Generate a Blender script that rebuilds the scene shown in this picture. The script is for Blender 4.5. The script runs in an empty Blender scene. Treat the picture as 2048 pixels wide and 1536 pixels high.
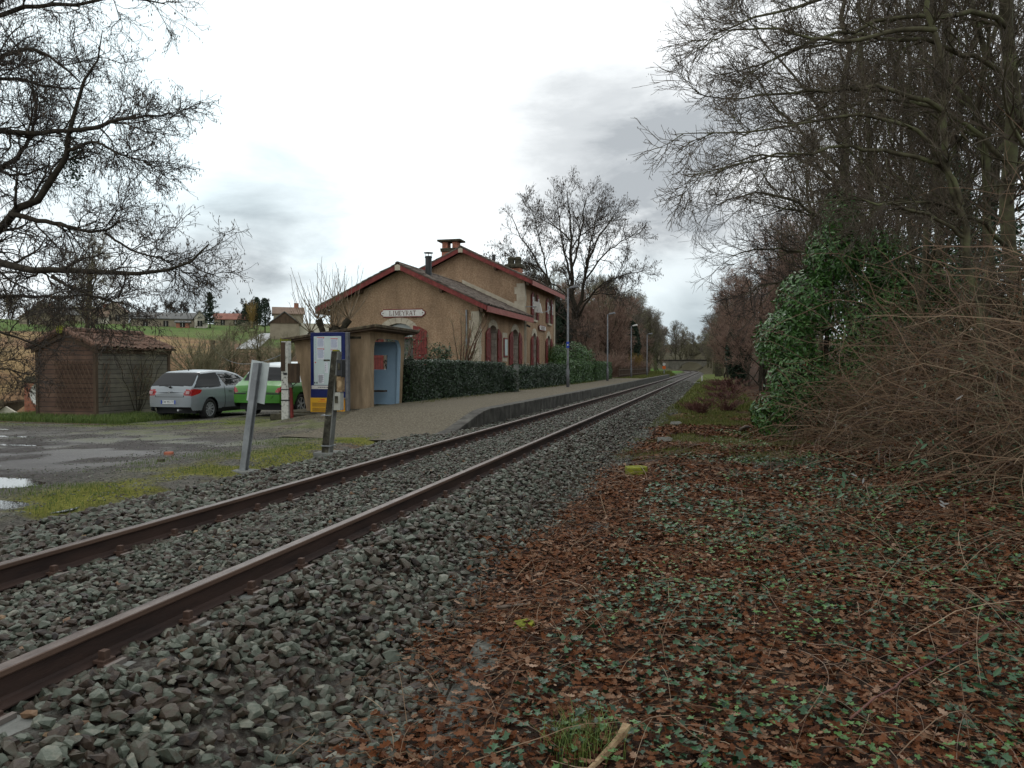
import bpy, bmesh, math, random
import numpy as np
from mathutils import Vector, Matrix
RX = math.radians
random.seed(7)
rg = np.random.default_rng(11)
S = bpy.context.scene
COL = S.collection
# ------------------------------------------------------------------ camera
FPX = 1538.0; TH = RX(14.6); PH = math.atan(35.5/FPX); CH = 1.255
cam = bpy.data.cameras.new('camera'); cam.sensor_width = 36; cam.lens = FPX/2048*36
cam.clip_start = .05; cam.clip_end = 4000
camo = bpy.data.objects.new('camera', cam); COL.objects.link(camo)
camo.location = (0, 0, CH); camo.rotation_euler = (math.pi/2-PH, 0, TH)
S.camera = camo
# ------------------------------------------------------------------ world
W = bpy.data.worlds.new('World'); S.world = W; W.use_nodes = True
wn = W.node_tree.nodes; wl = W.node_tree.links; wn.clear()
SUN_EL, SUN_AZ = RX(48), RX(-25)
def wnode(t, **k):
    n = wn.new(t)
    for a, b in k.items(): setattr(n, a, b)
    return n
sky = wnode('ShaderNodeTexSky', sky_type='NISHITA', sun_disc=False)
sky.sun_elevation = SUN_EL; sky.sun_rotation = SUN_AZ; sky.dust_density = 2
tc = wnode('ShaderNodeTexCoord')
def wmath(op, a, b=None, c=None, clamp=False):
    n = wnode('ShaderNodeMath', operation=op, use_clamp=clamp)
    for i, v in enumerate((a, b, c)):
        if v is None: continue
        if isinstance(v, (int, float)): n.inputs[i].default_value = v
        else: wl.new(v, n.inputs[i])
    return n.outputs[0]
def wnoise(scale, detail=5, off=(0,0,0), st=(1,1,2.2), rough=.5):
    mp = wnode('ShaderNodeMapping'); mp.inputs['Location'].default_value = off; mp.inputs['Scale'].default_value = st
    wl.new(tc.outputs['Generated'], mp.inputs['Vector'])
    n = wnode('ShaderNodeTexNoise'); n.inputs['Scale'].default_value = scale; n.inputs['Detail'].default_value = detail
    n.inputs['Roughness'].default_value = rough; n.inputs['Distortion'].default_value = .3
    wl.new(mp.outputs[0], n.inputs['Vector']); return n.outputs['Fac']
def px_ray(px, py):
    fw = Vector((-math.sin(TH)*math.cos(PH), math.cos(TH)*math.cos(PH), -math.sin(PH)))
    rt = Vector((math.cos(TH), math.sin(TH), 0)); up = rt.cross(fw)
    return fw + rt*((px-1024)/FPX) + up*((768-py)/FPX)
def cloudbank(d, w0, w1, amp, noise):
    # a bank of grey cloud in direction d; w0..w1 = cosine falloff
    dp = wnode('ShaderNodeVectorMath', operation='DOT_PRODUCT'); wl.new(tc.outputs['Generated'], dp.inputs[0])
    d = d.normalized(); dp.inputs[1].default_value = d
    m = wnode('ShaderNodeMapRange', interpolation_type='SMOOTHSTEP')
    wl.new(wmath('ADD', dp.outputs['Value'], wmath('MULTIPLY', wmath('SUBTRACT', noise, .5), (w1-w0)*2.6)), m.inputs[0])
    m.inputs[1].default_value = w0; m.inputs[2].default_value = w1
    return wmath('MULTIPLY', m.outputs[0], amp)
nA = wnoise(3.2, 6, (3.1, .4, 1.7)); nB = wnoise(7, 6, (.3, 5.4, .7), (1,1,3)); nC = wnoise(1.3, 3, (8, 2, 5)); nD = wnoise(4.5, 9, (1.3, 2.4, 6.7), (1,1,2.6), .62)
grey = wmath('MULTIPLY', wmath('SUBTRACT', nA, .58), .5, clamp=True)
for (x, y, a0, a1, amp, nn) in ((1280, 230, 11, 0, .38, nD), (1150, 320, 9, 0, .28, nB), (1340, 360, 7, 0, .25, nD), (560, 440, 6.0, 0, .38, nD), (430, 480, 6, 0, .26, nB), (1420, 560, 9, 0, .34, nB), (1400, 700, 5, 0, .55, nA),
                                (640, 600, 7, 0, .2, nD), (440, 600, 7, 0, .30, nB), (1750, 250, 18, 2, .34, nD), (150, 620, 12, 0, .2, nB)):
    grey = wmath('ADD', grey, cloudbank(px_ray(x, y), math.cos(RX(a0)), math.cos(RX(a1)), amp, nn))
grey = wmath('MINIMUM', grey, .95)
mx = wnode('ShaderNodeMix', data_type='RGBA'); wl.new(grey, mx.inputs[0])
mx.inputs[6].default_value = (1.20, 1.235, 1.245, 1); mx.inputs[7].default_value = (.42, .455, .485, 1)
# thin spots where the blue shows through a little
thin = wnode('ShaderNodeMapRange', interpolation_type='SMOOTHSTEP'); wl.new(nC, thin.inputs[0])
thin.inputs[1].default_value = .42; thin.inputs[2].default_value = .62; thin.inputs[4].default_value = .5
mt = wnode('ShaderNodeMix', data_type='RGBA'); wl.new(thin.outputs[0], mt.inputs[0]); wl.new(mx.outputs[2], mt.inputs[6])
tint = wnode('ShaderNodeMix', data_type='RGBA', blend_type='MULTIPLY'); tint.inputs[0].default_value = 1
wl.new(mx.outputs[2], tint.inputs[6]); tint.inputs[7].default_value = (.70, .89, .955, 1); wl.new(tint.outputs[2], mt.inputs[7])
bg1 = wnode('ShaderNodeBackground'); wl.new(mt.outputs[2], bg1.inputs[0]); bg1.inputs[1].default_value = 1.0
bg2 = wnode('ShaderNodeBackground'); wl.new(sky.outputs[0], bg2.inputs[0]); bg2.inputs[1].default_value = .05
mxs = wnode('ShaderNodeMixShader'); mxs.inputs[0].default_value = .06
wl.new(bg1.outputs[0], mxs.inputs[1]); wl.new(bg2.outputs[0], mxs.inputs[2])
wo = wnode('ShaderNodeOutputWorld'); wl.new(mxs.outputs[0], wo.inputs[0])
sl = bpy.data.lights.new('sun', 'SUN'); sl.energy = .5; sl.angle = RX(25); sl.color = (1, .97, .93)
so = bpy.data.objects.new('sun', sl); COL.objects.link(so)
so.rotation_euler = (math.pi/2-SUN_EL, 0, math.pi-SUN_AZ); so.location = (0, 0, 60)
S.view_settings.view_transform = 'Standard'; S.view_settings.look = 'None'; S.view_settings.gamma = 1
S.view_settings.exposure = 0.12; S.view_settings.use_curve_mapping = False
S.cycles.max_bounces = 5; S.cycles.diffuse_bounces = 3; S.cycles.glossy_bounces = 3; S.cycles.transparent_max_bounces = 6
S.cycles.sample_clamp_indirect = 4
# ------------------------------------------------------------------ helpers: pixels to places
CAMV = Vector((0, 0, CH))
def at_y(px, py, Y): r = px_ray(px, py); return CAMV + r*(Y/r.y)
def at_d(px, py, D): return CAMV + px_ray(px, py)*D
# ------------------------------------------------------------------ noise
def vnoise(x, y, s, seed=0):
    x = np.asarray(x, float)/s; y = np.asarray(y, float)/s
    xi = np.floor(x); yi = np.floor(y); fx = x-xi; fy = y-yi
    fx = fx*fx*(3-2*fx); fy = fy*fy*(3-2*fy)
    def h(a, b):
        v = np.sin(a*127.1+b*311.7+seed*74.7)*43758.5453
        return v-np.floor(v)
    return (h(xi,yi)*(1-fx)+h(xi+1,yi)*fx)*(1-fy)+(h(xi,yi+1)*(1-fx)+h(xi+1,yi+1)*fx)*fy
def fbm(x, y, s, seed=0, o=4):
    t = 0; a = .5; n = 0
    for k in range(o): t = t+a*vnoise(x, y, s/2**k, seed+k*13); n += a; a *= .5
    return t/n
def sst(x, a, b):
    t = np.clip((np.asarray(x, float)-a)/(b-a), 0, 1); return t*t*(3-2*t)
# ------------------------------------------------------------------ terrain
def track_x(y):
    y = np.asarray(y, float); return -3.62-np.where(y > 165, (y-165)**2/1500.0, 0)
PUD = [(-8.75, 7.62, .95, .42), (-7.45, 6.35, .75, .30), (-10.6, 9.0, .55, .16), (-12.7, 11.7, .7, .13), (-14.6, 13.1, .8, .14), (-12.9, 10.4, .5, .1), (-16.8, 14.6, 1.0, .14)]
def H(x, y):
    x = np.asarray(x, float); y = np.asarray(y, float)
    dx = x-track_x(y)
    zr = -.36+sst(dx, 4.6, 12)*1.1+sst(y, 120, 200)*sst(dx, 4, 16)*6+np.maximum(dx-12, 0)*.03
    zr = zr+(fbm(x, y, 1.3, 3)-.5)*.10*sst(dx, 2.1, 3)
    plat = sst(y, 14.5, 19.5)
    yard = -.17-.05*sst(-dx, 3, 9)-.11*sst(-x, 12.6, 15.5)*sst(y, 14, 18)+plat*(.35)*(1-sst(-x, 9.2, 11.8)*(1-sst(y, 24, 30)))
    yard = yard+(fbm(x, y, .9, 5, 3)-.5)*.035
    for (a, b, r1, r2) in PUD:
        yard = yard-.045*np.exp(-(((x-a)/r1)**2+((y-b)/r2)**2))
    u = -x-.25*np.maximum(30-y, 0)*0
    edge = 20.8+sst(y, 24, 60)*6
    drop = sst(u, edge, edge+15)
    r = np.sqrt(x*x+y*y); hill = .25+(np.minimum(r, 195)-54)*.0775+np.maximum(r-195, 0)*.012
    s_ = sst(r, 50, 84); z2 = -4.2*(1-s_)+hill*s_+(fbm(x, y, 25, 9, 3)-.5)*.35*s_
    zl = yard*(1-drop)+z2*drop
    zl = zl+sst(y, 150, 230)*sst(-dx, 4, 16)*5.5*(1-sst(-dx, 30, 70))
    z = np.where(dx > 0, zr, zl)
    bed = sst(np.abs(dx), 2.9, 2.0)
    return z*(1-bed)+(-.42)*bed
def Hf(x, y): return float(H(np.array([x]), np.array([y]))[0])
# ------------------------------------------------------------------ materials
def new_mat(name):
    m = bpy.data.materials.new(name); m.use_nodes = True
    nt = m.node_tree; nt.nodes.clear()
    out = nt.nodes.new('ShaderNodeOutputMaterial'); b = nt.nodes.new('ShaderNodeBsdfPrincipled')
    nt.links.new(b.outputs[0], out.inputs[0]); return m, nt, b
def pmat(name, cols, scale=4, rough=.8, bump=0, bscale=None, detail=5, spec=.3, metal=0, st=(1,1,1), attr=None, rvar=0, coat=0, sub=0, contrast=(.35,.65), dist=.01, avar=.3, stain=0, sst_=(1,1,.3), sscale=1.5):
    """cols: 1..4 colours spread over a noise (or over attribute attr)"""
    m, nt, b = new_mat(name); N, L = nt.nodes, nt.links
    t = N.new('ShaderNodeTexCoord'); mp = N.new('ShaderNodeMapping'); mp.inputs['Scale'].default_value = st
    L.new(t.outputs['Object'], mp.inputs[0])
    no = N.new('ShaderNodeTexNoise'); no.inputs['Scale'].default_value = scale; no.inputs['Detail'].default_value = detail; no.inputs['Roughness'].default_value = .6
    L.new(mp.outputs[0], no.inputs['Vector'])
    fac = no.outputs['Fac']
    if attr:
        a = N.new('ShaderNodeAttribute'); a.attribute_name = attr
        ad = N.new('ShaderNodeMath'); ad.operation = 'MULTIPLY_ADD'; L.new(no.outputs['Fac'], ad.inputs[0]); ad.inputs[1].default_value = avar
        sb = N.new('ShaderNodeMath'); sb.operation = 'SUBTRACT'; L.new(a.outputs['Fac'], sb.inputs[0]); sb.inputs[1].default_value = avar/2
        L.new(sb.outputs[0], ad.inputs[2]); fac = ad.outputs[0]; contrast = (0, 1)
    if len(cols) == 1: b.inputs['Base Color'].default_value = (*cols[0], 1)
    else:
        r = N.new('ShaderNodeValToRGB'); e = r.color_ramp.elements
        for i, c in enumerate(cols):
            p = contrast[0]+(contrast[1]-contrast[0])*i/(len(cols)-1)
            el = e[i] if i < 2 else e.new(p)
            el.position = p; el.color = (*c, 1)
        L.new(fac, r.inputs[0]); oc = r.outputs[0]
        if stain:
            m2 = N.new('ShaderNodeMapping'); m2.inputs['Scale'].default_value = sst_; L.new(t.outputs['Object'], m2.inputs[0])
            n2 = N.new('ShaderNodeTexNoise'); n2.inputs['Scale'].default_value = sscale; n2.inputs['Detail'].default_value = 8; n2.inputs['Roughness'].default_value = .65; L.new(m2.outputs[0], n2.inputs['Vector'])
            r2 = N.new('ShaderNodeMapRange'); L.new(n2.outputs['Fac'], r2.inputs[0]); r2.inputs[1].default_value = .32; r2.inputs[2].default_value = .62; r2.inputs[3].default_value = 1-stain; r2.inputs[4].default_value = 1+stain*.35
            vs = N.new('ShaderNodeVectorMath'); vs.operation = 'SCALE'; L.new(oc, vs.inputs[0]); L.new(r2.outputs[0], vs.inputs['Scale']); oc = vs.outputs[0]
        L.new(oc, b.inputs['Base Color'])
    b.inputs['Roughness'].default_value = rough
    if rvar:
        mr = N.new('ShaderNodeMapRange'); L.new(no.outputs['Fac'], mr.inputs[0]); mr.inputs[1].default_value = .3; mr.inputs[2].default_value = .7
        mr.inputs[3].default_value = rough-rvar; mr.inputs[4].default_value = rough+rvar; L.new(mr.outputs[0], b.inputs['Roughness'])
    b.inputs['Specular IOR Level'].default_value = spec; b.inputs['Metallic'].default_value = metal
    if coat: b.inputs['Coat Weight'].default_value = coat; b.inputs['Coat Roughness'].default_value = .08
    if bump:
        n2 = N.new('ShaderNodeTexNoise'); n2.inputs['Scale'].default_value = bscale or scale*6; n2.inputs['Detail'].default_value = 4
        L.new(mp.outputs[0], n2.inputs['Vector'])
        bp = N.new('ShaderNodeBump'); bp.inputs['Strength'].default_value = bump; bp.inputs['Distance'].default_value = dist
        L.new(n2.outputs['Fac'], bp.inputs['Height']); L.new(bp.outputs[0], b.inputs['Normal'])
    return m
def brick_mat(name, c1, c2, mortar, bw, bh, ms=.012, rough=.85, bump=.5, axis='XZ', noise=6):
    m, nt, b = new_mat(name); N, L = nt.nodes, nt.links
    t = N.new('ShaderNodeTexCoord'); s = N.new('ShaderNodeSeparateXYZ'); L.new(t.outputs['Object'], s.inputs[0])
    ad = N.new('ShaderNodeMath'); ad.operation = 'ADD'; L.new(s.outputs[0], ad.inputs[0]); L.new(s.outputs[1], ad.inputs[1])
    c = N.new('ShaderNodeCombineXYZ'); L.new(ad.outputs[0], c.inputs[0]); L.new(s.outputs[2], c.inputs[1])
    br = N.new('ShaderNodeTexBrick'); L.new(c.outputs[0], br.inputs['Vector'])
    br.inputs['Color1'].default_value = (*c1, 1); br.inputs['Color2'].default_value = (*c2, 1); br.inputs['Mortar'].default_value = (*mortar, 1)
    br.inputs['Scale'].default_value = 1; br.inputs['Brick Width'].default_value = bw; br.inputs['Row Height'].default_value = bh; br.inputs['Mortar Size'].default_value = ms
    no = N.new('ShaderNodeTexNoise'); no.inputs['Scale'].default_value = noise; L.new(t.outputs['Object'], no.inputs['Vector'])
    mr = N.new('ShaderNodeMapRange'); L.new(no.outputs['Fac'], mr.inputs[0]); mr.inputs[1].default_value = .3; mr.inputs[2].default_value = .7; mr.inputs[3].default_value = .65; mr.inputs[4].default_value = 1.15
    mm = N.new('ShaderNodeVectorMath'); mm.operation = 'SCALE'; L.new(br.outputs['Color'], mm.inputs[0]); L.new(mr.outputs[0], mm.inputs['Scale'])
    L.new(mm.outputs[0], b.inputs['Base Color']); b.inputs['Roughness'].default_value = rough
    bp = N.new('ShaderNodeBump'); bp.invert = True; bp.inputs['Strength'].default_value = bump; bp.inputs['Distance'].default_value = .01
    L.new(br.outputs['Fac'], bp.inputs['Height']); L.new(bp.outputs[0], b.inputs['Normal'])
    return m
M = {}
M['render'] = pmat('render_wall', [(.21,.135,.082),(.325,.215,.137),(.42,.31,.21)], 16, .95, 1, 30, spec=.05, stain=.28, sst_=(1,1,.35), sscale=1.3, dist=.04, detail=10, contrast=(.25,.75))
M['render_front'] = M['render']
M['stone'] = pmat('pale_stone', [(.34,.29,.22),(.44,.385,.30)], 3, .9, .3, 20, spec=.2)
M['stone_block'] = brick_mat('stone_blocks', (.36,.30,.25), (.42,.36,.30), (.22,.19,.16), .6, .38, .012, .9, .5)
M['red'] = pmat('red_paint', [(.13,.018,.015),(.19,.034,.028)], 6, .6, .1, 30, spec=.3, stain=.35, sst_=(2,2,.5), sscale=4)
M['redd'] = pmat('faded_red_fascia', [(.22,.06,.05),(.30,.10,.08)], 6, .6, .1, 30, spec=.3)
M['tile'] = pmat('roof_tile_grey', [(.035,.029,.025),(.088,.066,.052),(.15,.125,.105)], 2.5, .9, .3, 20, detail=8, spec=.2, contrast=(.3,.7))
M['tile_red'] = pmat('roof_tile_terracotta', [(.05,.038,.026),(.105,.060,.042),(.17,.10,.072)], 5, .9, .3, 20, detail=8, spec=.2, contrast=(.35,.65))
M['brick'] = brick_mat('red_brick', (.33,.095,.05), (.40,.13,.07), (.22,.15,.11), .22, .07, .01)
M['mossstone'] = pmat('dark_mossy_stone', [(.03,.028,.02),(.09,.08,.055)], 8, .95, .5, 30, spec=.1)
M['black'] = pmat('black_metal', [(.015,.015,.016)], 4, .45, spec=.4)
M['darkgap'] = pmat('dark_interior', [(.02,.018,.016)], 4, .9)
M['white'] = pmat('white_enamel', [(.48,.46,.43),(.58,.56,.52)], 5, .45, spec=.4)
M['letter'] = pmat('dark_letters', [(.10,.035,.03)], 5, .6)
M['blacktxt'] = pmat('black_print', [(.02,.02,.025)], 5, .6)
M['galv'] = pmat('galvanised_steel', [(.16,.165,.17),(.25,.26,.265)], 6, .55, .1, 40, spec=.5, metal=.3)
M['greypaint'] = pmat('grey_paint', [(.10,.10,.105),(.15,.15,.155)], 8, .6, .1, 40)
M['blue'] = pmat('blue_frame_paint', [(.006,.012,.075),(.010,.018,.10)], 6, .4, spec=.2)
M['yellow'] = pmat('yellow_board', [(.55,.28,.012),(.62,.33,.02)], 3, .5)
M['orange'] = pmat('orange_print', [(.60,.12,.02)], 3, .5)
M['paper'] = pmat('poster_paper', [(.42,.50,.49),(.50,.57,.55)], 2, .25, spec=.5)
M['paper2'] = pmat('timetable_paper', [(.55,.56,.60),(.62,.62,.66)], 9, .4, spec=.5)
M['bluetxt'] = pmat('blue_print', [(.20,.26,.42)], 3, .5)
M['redtxt'] = pmat('red_print', [(.50,.07,.05)], 3, .5)
M['shelter'] = pmat('ochre_concrete', [(.19,.13,.075),(.30,.215,.135),(.38,.29,.19)], 1.6, .9, .5, 60, detail=9, spec=.15, st=(1,1,.35), contrast=(.3,.7), stain=.35, sst_=(1.4,1.4,.3), sscale=3)
M['shelterblue'] = pmat('blue_painted_concrete', [(.29,.41,.52),(.34,.47,.58)], 2, .7, .15, 60)
M['concrete'] = pmat('grey_concrete', [(.10,.10,.09),(.19,.19,.175)], 6, .9, .5, 60, detail=8, spec=.2)
M['darkconc'] = pmat('dark_stained_concrete', [(.018,.016,.012),(.06,.055,.042),(.26,.24,.17)], 9, .9, .5, 50, detail=10, spec=.1, contrast=(.36,.8))
M['whiteconc'] = pmat('whitewashed_concrete', [(.05,.045,.035),(.36,.35,.31),(.52,.51,.46)], 12, .85, .5, 50, detail=8, spec=.1, contrast=(.33,.5))
M['rustbrown'] = pmat('rail_rust', [(.022,.013,.011),(.045,.025,.019)], 9, .75, .25, 80, spec=.25, st=(1,.2,1))
M['railside'] = pmat('rail_head_rust', [(.055,.030,.020),(.095,.055,.038)], 9, .55, .1, 80, spec=.4, st=(1,.1,1))
M['railtop'] = pmat('rail_running_surface', [(.062,.040,.032),(.15,.115,.098)], 16, .42, .15, 60, spec=.45, metal=.35, st=(1,.35,1))
M['clip'] = pmat('rusty_clip', [(.045,.025,.018),(.09,.05,.035)], 20, .7)
M['clipsteel'] = pmat('pale_clip_plate', [(.17,.145,.13)], 20, .5, metal=.3)
M['ballast'] = pmat('ballast_stone', [(.012,.007,.005),(.040,.025,.016),(.052,.044,.030),(.060,.068,.050),(.088,.098,.074),(.17,.16,.125)], 26, .55, .5, 90, attr='v', spec=.3, rvar=.12, avar=.9, dist=.006)  # darkest brown tones put shadow between stones into the colour
M['ballast_bed'] = pmat('ballast_bed', [(.014,.010,.007),(.036,.028,.021),(.08,.078,.066)], 22, .8, 1, 26, detail=8, spec=.3, dist=.05)  # deep brown stands in for shadow seen through the stone gaps
M['leaf'] = pmat('dead_oak_leaf', [(.018,.007,.004),(.058,.020,.008),(.105,.036,.013),(.118,.054,.028),(.165,.092,.055),(.28,.185,.13)], 40, .7, attr='v', spec=.08, avar=.55)
M['ivy'] = pmat('ivy_leaf', [(.007,.022,.008),(.014,.044,.016),(.026,.070,.026),(.05,.10,.05)], 30, .42, attr='v', spec=.3)
M['herb'] = pmat('herb_leaf', [(.025,.07,.010),(.05,.12,.022),(.09,.17,.045)], 30, .5, attr='v', spec=.4)
M['grass'] = pmat('grass_blade', [(.040,.065,.012),(.075,.115,.020),(.14,.16,.04)], 30, .6, attr='v', spec=.3)
M['olivegrass'] = pmat('olive_grass', [(.045,.055,.012),(.095,.11,.02),(.17,.15,.05)], 30, .6, attr='v', spec=.2, avar=.6)
M['drygrass'] = pmat('pale_dry_grass', [(.18,.14,.07),(.32,.27,.14)], 30, .7, attr='v')
M['hedge'] = pmat('hedge_leaf', [(.008,.018,.006),(.016,.036,.012),(.03,.06,.022),(.07,.11,.055)], 30, .32, attr='v', spec=.5)
M['hedgelight'] = pmat('light_hedge_leaf', [(.02,.05,.010),(.045,.10,.02),(.09,.17,.035)], 30, .4, attr='v', spec=.5)
M['laurel'] = pmat('laurel_leaf', [(.014,.040,.007),(.032,.090,.013),(.055,.135,.024),(.10,.175,.055)], 30, .36, attr='v', spec=.4)
M['bark'] = pmat('dark_bark', [(.022,.018,.013),(.05,.042,.030)], 8, .9, .4, 40, spec=.1)
M['barkl'] = pmat('lichen_bark', [(.034,.029,.019),(.082,.073,.045),(.115,.12,.06)], 3, .9, .4, 30, spec=.1)
M['twig'] = pmat('dark_twigs', [(.030,.025,.021),(.062,.051,.042)], 2, .8, spec=.2)
M['twiggrey'] = pmat('grey_brown_twigs', [(.09,.075,.06),(.15,.125,.10)], 2, .8, spec=.2)
M['twigred'] = pmat('reddish_twigs', [(.16,.10,.075),(.25,.165,.125)], 2, .8, spec=.2)
M['twigolive'] = pmat('olive_twigs', [(.12,.105,.065),(.20,.18,.11)], 2, .8, spec=.2)
M['cane'] = pmat('bramble_canes', [(.040,.024,.014),(.11,.060,.032),(.17,.105,.058),(.28,.20,.125)], 30, .55, attr='v', spec=.35)
M['canered'] = pmat('red_stems', [(.10,.02,.018),(.16,.045,.035)], 30, .6, attr='v', spec=.35)
M['pod'] = pmat('catkins', [(.035,.022,.014),(.075,.05,.03)], 5, .8)
M['shoot'] = pmat('pollard_shoots', [(.10,.07,.04),(.18,.13,.08)], 4, .7)
M['moss'] = pmat('moss', [(.07,.085,.008),(.15,.16,.015),(.22,.21,.02)], 14, .95, .8, 80)
M['water'] = pmat('puddle_water', [(.02,.018,.015)], 3, .03, .06, 12, spec=.6)
M['plank'] = brick_mat('dark_planks', (.085,.043,.026), (.115,.064,.040), (.016,.011,.008), 40, .145, .008, .85, .8, noise=2.5)
M['plankg'] = brick_mat('weathered_planks', (.115,.10,.075), (.14,.12,.09), (.018,.015,.011), 40, .145, .008, .85, .8, noise=2.5)
M['darkwood'] = pmat('dark_wood', [(.045,.028,.017),(.085,.055,.034)], 5, .85, .3, 30, st=(1,1,.2))
M['rooflath'] = pmat('trellis_wood', [(.075,.045,.028),(.13,.085,.055)], 8, .8)
M['wood'] = pmat('split_pale_wood', [(.13,.075,.035),(.24,.16,.085),(.36,.26,.15)], 12, .8, .8, 60)
M['silver'] = pmat('silver_car_paint', [(.21,.232,.248),(.235,.258,.275)], 1.5, .3, spec=.5, metal=.25, coat=.5)
M['green'] = pmat('green_car_paint', [(.034,.165,.010),(.042,.19,.012)], 1.5, .32, spec=.4, metal=.1, coat=.3)
M['whitecar'] = pmat('white_car_paint', [(.50,.53,.53)], 1.5, .3, spec=.5, coat=.4)
M['glass'] = pmat('car_glass', [(.012,.014,.014)], 2, .04, spec=1.0, coat=.6)
M['plastic'] = pmat('black_plastic', [(.014,.014,.015)], 3, .6)
M['tyre'] = pmat('tyre_rubber', [(.012,.012,.012),(.022,.021,.02)], 8, .8)
M['rim'] = pmat('alloy_rim', [(.42,.43,.44)], 4, .35, metal=.5)
M['lamp_red'] = pmat('tail_light_red', [(.22,.006,.008),(.34,.012,.012)], 12, .15, spec=.6)
M['lamp_clear'] = pmat('tail_light_clear', [(.45,.30,.30)], 8, .2, spec=.6)
M['plate'] = pmat('number_plate', [(.62,.63,.62)], 3, .4)
M['eublue'] = pmat('plate_blue', [(.03,.07,.35)], 3, .4)
M['housew'] = pmat('pale_render_far', [(.42,.38,.30),(.52,.48,.40)], 1, .9)
M['houseb'] = pmat('brown_render_far', [(.20,.165,.12),(.27,.225,.165)], 1, .9)
M['roofgrey'] = pmat('grey_roof_far', [(.075,.075,.072),(.12,.118,.11)], 1, .8)
M['roofred'] = pmat('red_roof_far', [(.17,.065,.045),(.23,.10,.07)], 1, .85)
M['roofbrown'] = pmat('brown_roof_far', [(.13,.085,.06),(.19,.13,.095)], 1, .85)
M['conifer'] = pmat('conifer_needles', [(.006,.014,.006),(.014,.028,.012),(.03,.05,.022)], 30, .7, attr='v')
M['golden'] = pmat('golden_twigs', [(.17,.11,.03),(.28,.19,.065)], 3, .8)
M['asphaltpath'] = pmat('platform_gravel', [(.055,.046,.032),(.115,.098,.070),(.21,.185,.145)], 26, .85, .8, 90, detail=10, spec=.06, contrast=(.3,.72))
# ground sheet: colour by what lies there (vertex colour 'gc' = kind of ground), roughness from 'wet'
def ground_mat():
    m, nt, b = new_mat('ground'); N, L = nt.nodes, nt.links
    a = N.new('ShaderNodeAttribute'); a.attribute_name = 'gc'; w = N.new('ShaderNodeAttribute'); w.attribute_name = 'wet'
    t = N.new('ShaderNodeTexCoord')
    no = N.new('ShaderNodeTexNoise'); no.inputs['Scale'].default_value = 55; no.inputs['Detail'].default_value = 7; no.inputs['Roughness'].default_value = .75; L.new(t.outputs['Object'], no.inputs['Vector'])
    n3 = N.new('ShaderNodeTexNoise'); n3.inputs['Scale'].default_value = 2.2; n3.inputs['Detail'].default_value = 9; n3.inputs['Roughness'].default_value = .7; L.new(t.outputs['Object'], n3.inputs['Vector'])
    mr = N.new('ShaderNodeMapRange'); L.new(no.outputs['Fac'], mr.inputs[0]); mr.inputs[1].default_value = .28; mr.inputs[2].default_value = .74; mr.inputs[3].default_value = .45; mr.inputs[4].default_value = 1.75
    m3 = N.new('ShaderNodeMapRange'); L.new(n3.outputs['Fac'], m3.inputs[0]); m3.inputs[1].default_value = .3; m3.inputs[2].default_value = .7; m3.inputs[3].default_value = .7; m3.inputs[4].default_value = 1.3
    n5 = N.new('ShaderNodeTexNoise'); n5.inputs['Scale'].default_value = 16; n5.inputs['Detail'].default_value = 6; n5.inputs['Roughness'].default_value = .7; L.new(t.outputs['Object'], n5.inputs['Vector'])
    m5 = N.new('ShaderNodeMapRange'); L.new(n5.outputs['Fac'], m5.inputs[0]); m5.inputs[1].default_value = .32; m5.inputs[2].default_value = .68; m5.inputs[3].default_value = .6; m5.inputs[4].default_value = 1.45
    m6 = N.new('ShaderNodeMath'); m6.operation = 'MULTIPLY'; L.new(m3.outputs[0], m6.inputs[0]); L.new(m5.outputs[0], m6.inputs[1])
    mu = N.new('ShaderNodeMath'); mu.operation = 'MULTIPLY'; L.new(mr.outputs[0], mu.inputs[0]); L.new(m6.outputs[0], mu.inputs[1])
    sc = N.new('ShaderNodeVectorMath'); sc.operation = 'SCALE'; L.new(a.outputs['Color'], sc.inputs[0]); L.new(mu.outputs[0], sc.inputs['Scale'])
    L.new(sc.outputs[0], b.inputs['Base Color'])
    r = N.new('ShaderNodeMapRange'); L.new(w.outputs['Fac'], r.inputs[0]); r.inputs[3].default_value = .92; r.inputs[4].default_value = .3; L.new(r.outputs[0], b.inputs['Roughness'])
    r2 = N.new('ShaderNodeMapRange'); L.new(w.outputs['Fac'], r2.inputs[0]); r2.inputs[3].default_value = .04; r2.inputs[4].default_value = .5; L.new(r2.outputs[0], b.inputs['Specular IOR Level'])
    bp = N.new('ShaderNodeBump'); bp.inputs['Strength'].default_value = .6; bp.inputs['Distance'].default_value = .02; L.new(no.outputs['Fac'], bp.inputs['Height']); L.new(bp.outputs[0], b.inputs['Normal'])
    return m
M['ground'] = ground_mat()
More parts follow.
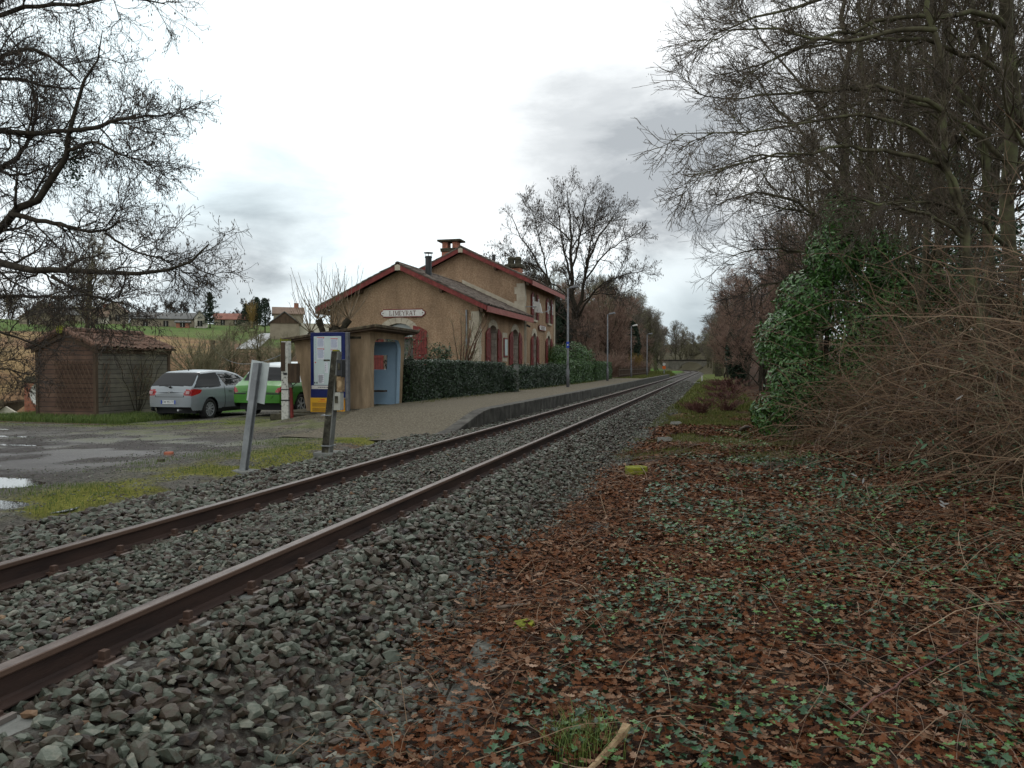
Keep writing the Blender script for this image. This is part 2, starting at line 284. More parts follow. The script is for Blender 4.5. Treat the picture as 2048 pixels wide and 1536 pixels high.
# ------------------------------------------------------------------ object helpers
def tag(o, label=None, cat=None, group=None, kind=None):
    if label: o['label'] = label
    if cat: o['category'] = cat
    if group: o['group'] = group
    if kind: o['kind'] = kind
    return o
def empty(name, loc=(0,0,0), rz=0, label=None, cat=None, group=None):
    o = bpy.data.objects.new(name, None); COL.objects.link(o); o.location = loc; o.rotation_euler = (0, 0, rz)
    o.empty_display_size = .2
    return tag(o, label, cat, group)
def mk(name, V, F, mats, parent=None, mi=None, smooth=False, attrs=None):
    """V (n,3), F list of tuples or (m,k) array -> ONE mesh object"""
    me = bpy.data.meshes.new(name)
    V = np.asarray(V, dtype=np.float32).reshape(-1, 3)
    if isinstance(F, np.ndarray):
        k = F.shape[1]; n = len(F)
        me.vertices.add(len(V)); me.vertices.foreach_set('co', V.ravel())
        me.loops.add(n*k); me.loops.foreach_set('vertex_index', F.astype(np.int32).ravel())
        me.polygons.add(n); me.polygons.foreach_set('loop_start', np.arange(0, n*k, k, dtype=np.int32))
        me.update(calc_edges=True)
    else:
        me.from_pydata(V.tolist(), [], [tuple(int(i) for i in f) for f in F])
    if not isinstance(mats, (list, tuple)): mats = [mats]
    for m in mats: me.materials.append(m)
    if mi is not None: me.polygons.foreach_set('material_index', np.asarray(mi, dtype=np.int32))
    me.polygons.foreach_set('use_smooth', np.full(len(me.polygons), bool(smooth)))
    if attrs:
        for k, (dom, arr) in attrs.items():
            arr = np.asarray(arr, dtype=np.float32)
            if arr.ndim == 2:
                a = me.attributes.new(k, 'FLOAT_COLOR', dom); a.data.foreach_set('color', np.c_[arr, np.ones(len(arr))].astype(np.float32).ravel())
            else:
                a = me.attributes.new(k, 'FLOAT', dom); a.data.foreach_set('value', arr)
    me.update()
    o = bpy.data.objects.new(name, me); COL.objects.link(o)
    if parent is not None: o.parent = parent
    return o
class MB:
    def __init__(s): s.v = []; s.f = []; s.m = []
    def add(s, vs, fs, mi=0):
        b = len(s.v); s.v += [tuple(v) for v in vs]; s.f += [tuple(b+i for i in f) for f in fs]; s.m += [mi]*len(fs); return s
    def box(s, x0, x1, y0, y1, z0, z1, mi=0, rz=0, c=None):
        vs = [(x, y, z) for z in (z0, z1) for y in (y0, y1) for x in (x0, x1)]
        if rz:
            cx, cy = c or ((x0+x1)/2, (y0+y1)/2); ca, sa = math.cos(rz), math.sin(rz)
            vs = [(cx+(x-cx)*ca-(y-cy)*sa, cy+(x-cx)*sa+(y-cy)*ca, z) for x, y, z in vs]
        return s.add(vs, [(0,2,3,1),(4,5,7,6),(0,1,5,4),(2,6,7,3),(0,4,6,2),(1,3,7,5)], mi)
    def hexa(s, p, mi=0):   # 8 corners: bottom 4 (ccw), top 4 (ccw)
        return s.add(p, [(3,2,1,0),(4,5,6,7),(0,1,5,4),(1,2,6,5),(2,3,7,6),(3,0,4,7)], mi)
    def tube(s, pts, r, n=8, mi=0, cap=True):
        pts = [Vector(p) for p in pts]; rs = r if isinstance(r, (list, tuple)) else [r]*len(pts)
        vs = []; fs = []
        for i, p in enumerate(pts):
            t = (pts[min(i+1, len(pts)-1)]-pts[max(i-1, 0)]).normalized()
            u = t.cross(Vector((0,0,1)) if abs(t.z) < .9 else Vector((1,0,0))).normalized(); w = t.cross(u)
            for k in range(n):
                a = 2*math.pi*k/n; vs.append(p+(u*math.cos(a)+w*math.sin(a))*rs[i])
        for i in range(len(pts)-1):
            for k in range(n):
                a = i*n+k; b = i*n+(k+1) % n; fs.append((a, b, b+n, a+n))
        if cap: fs.append(tuple(range(n))[::-1]); fs.append(tuple((len(pts)-1)*n+k for k in range(n)))
        return s.add(vs, fs, mi)
    def prism(s, poly, axis, a, b, mi=0):
        """poly in the plane normal to axis, extruded a..b"""
        n = len(poly)
        def P(u, v, w): return {'x': (w, u, v), 'y': (u, w, v), 'z': (u, v, w)}[axis]
        vs = [P(u, v, a) for u, v in poly]+[P(u, v, b) for u, v in poly]
        fs = [tuple(range(n))[::-1], tuple(range(n, 2*n))]+[(i, (i+1) % n, (i+1) % n+n, i+n) for i in range(n)]
        return s.add(vs, fs, mi)
    def build(s, name, mats, parent=None, smooth=False):
        o = mk(name, s.v, s.f, mats, parent, s.m, smooth)
        bm = bmesh.new(); bm.from_mesh(o.data); bmesh.ops.recalc_face_normals(bm, faces=bm.faces); bm.to_mesh(o.data); bm.free()
        return o
def bevel(o, w=.01, seg=2):
    md = o.modifiers.new('bevel', 'BEVEL'); md.width = w; md.segments = seg; md.limit_method = 'ANGLE'; return o
def copy_tree(o, parent=None):
    c = o.copy(); COL.objects.link(c); c.parent = parent
    for ch in list(o.children): copy_tree(ch, c)
    return c
def inst(src, loc, rz=0, sc=1, label=None, group=None):
    o = copy_tree(src); o.location = loc; o.rotation_euler = (0, 0, rz); o.scale = (sc, sc, sc) if not isinstance(sc, tuple) else sc
    if label: o['label'] = label
    if group: o['group'] = group
    return o
_dg = None
def text_obj(name, s, size, mat, parent, M4, ext=.002, sx=1):
    cu = bpy.data.curves.new(name, 'FONT'); cu.body = s; cu.size = size; cu.extrude = ext; cu.align_x = 'CENTER'; cu.align_y = 'CENTER'; cu.resolution_u = 2
    t = bpy.data.objects.new(name, cu); COL.objects.link(t); bpy.context.view_layer.update()
    dg = bpy.context.evaluated_depsgraph_get(); me = bpy.data.meshes.new_from_object(t.evaluated_get(dg))
    bpy.data.objects.remove(t); me.transform(Matrix.Diagonal((sx, 1, 1, 1))); me.transform(M4); me.materials.clear(); me.materials.append(mat)
    o = bpy.data.objects.new(name, me); COL.objects.link(o); o.parent = parent; return o
# frames for flat lettering: text x-> u, text y -> v
def frame4(o, u, v):
    u = Vector(u).normalized(); v = Vector(v).normalized(); n = u.cross(v)
    return Matrix(((u.x, v.x, n.x, o[0]), (u.y, v.y, n.y, o[1]), (u.z, v.z, n.z, o[2]), (0,0,0,1)))
# ------------------------------------------------------------------ scatter helpers
def rand_rot(n, tilt=1.0):
    """random rotation matrices; tilt 0..1 limits lean away from the vertical"""
    yaw = rg.uniform(0, 2*np.pi, n); ax = rg.uniform(0, 2*np.pi, n); an = rg.uniform(0, np.pi, n)*tilt if tilt >= 1 else np.abs(rg.normal(0, tilt, n))
    cz, sz = np.cos(yaw), np.sin(yaw); Z = np.zeros((n,3,3)); Z[:,0,0] = cz; Z[:,0,1] = -sz; Z[:,1,0] = sz; Z[:,1,1] = cz; Z[:,2,2] = 1
    k = np.stack([np.cos(ax), np.sin(ax), np.zeros(n)], 1); K = np.zeros((n,3,3))
    K[:,0,1] = -k[:,2]; K[:,0,2] = k[:,1]; K[:,1,0] = k[:,2]; K[:,1,2] = -k[:,0]; K[:,2,0] = -k[:,1]; K[:,2,1] = k[:,0]
    R = np.eye(3)[None]+np.sin(an)[:,None,None]*K+(1-np.cos(an))[:,None,None]*(K@K)
    return R@Z
def scatter(protos, pos, scale, R, vals):
    """protos: list of (V, F(tri array)); returns merged V, F, per-face value"""
    n = len(pos); pick = rg.integers(0, len(protos), n); Vs = []; Fs = []; As = []; off = 0
    for k, (pv, pf) in enumerate(protos):
        s = np.where(pick == k)[0]
        if not len(s): continue
        sc = scale[s] if scale.ndim == 2 else scale[s][:, None]
        v = pv[None]*sc[:, None, :] if scale.ndim == 2 else pv[None]*sc[:, None]
        v = np.einsum('nij,nkj->nki', R[s], v)+pos[s][:, None]
        f = pf[None]+(np.arange(len(s))*len(pv))[:, None, None]+off
        Vs.append(v.reshape(-1, 3)); Fs.append(f.reshape(-1, pf.shape[1])); As.append(np.repeat(vals[s], len(pf))); off += len(s)*len(pv)
    return np.concatenate(Vs), np.concatenate(Fs), np.concatenate(As)
def hull_stone(seed):
    r = random.Random(seed); bm = bmesh.new(); r0 = r.uniform(.34, .48); r1 = r.uniform(.2, .34)
    for _ in range(17):
        v = Vector((r.gauss(0,1), r.gauss(0,1), r.gauss(0,1))).normalized(); v = Vector((v.x*.60, v.y*r0, v.z*r1))*r.uniform(.78, 1.05); bm.verts.new(v)
    res = bmesh.ops.convex_hull(bm, input=bm.verts); junk = [e for e in res['geom_interior'] if isinstance(e, bmesh.types.BMVert)]
    bmesh.ops.delete(bm, geom=junk, context='VERTS'); bmesh.ops.triangulate(bm, faces=bm.faces); bm.verts.index_update()
    V = np.array([v.co[:] for v in bm.verts]); F = np.array([[v.index for v in f.verts] for f in bm.faces]); bm.free(); return V, F
STONES = [hull_stone(i) for i in range(14)]
def leaf_proto(kind, seed):
    r = random.Random(seed)
    if kind == 'oak':
        out = [(0,-.5),(.07,-.38),(.2,-.3),(.13,-.18),(.3,-.05),(.17,.07),(.31,.2),(.15,.28),(.17,.42),(0,.52)]
    elif kind == 'plain':
        out = [(0,-.5),(.2,-.2),(.24,.1),(.12,.38),(0,.5)]
    elif kind == 'ivy':
        out = [(0,-.42),(.24,-.42),(.2,-.16),(.48,-.02),(.2,.14),(0,.52)]
    elif kind == 'laurel':
        out = [(0,-.5),(.13,-.22),(.16,.08),(.09,.34),(0,.5)]
    elif kind == 'herb':
        out = [(0,-.5),(.1,-.15),(.42,-.1),(.3,.12),(.16,.16),(.2,.42),(0,.5)]
    rt = out; lf = [(-x, y) for x, y in out[1:-1]][::-1]
    curl = r.uniform(.1, .9); fold = r.uniform(-.5, .6); tw = r.uniform(-.5, .5)
    if kind in ('laurel', 'ivy', 'herb', 'plain') : curl *= .35; fold = r.uniform(.1, .45); tw *= .3
    mid = [(0, y) for y in (-.2, .1, .3)]
    pts = []
    for (x, y) in rt+lf+mid:
        z = curl*(y*y)*.8+fold*abs(x)*.9+tw*x*y+r.uniform(-.015, .03)*(1 if kind == 'oak' else .3)
        pts.append((x, y, z))
    n = len(rt); L0 = 0; c0 = len(rt)+len(lf)
    # fans: right half strip and left half strip about the mid rib
    F = []; m = [c0, c0+1, c0+2]
    R_ = list(range(0, n)); Lf = [0]+[len(rt)+len(lf)-1-i for i in range(len(lf))]+[n-1]
    def near(i):
        y = pts[i][1]; return 0 if y < -.05 else (1 if y < .22 else 2)
    for seq, flip in ((R_, False), (Lf, True)):
        for a, b in zip(seq, seq[1:]):
            ka, kb = near(a), near(b)
            if a != m[ka]: F.append((m[ka], a, b) if not flip else (m[ka], b, a))
            if ka != kb: F.append((m[ka], b, m[kb]) if not flip else (m[ka], m[kb], b))
    return np.array(pts), np.array(F)
LV = {k: [leaf_proto(k, s) for s in range(6)] for k in ('oak', 'plain', 'ivy', 'laurel', 'herb')}
def quadleaf(w=.5, f=.15):
    V = np.array([(0,-.5,0),(w/2,0,f),(0,.5,0),(-w/2,0,f)]); return V, np.array([(0,1,2),(0,2,3)])
QL = [quadleaf(.55, .12), quadleaf(.7, .18), quadleaf(.45, .06)]
def facing(n, nrm, jit):
    """rotations whose local z is about nrm (n,3)"""
    z = nrm+rg.normal(0, jit, (n, 3)); z /= np.linalg.norm(z, axis=1)[:, None]+1e-9
    a = rg.normal(0, 1, (n, 3)); x = np.cross(a, z); x /= np.linalg.norm(x, axis=1)[:, None]+1e-9
    y = np.cross(z, x); return np.stack([x, y, z], 2)
# ------------------------------------------------------------------ trees
def resample(pts, n):
    pts = np.asarray([tuple(p) for p in pts], float); d = np.r_[0, np.cumsum(np.linalg.norm(np.diff(pts, axis=0), axis=1))]
    t = np.linspace(0, d[-1], n)
    # smooth: Catmull-like through linear + relax
    q = np.stack([np.interp(t, d, pts[:, k]) for k in range(3)], 1)
    for _ in range(2): q[1:-1] = .5*q[1:-1]+.25*(q[:-2]+q[2:])
    return q
def tubes(P, R, s):
    """P (m,n,3), R (m,n) -> verts, quads"""
    m, n, _ = P.shape
    T = np.empty_like(P); T[:, 1:-1] = P[:, 2:]-P[:, :-2]; T[:, 0] = P[:, 1]-P[:, 0]; T[:, -1] = P[:, -1]-P[:, -2]
    T /= np.linalg.norm(T, axis=2, keepdims=True)+1e-9
    mean = P[:, -1]-P[:, 0]; ref = np.where((np.abs(mean[:, 2]) > .7*np.linalg.norm(mean, axis=1))[:, None], np.array([1., .13, 0]), np.array([.05, .1, 1.]))
    U = np.cross(T, ref[:, None]); U /= np.linalg.norm(U, axis=2, keepdims=True)+1e-9; Wv = np.cross(T, U)
    a = 2*np.pi*np.arange(s)/s
    V = P[:, :, None]+(U[:, :, None]*np.cos(a)[:, None]+Wv[:, :, None]*np.sin(a)[:, None])*R[:, :, None, None]
    i = np.arange(n-1)[:, None]*s; k = np.arange(s)[None]; k2 = (k+1) % s
    q = np.stack([i+k, i+k2, i+s+k2, i+s+k], 2).reshape(-1, 4)
    F = (q[None]+(np.arange(m)*n*s)[:, None, None]).reshape(-1, 4)
    return V.reshape(-1, 3), F
def merge(parts):
    V = []; F = []; o = 0
    for v, f in parts: V.append(v); F.append(f+o); o += len(v)
    return np.concatenate(V), np.concatenate(F)
def children(P, R, n, ln, ang, nseg, wander, trop=(0,0,.1), t0=.15, rr=.6, rmin=.003, up_bias=0, lfall=.6, tip=.25):
    """grow n shoots on every parent polyline"""
    m, N, _ = P.shape; par = np.repeat(np.arange(m), n); c = len(par)
    t = t0+(1-t0)*((np.tile(np.arange(n), m)+rg.uniform(0, 1, c))/n)
    x = t*(N-1); i = np.minimum(x.astype(int), N-2); f = (x-i)[:, None]
    p = P[par, i]*(1-f)+P[par, i+1]*f; T = P[par, i+1]-P[par, i]; T /= np.linalg.norm(T, axis=1)[:, None]+1e-9
    r = (R[par, i]*(1-f[:, 0])+R[par, i+1]*f[:, 0])*rr; r = np.maximum(r, rmin)
    q = rg.normal(0, 1, (c, 3)); q[:, 2] += up_bias; q -= T*np.sum(q*T, 1)[:, None]; q /= np.linalg.norm(q, axis=1)[:, None]+1e-9
    a = np.radians(rg.uniform(ang[0], ang[1], c))[:, None]; d = T*np.cos(a)+q*np.sin(a)
    L = rg.uniform(ln[0], ln[1], c)*(1-lfall*t); st = (L/(nseg-1))[:, None]
    out = np.empty((c, nseg, 3)); out[:, 0] = p; tr = np.asarray(trop, float)
    for k in range(1, nseg):
        d = d+rg.normal(0, wander, (c, 3))+tr; d /= np.linalg.norm(d, axis=1)[:, None]; out[:, k] = out[:, k-1]+d*st
    RR = r[:, None]*np.linspace(1, tip, nseg)[None]; RR = np.maximum(RR, rmin*.6)
    return out, RR
def limb(pts, r0, r1, n=14):
    q = resample(pts, n); w = rg.normal(0, 1, q.shape); w[0] = 0; w[-1] = 0; q = q+w*np.linalg.norm(q[-1]-q[0])*.006; t = np.linspace(0, 1, n); return q, r0*(1-t)**.9+r1*t+(r0-r1)*0
def limbset(L):   # list of (pts, radii) with equal n
    return np.stack([l[0] for l in L]), np.stack([l[1] for l in L])
def pods(P, count, size, seed=0, droop=True):
    """small hanging pods/catkins/leaf scraps near the twig tips"""
    tips = P[:, -1]; s = rg.integers(0, len(tips), count); p = tips[s]+rg.normal(0, .02, (count, 3)); p[:, 2] -= size*.4
    V = np.array([(0,0,.5),(.13,0,0),(-.065,.11,0),(-.065,-.11,0),(0,0,-.5)]); F = np.array([(0,1,2),(0,2,3),(0,3,1),(4,2,1),(4,3,2),(4,1,3)])
    return scatter([(V, F)], p, rg.uniform(.6, 1.3, count)*size, rand_rot(count, .3), rg.uniform(0, 1, count))
def make_tree(name, label, cat, trunkL, levels, bark, twig, podn=0, podsize=.05, loc=(0,0,0), group=None, sides=7, podmat=None):
    """trunkL: list of (pts, radii) limbs in local coordinates; levels: list of kwargs for children()"""
    root = empty(name, loc, 0, label, cat, group)
    P, R = limbset(trunkL); v, f = tubes(P, R, sides)
    mk('trunk', v, f, bark, root, smooth=True)
    big = []; fine = []; cur = [(P, R)]
    for li, kw in enumerate(levels):
        nxt = []
        for (p, r) in cur:
            c = children(p, r, **kw); nxt.append(c)
        (big if li == 0 and len(levels) > 2 else fine).extend(nxt)
        cur = nxt
    if big:
        v, f = merge([tubes(p, r, 5) for p, r in big]); mk('limbs', v, f, bark, root, smooth=True)
    v, f = merge([tubes(p, r, 3) for p, r in fine]); mk('crown', v, f, twig, root)
    if podn:
        v, f, a = pods(cur[-1][0], podn, podsize); mk('seed_pods', v, f, podmat or M['pod'], root, attrs={'v': ('FACE', a)})
    return root
def leafcloud(n, centres, radii, size, protos, mat, name, parent, surf=.55, jit=.5, squash=1, vbias=0):
    """leaves over a set of overlapping lobes; centres (k,3), radii (k,3)"""
    centres = np.asarray(centres, float); radii = np.asarray(radii, float)
    w = (radii.prod(1))**(2/3); k = rg.choice(len(centres), n, p=w/w.sum())
    d = rg.normal(0, 1, (n, 3)); d /= np.linalg.norm(d, axis=1)[:, None]
    rr = 1-np.abs(rg.normal(0, 1-surf, n))*.6; rr = np.clip(rr, .1, 1.08)
    p = centres[k]+d*radii[k]*rr[:, None]
    nr = d/radii[k]; nr /= np.linalg.norm(nr, axis=1)[:, None]; nr[:, 2] += .35
    clump = fbm(p[:, 0]*1.3+p[:, 2], p[:, 1]*1.3-p[:, 2]*.7, .5, 4, 2)
    keep = clump > .30; p = p[keep]; nr = nr[keep]; m = len(p)
    v, f, a = scatter(protos, p, rg.uniform(.65, 1.3, m)*size, facing(m, nr, jit), np.clip(rg.beta(2, 2, m)+vbias, 0, 1))
    return mk(name, v, f, mat, parent, attrs={'v': ('FACE', a)})
# ================================================================== SETTING
def gridlines(segs):
    out = [segs[0][0]]
    for a, b, st in segs:
        n = max(1, int(round((b-a)/st))); out += list(np.linspace(a, b, n+1)[1:])
    return np.array(out)
gx = gridlines([(-700,-200,30),(-200,-60,3.5),(-60,-24,1),(-24,-6,.11),(-6,-1.8,.3),(-1.8,5,.09),(5,14,.5),(14,60,4),(60,500,40)])
gy = gridlines([(-40,0,3),(0,2,.5),(2,13,.09),(13,26,.14),(26,60,.5),(60,220,2.5),(220,600,15),(600,1600,60)])
GX, GY = np.meshgrid(gx, gy); GZ = H(GX, GY)
nx, ny = len(gx), len(gy); idx = np.arange(nx*ny).reshape(ny, nx)
GF = np.stack([idx[:-1,:-1], idx[:-1,1:], idx[1:,1:], idx[1:,:-1]], 2).reshape(-1, 4)
x, y = GX.ravel(), GY.ravel(); dx = x-track_x(y)
def C3(*c): return np.array(c, float)[None]
def mixc(a, b, t): return a*(1-t[:, None])+b*t[:, None]
n1 = fbm(x, y, .9, 21); n2 = fbm(x, y, 2.6, 22); n3 = fbm(x, y, .25, 23, 3); n4 = fbm(x, y, 7, 24, 3)
col = np.repeat(C3(.085, .078, .068), len(x), 0)                                   # yard gravel
tyre = np.clip(sst(n2, .40, .60), 0, 1)
padm = sst(y, 12.5, 16.5)*sst(-x, 13.5, 10.5)*(x > -14); col = mixc(col, C3(.098, .083, .058), padm)
col = mixc(col, C3(.13, .12, .10), sst(n1+.4*n3, .66, .78)*.6*(y > 8)); col = mixc(col, C3(.048, .042, .036), sst(n2*.6+n3*.5, .58, .72)*.6)
wetarea = sst(-x, 7.4, 9.0)*sst(y, 17, 11)*(1-sst(-x, 19, 20.5)*.3)
col = mixc(col, C3(.050, .043, .041), wetarea*.9)
wet = np.clip(wetarea*(.16+.5*sst(n1+.25*n3, .52, .74)), 0, 1)
# moss along the ballast edge and in the turning area
mossm = sst(-x, 7.9+0*x, 6.9)*sst(-x, 5.9, 6.4)*sst(n1+.35*n3, .50, .68)*(y < 17)
mossm2 = np.exp(-((y-(17.2+.14*(x+17)))/1.15)**2)*sst(-x, 10.2, 12)*sst(n1+.3*n3, .42, .6)*.95
mossm3 = sst(n1*.6+n3*.5, .56, .68)*.5*sst(y, 10, 14)*(x < -6)*(x > -14)
col = mixc(col, C3(.105, .102, .022), np.clip(mossm, 0, 1)); col = mixc(col, C3(.085, .10, .022), np.clip(mossm2+mossm3, 0, 1))
wet = wet*(1-np.clip(mossm+mossm2, 0, 1))
col = mixc(col, C3(.165, .075, .025), .6*np.exp(-(((x+5.9)/.5)**2+((y-12.6)/.9)**2))*sst(n3, .35, .6))   # rusty grit beside the post
# grass strip before the shed
gs = sst(y-(17.6+.0*x), 0, .5)*sst(-x, 15.9, 16.5)*(-x < 28)*1.0
gstrip = np.clip(sst(y+.10*(x+18), 17.55, 18.1), 0, 1)*sst(-x, 15.4, 16.4)
soil = np.exp(-((y+.10*(x+18)-17.5)/.28)**2)*sst(-x, 14, 15.5)
col = mixc(col, C3(.060, .036, .022), soil*.9); col = mixc(col, C3(.045, .095, .015), gstrip)
far = sst(-x, 20.5, 23)
col = mixc(col, C3(.085, .10, .035), far)
rr_ = np.sqrt(x*x+y*y); az_ = np.degrees(np.arctan2(-x, y)); rb_ = np.interp(az_, [28, 31.7, 38.3, 46], [88, 95, 124, 131])+3*(n4-.5)
field = sst(rr_, 44, 50)*(1-sst(rr_, rb_-1, rb_+1))*sst(-x, 24, 30)
stripe = .5+.5*np.sin((x*.75+y*.62)/.9)
col = mixc(col, C3(.20, .135, .065), field); col = mixc(col, C3(.15, .085, .05), field*sst(n4, .52, .62)*.8)
col = mixc(col, C3(.12, .07, .045), field*(1-sst(az_, 34.5, 36))*sst(n4+.3*n1, .3, .5))
hillg = sst(rr_, rb_-1, rb_+1)*sst(-x, 24, 30); col = mixc(col, C3(.068, .105, .028), hillg); col = mixc(col, C3(.10, .12, .04), hillg*sst(n4, .5, .6)*.7)
wood = sst(y, 64, 74)*sst(-x, 9, 11)*(1-sst(-x, 40, 46)); col = mixc(col, C3(.065, .045, .028), wood)
# right of the track: leaf mould, grassy patches farther on
rt = sst(dx, 1.5, 2.1); lm = mixc(np.repeat(C3(.042, .022, .014), len(x), 0), C3(.035, .022, .015), sst(n1, .4, .6))
col = mixc(col, lm, rt)
gr = sst(y, 14.5, 19)*sst(dx, 6.2, 4.6)*sst(dx, 2.0, 2.6)*sst(n1+.2*n3, .36, .6); col = mixc(col, C3(.085, .075, .028), gr*.7*(x > -3))
gr2 = sst(y, 55, 70)*rt*sst(dx, 7, 4.5); col = mixc(col, C3(.085, .11, .03), gr2*.8)
wet = np.clip(wet+rt*.2*(y < 20), 0, 1)
farw = sst(y, 145, 175)*(1-sst(-x, 60, 90)); col = mixc(col, C3(.055, .048, .028), farw)
gl = sst(y, 101, 106)*(1-sst(y, 160, 190))*sst(-dx, 2.2, 3)*(1-sst(-dx, 9, 12)); col = mixc(col, C3(.08, .16, .03), gl)
mk('ground', np.c_[x, y, GZ.ravel()], GF, M['ground'], smooth=True, attrs={'gc': ('POINT', col), 'wet': ('POINT', wet)})['kind'] = 'structure'
# ---- ballast bed (sheet with the real profile)
def bed_z(dxx, y):
    a = np.abs(dxx); right = dxx > 0
    z = np.where(right, -.185-.30*sst(a, 1.30, 2.15)+.045*np.exp(-((a-1.12)/.22)**2), -.17-.14*sst(a, 2.1, 2.75)+.02*np.exp(-((a-1.4)/.4)**2))
    pl = sst(y, 15, 18)
    z = np.where(right, z, z*(1-pl)+pl*(-.175-.02*sst(a, 1.0, 1.6)))
    return z
by = gridlines([(-6,2,.5),(2,16,.12),(16,60,.4),(60,330,2)]); bd = gridlines([(-2.9,-1.5,.1),(-1.5,1.2,.15),(1.2,2.2,.1)])
BD, BY = np.meshgrid(bd, by); BX = BD+track_x(BY)
edgej = (fbm(BX, BY, .5, 31, 2)-.5)*.05
BZ = bed_z(BD, BY)+edgej
mk('ballast_bed', np.c_[BX.ravel(), BY.ravel(), BZ.ravel()], (lambda i: np.stack([i[:-1,:-1], i[:-1,1:], i[1:,1:], i[1:,:-1]], 2).reshape(-1, 4))(np.arange(BX.size).reshape(BX.shape)), M['ballast_bed'], smooth=True)['kind'] = 'structure'
# ---- ballast stones
def edge_r(y): return np.interp(y, [2, 3.2, 4.2, 6, 10, 16, 26, 60], [2.32, 2.22, 1.98, 1.92, 2.0, 2.12, 2.25, 2.3])
def stone_band(y0, y1, dens, s0, s1, dlo=-2.72, dhi=2.6):
    n = int((y1-y0)*(dhi-dlo)*dens); d = rg.uniform(dlo, dhi, n); yy = rg.uniform(y0, y1, n)
    e = (fbm(d*0, yy, .8, 40, 3)-.5)*.5; e2 = (fbm(d*0, yy, .7, 44, 3)-.5)*.8+.35*sst(yy, 4.2, 2.6)+.2*sst(yy, 9, 14)
    ok = (d > -2.62+e) & (d < edge_r(yy)+(fbm(d*0, yy, .7, 44, 3)-.5)*.55+rg.exponential(.07, n)) & (np.abs(np.abs(d)-.753) > .062)
    plat = yy > 14.8; ok &= ~(plat & (d < -1.66))
    slab = (np.abs(((yy+.3) % .6)-.3) < .13) & (np.abs(np.abs(d)-.90) < .27); ok &= ~(slab & (rg.uniform(0, 1, n) < .95))
    d = d[ok]; yy = yy[ok]; m = len(d); xx = d+track_x(yy)
    sz = s0+(s1-s0)*rg.beta(1.3, 2.6, m); sz = np.where(np.abs(d) < .7, sz*.82, sz)
    z = bed_z(d, yy)+rg.uniform(-.5, 1.1, m)*sz*.42+(fbm(xx, yy, .35, 50, 2)-.5)*.035
    z += .03*np.exp(-((d-1.25)/.3)**2)*rg.uniform(0, 1, m)
    z = np.where(d > 1.5, np.maximum(z, H(xx, yy)+rg.uniform(-.01, .02, m)), z); inside = np.abs(d) < 1.0; z = np.where(inside, np.minimum(z, -.140-sz*.15), z)
    v = rg.beta(1.5, 1.9, m)
    return np.c_[xx, yy, z], sz, v
B = [stone_band(1.7, 7, 1000, .040, .118), stone_band(7, 14, 760, .045, .11), stone_band(14, 30, 380, .05, .115), stone_band(30, 75, 110, .06, .13)]
Pz = np.concatenate([b[0] for b in B]); Sz = np.concatenate([b[1] for b in B]); Vz = np.concatenate([b[2] for b in B])
v, f, a = scatter(STONES, Pz, Sz, rand_rot(len(Pz), .62), Vz)
tag(mk('ballast_stones', v, f, M['ballast'], attrs={'v': ('FACE', a)}), 'grey angular wet ballast stones heaped around the rails and sleepers', 'gravel', kind='stuff')
# odd warm stones (brown, ochre)
n = 520; d = rg.uniform(-2.5, 1.9, n); yy = 1.9+rg.uniform(0, 1, n)**1.6*30; ok = (np.abs(np.abs(d)-.753) > .09) & ~((yy > 14.8) & (d < -1.6)); d = d[ok]; yy = yy[ok]; n = len(d)
v, f, a = scatter(STONES, np.c_[d+track_x(yy), yy, bed_z(d, yy)+.012], rg.uniform(.035, .075, n), rand_rot(n, .5), rg.uniform(0, 1, n))
M['warmstone'] = pmat('warm_stone', [(.10,.055,.032),(.17,.10,.055),(.26,.19,.11)], 9, .7, .3, 60, attr='v')
tag(mk('brown_stones', v, f, M['warmstone'], attrs={'v': ('FACE', a)}), 'scattered ochre and rust brown stones among the grey ballast', 'gravel', kind='stuff')
# ---- yard pebbles
n = 60000; px_ = -5.9-rg.uniform(0, 1, n)**1.25*15; py_ = rg.uniform(4, 24, n)
ok = (fbm(px_, py_, .9, 21) < .60) & (rg.uniform(0, 1, n) < np.where(px_ < -9.2, np.where(py_ < 12, .22, .6), .9)); px_ = px_[ok]; py_ = py_[ok]; n = len(px_)
v, f, a = scatter(STONES[:5], np.c_[px_, py_, H(px_, py_)+.002], rg.uniform(.010, .034, n), rand_rot(n, .4), np.clip(rg.beta(2, 2, n)+.1, 0, 1))
tag(mk('yard_pebbles', v, f, M['ballast'], attrs={'v': ('FACE', a)}), 'loose small pebbles strewn over the dark station yard', 'gravel', kind='stuff')
# ---- rails
def rail_profile():
    h = [(-.036,-.002),(-.032,.0),(.032,.0),(.036,-.004),(.036,-.026),(.030,-.034),(.010,-.042),(.008,-.125),(.020,-.135),(.070,-.145),(.070,-.153)]
    return h+[(-x, z) for x, z in h[::-1][:-2]]
def rail(off, label):
    pr = rail_profile(); ys = np.concatenate([np.arange(-4, 140, 12.), np.arange(140, 335, 6.)]); V = []; k = len(pr)
    for yv in ys:
        for (x_, z_) in pr: V.append((track_x(yv)+off+x_, yv, z_))
    F = []; mi = []
    for i in range(len(ys)-1):
        for j in range(k):
            b = (j+1) % k; F.append((i*k+j, i*k+b, (i+1)*k+b, (i+1)*k+j))
            z0, z1 = pr[j][1], pr[b][1]; mi.append(2 if z0 > -.003 and z1 > -.003 else (1 if max(z0, z1) > -.03 and min(z0, z1) > -.036 else 0))
    o = mk('rail', V, F, [M['rustbrown'], M['railside'], M['railtop']], None, mi)
    tag(o, label, 'rail', 'pair of rails'); return o
rail(.753, 'rusty steel rail nearer the leaf covered verge, right hand rail of the track')
rail(-.753, 'rusty steel rail nearer the station platform, left hand rail of the track')
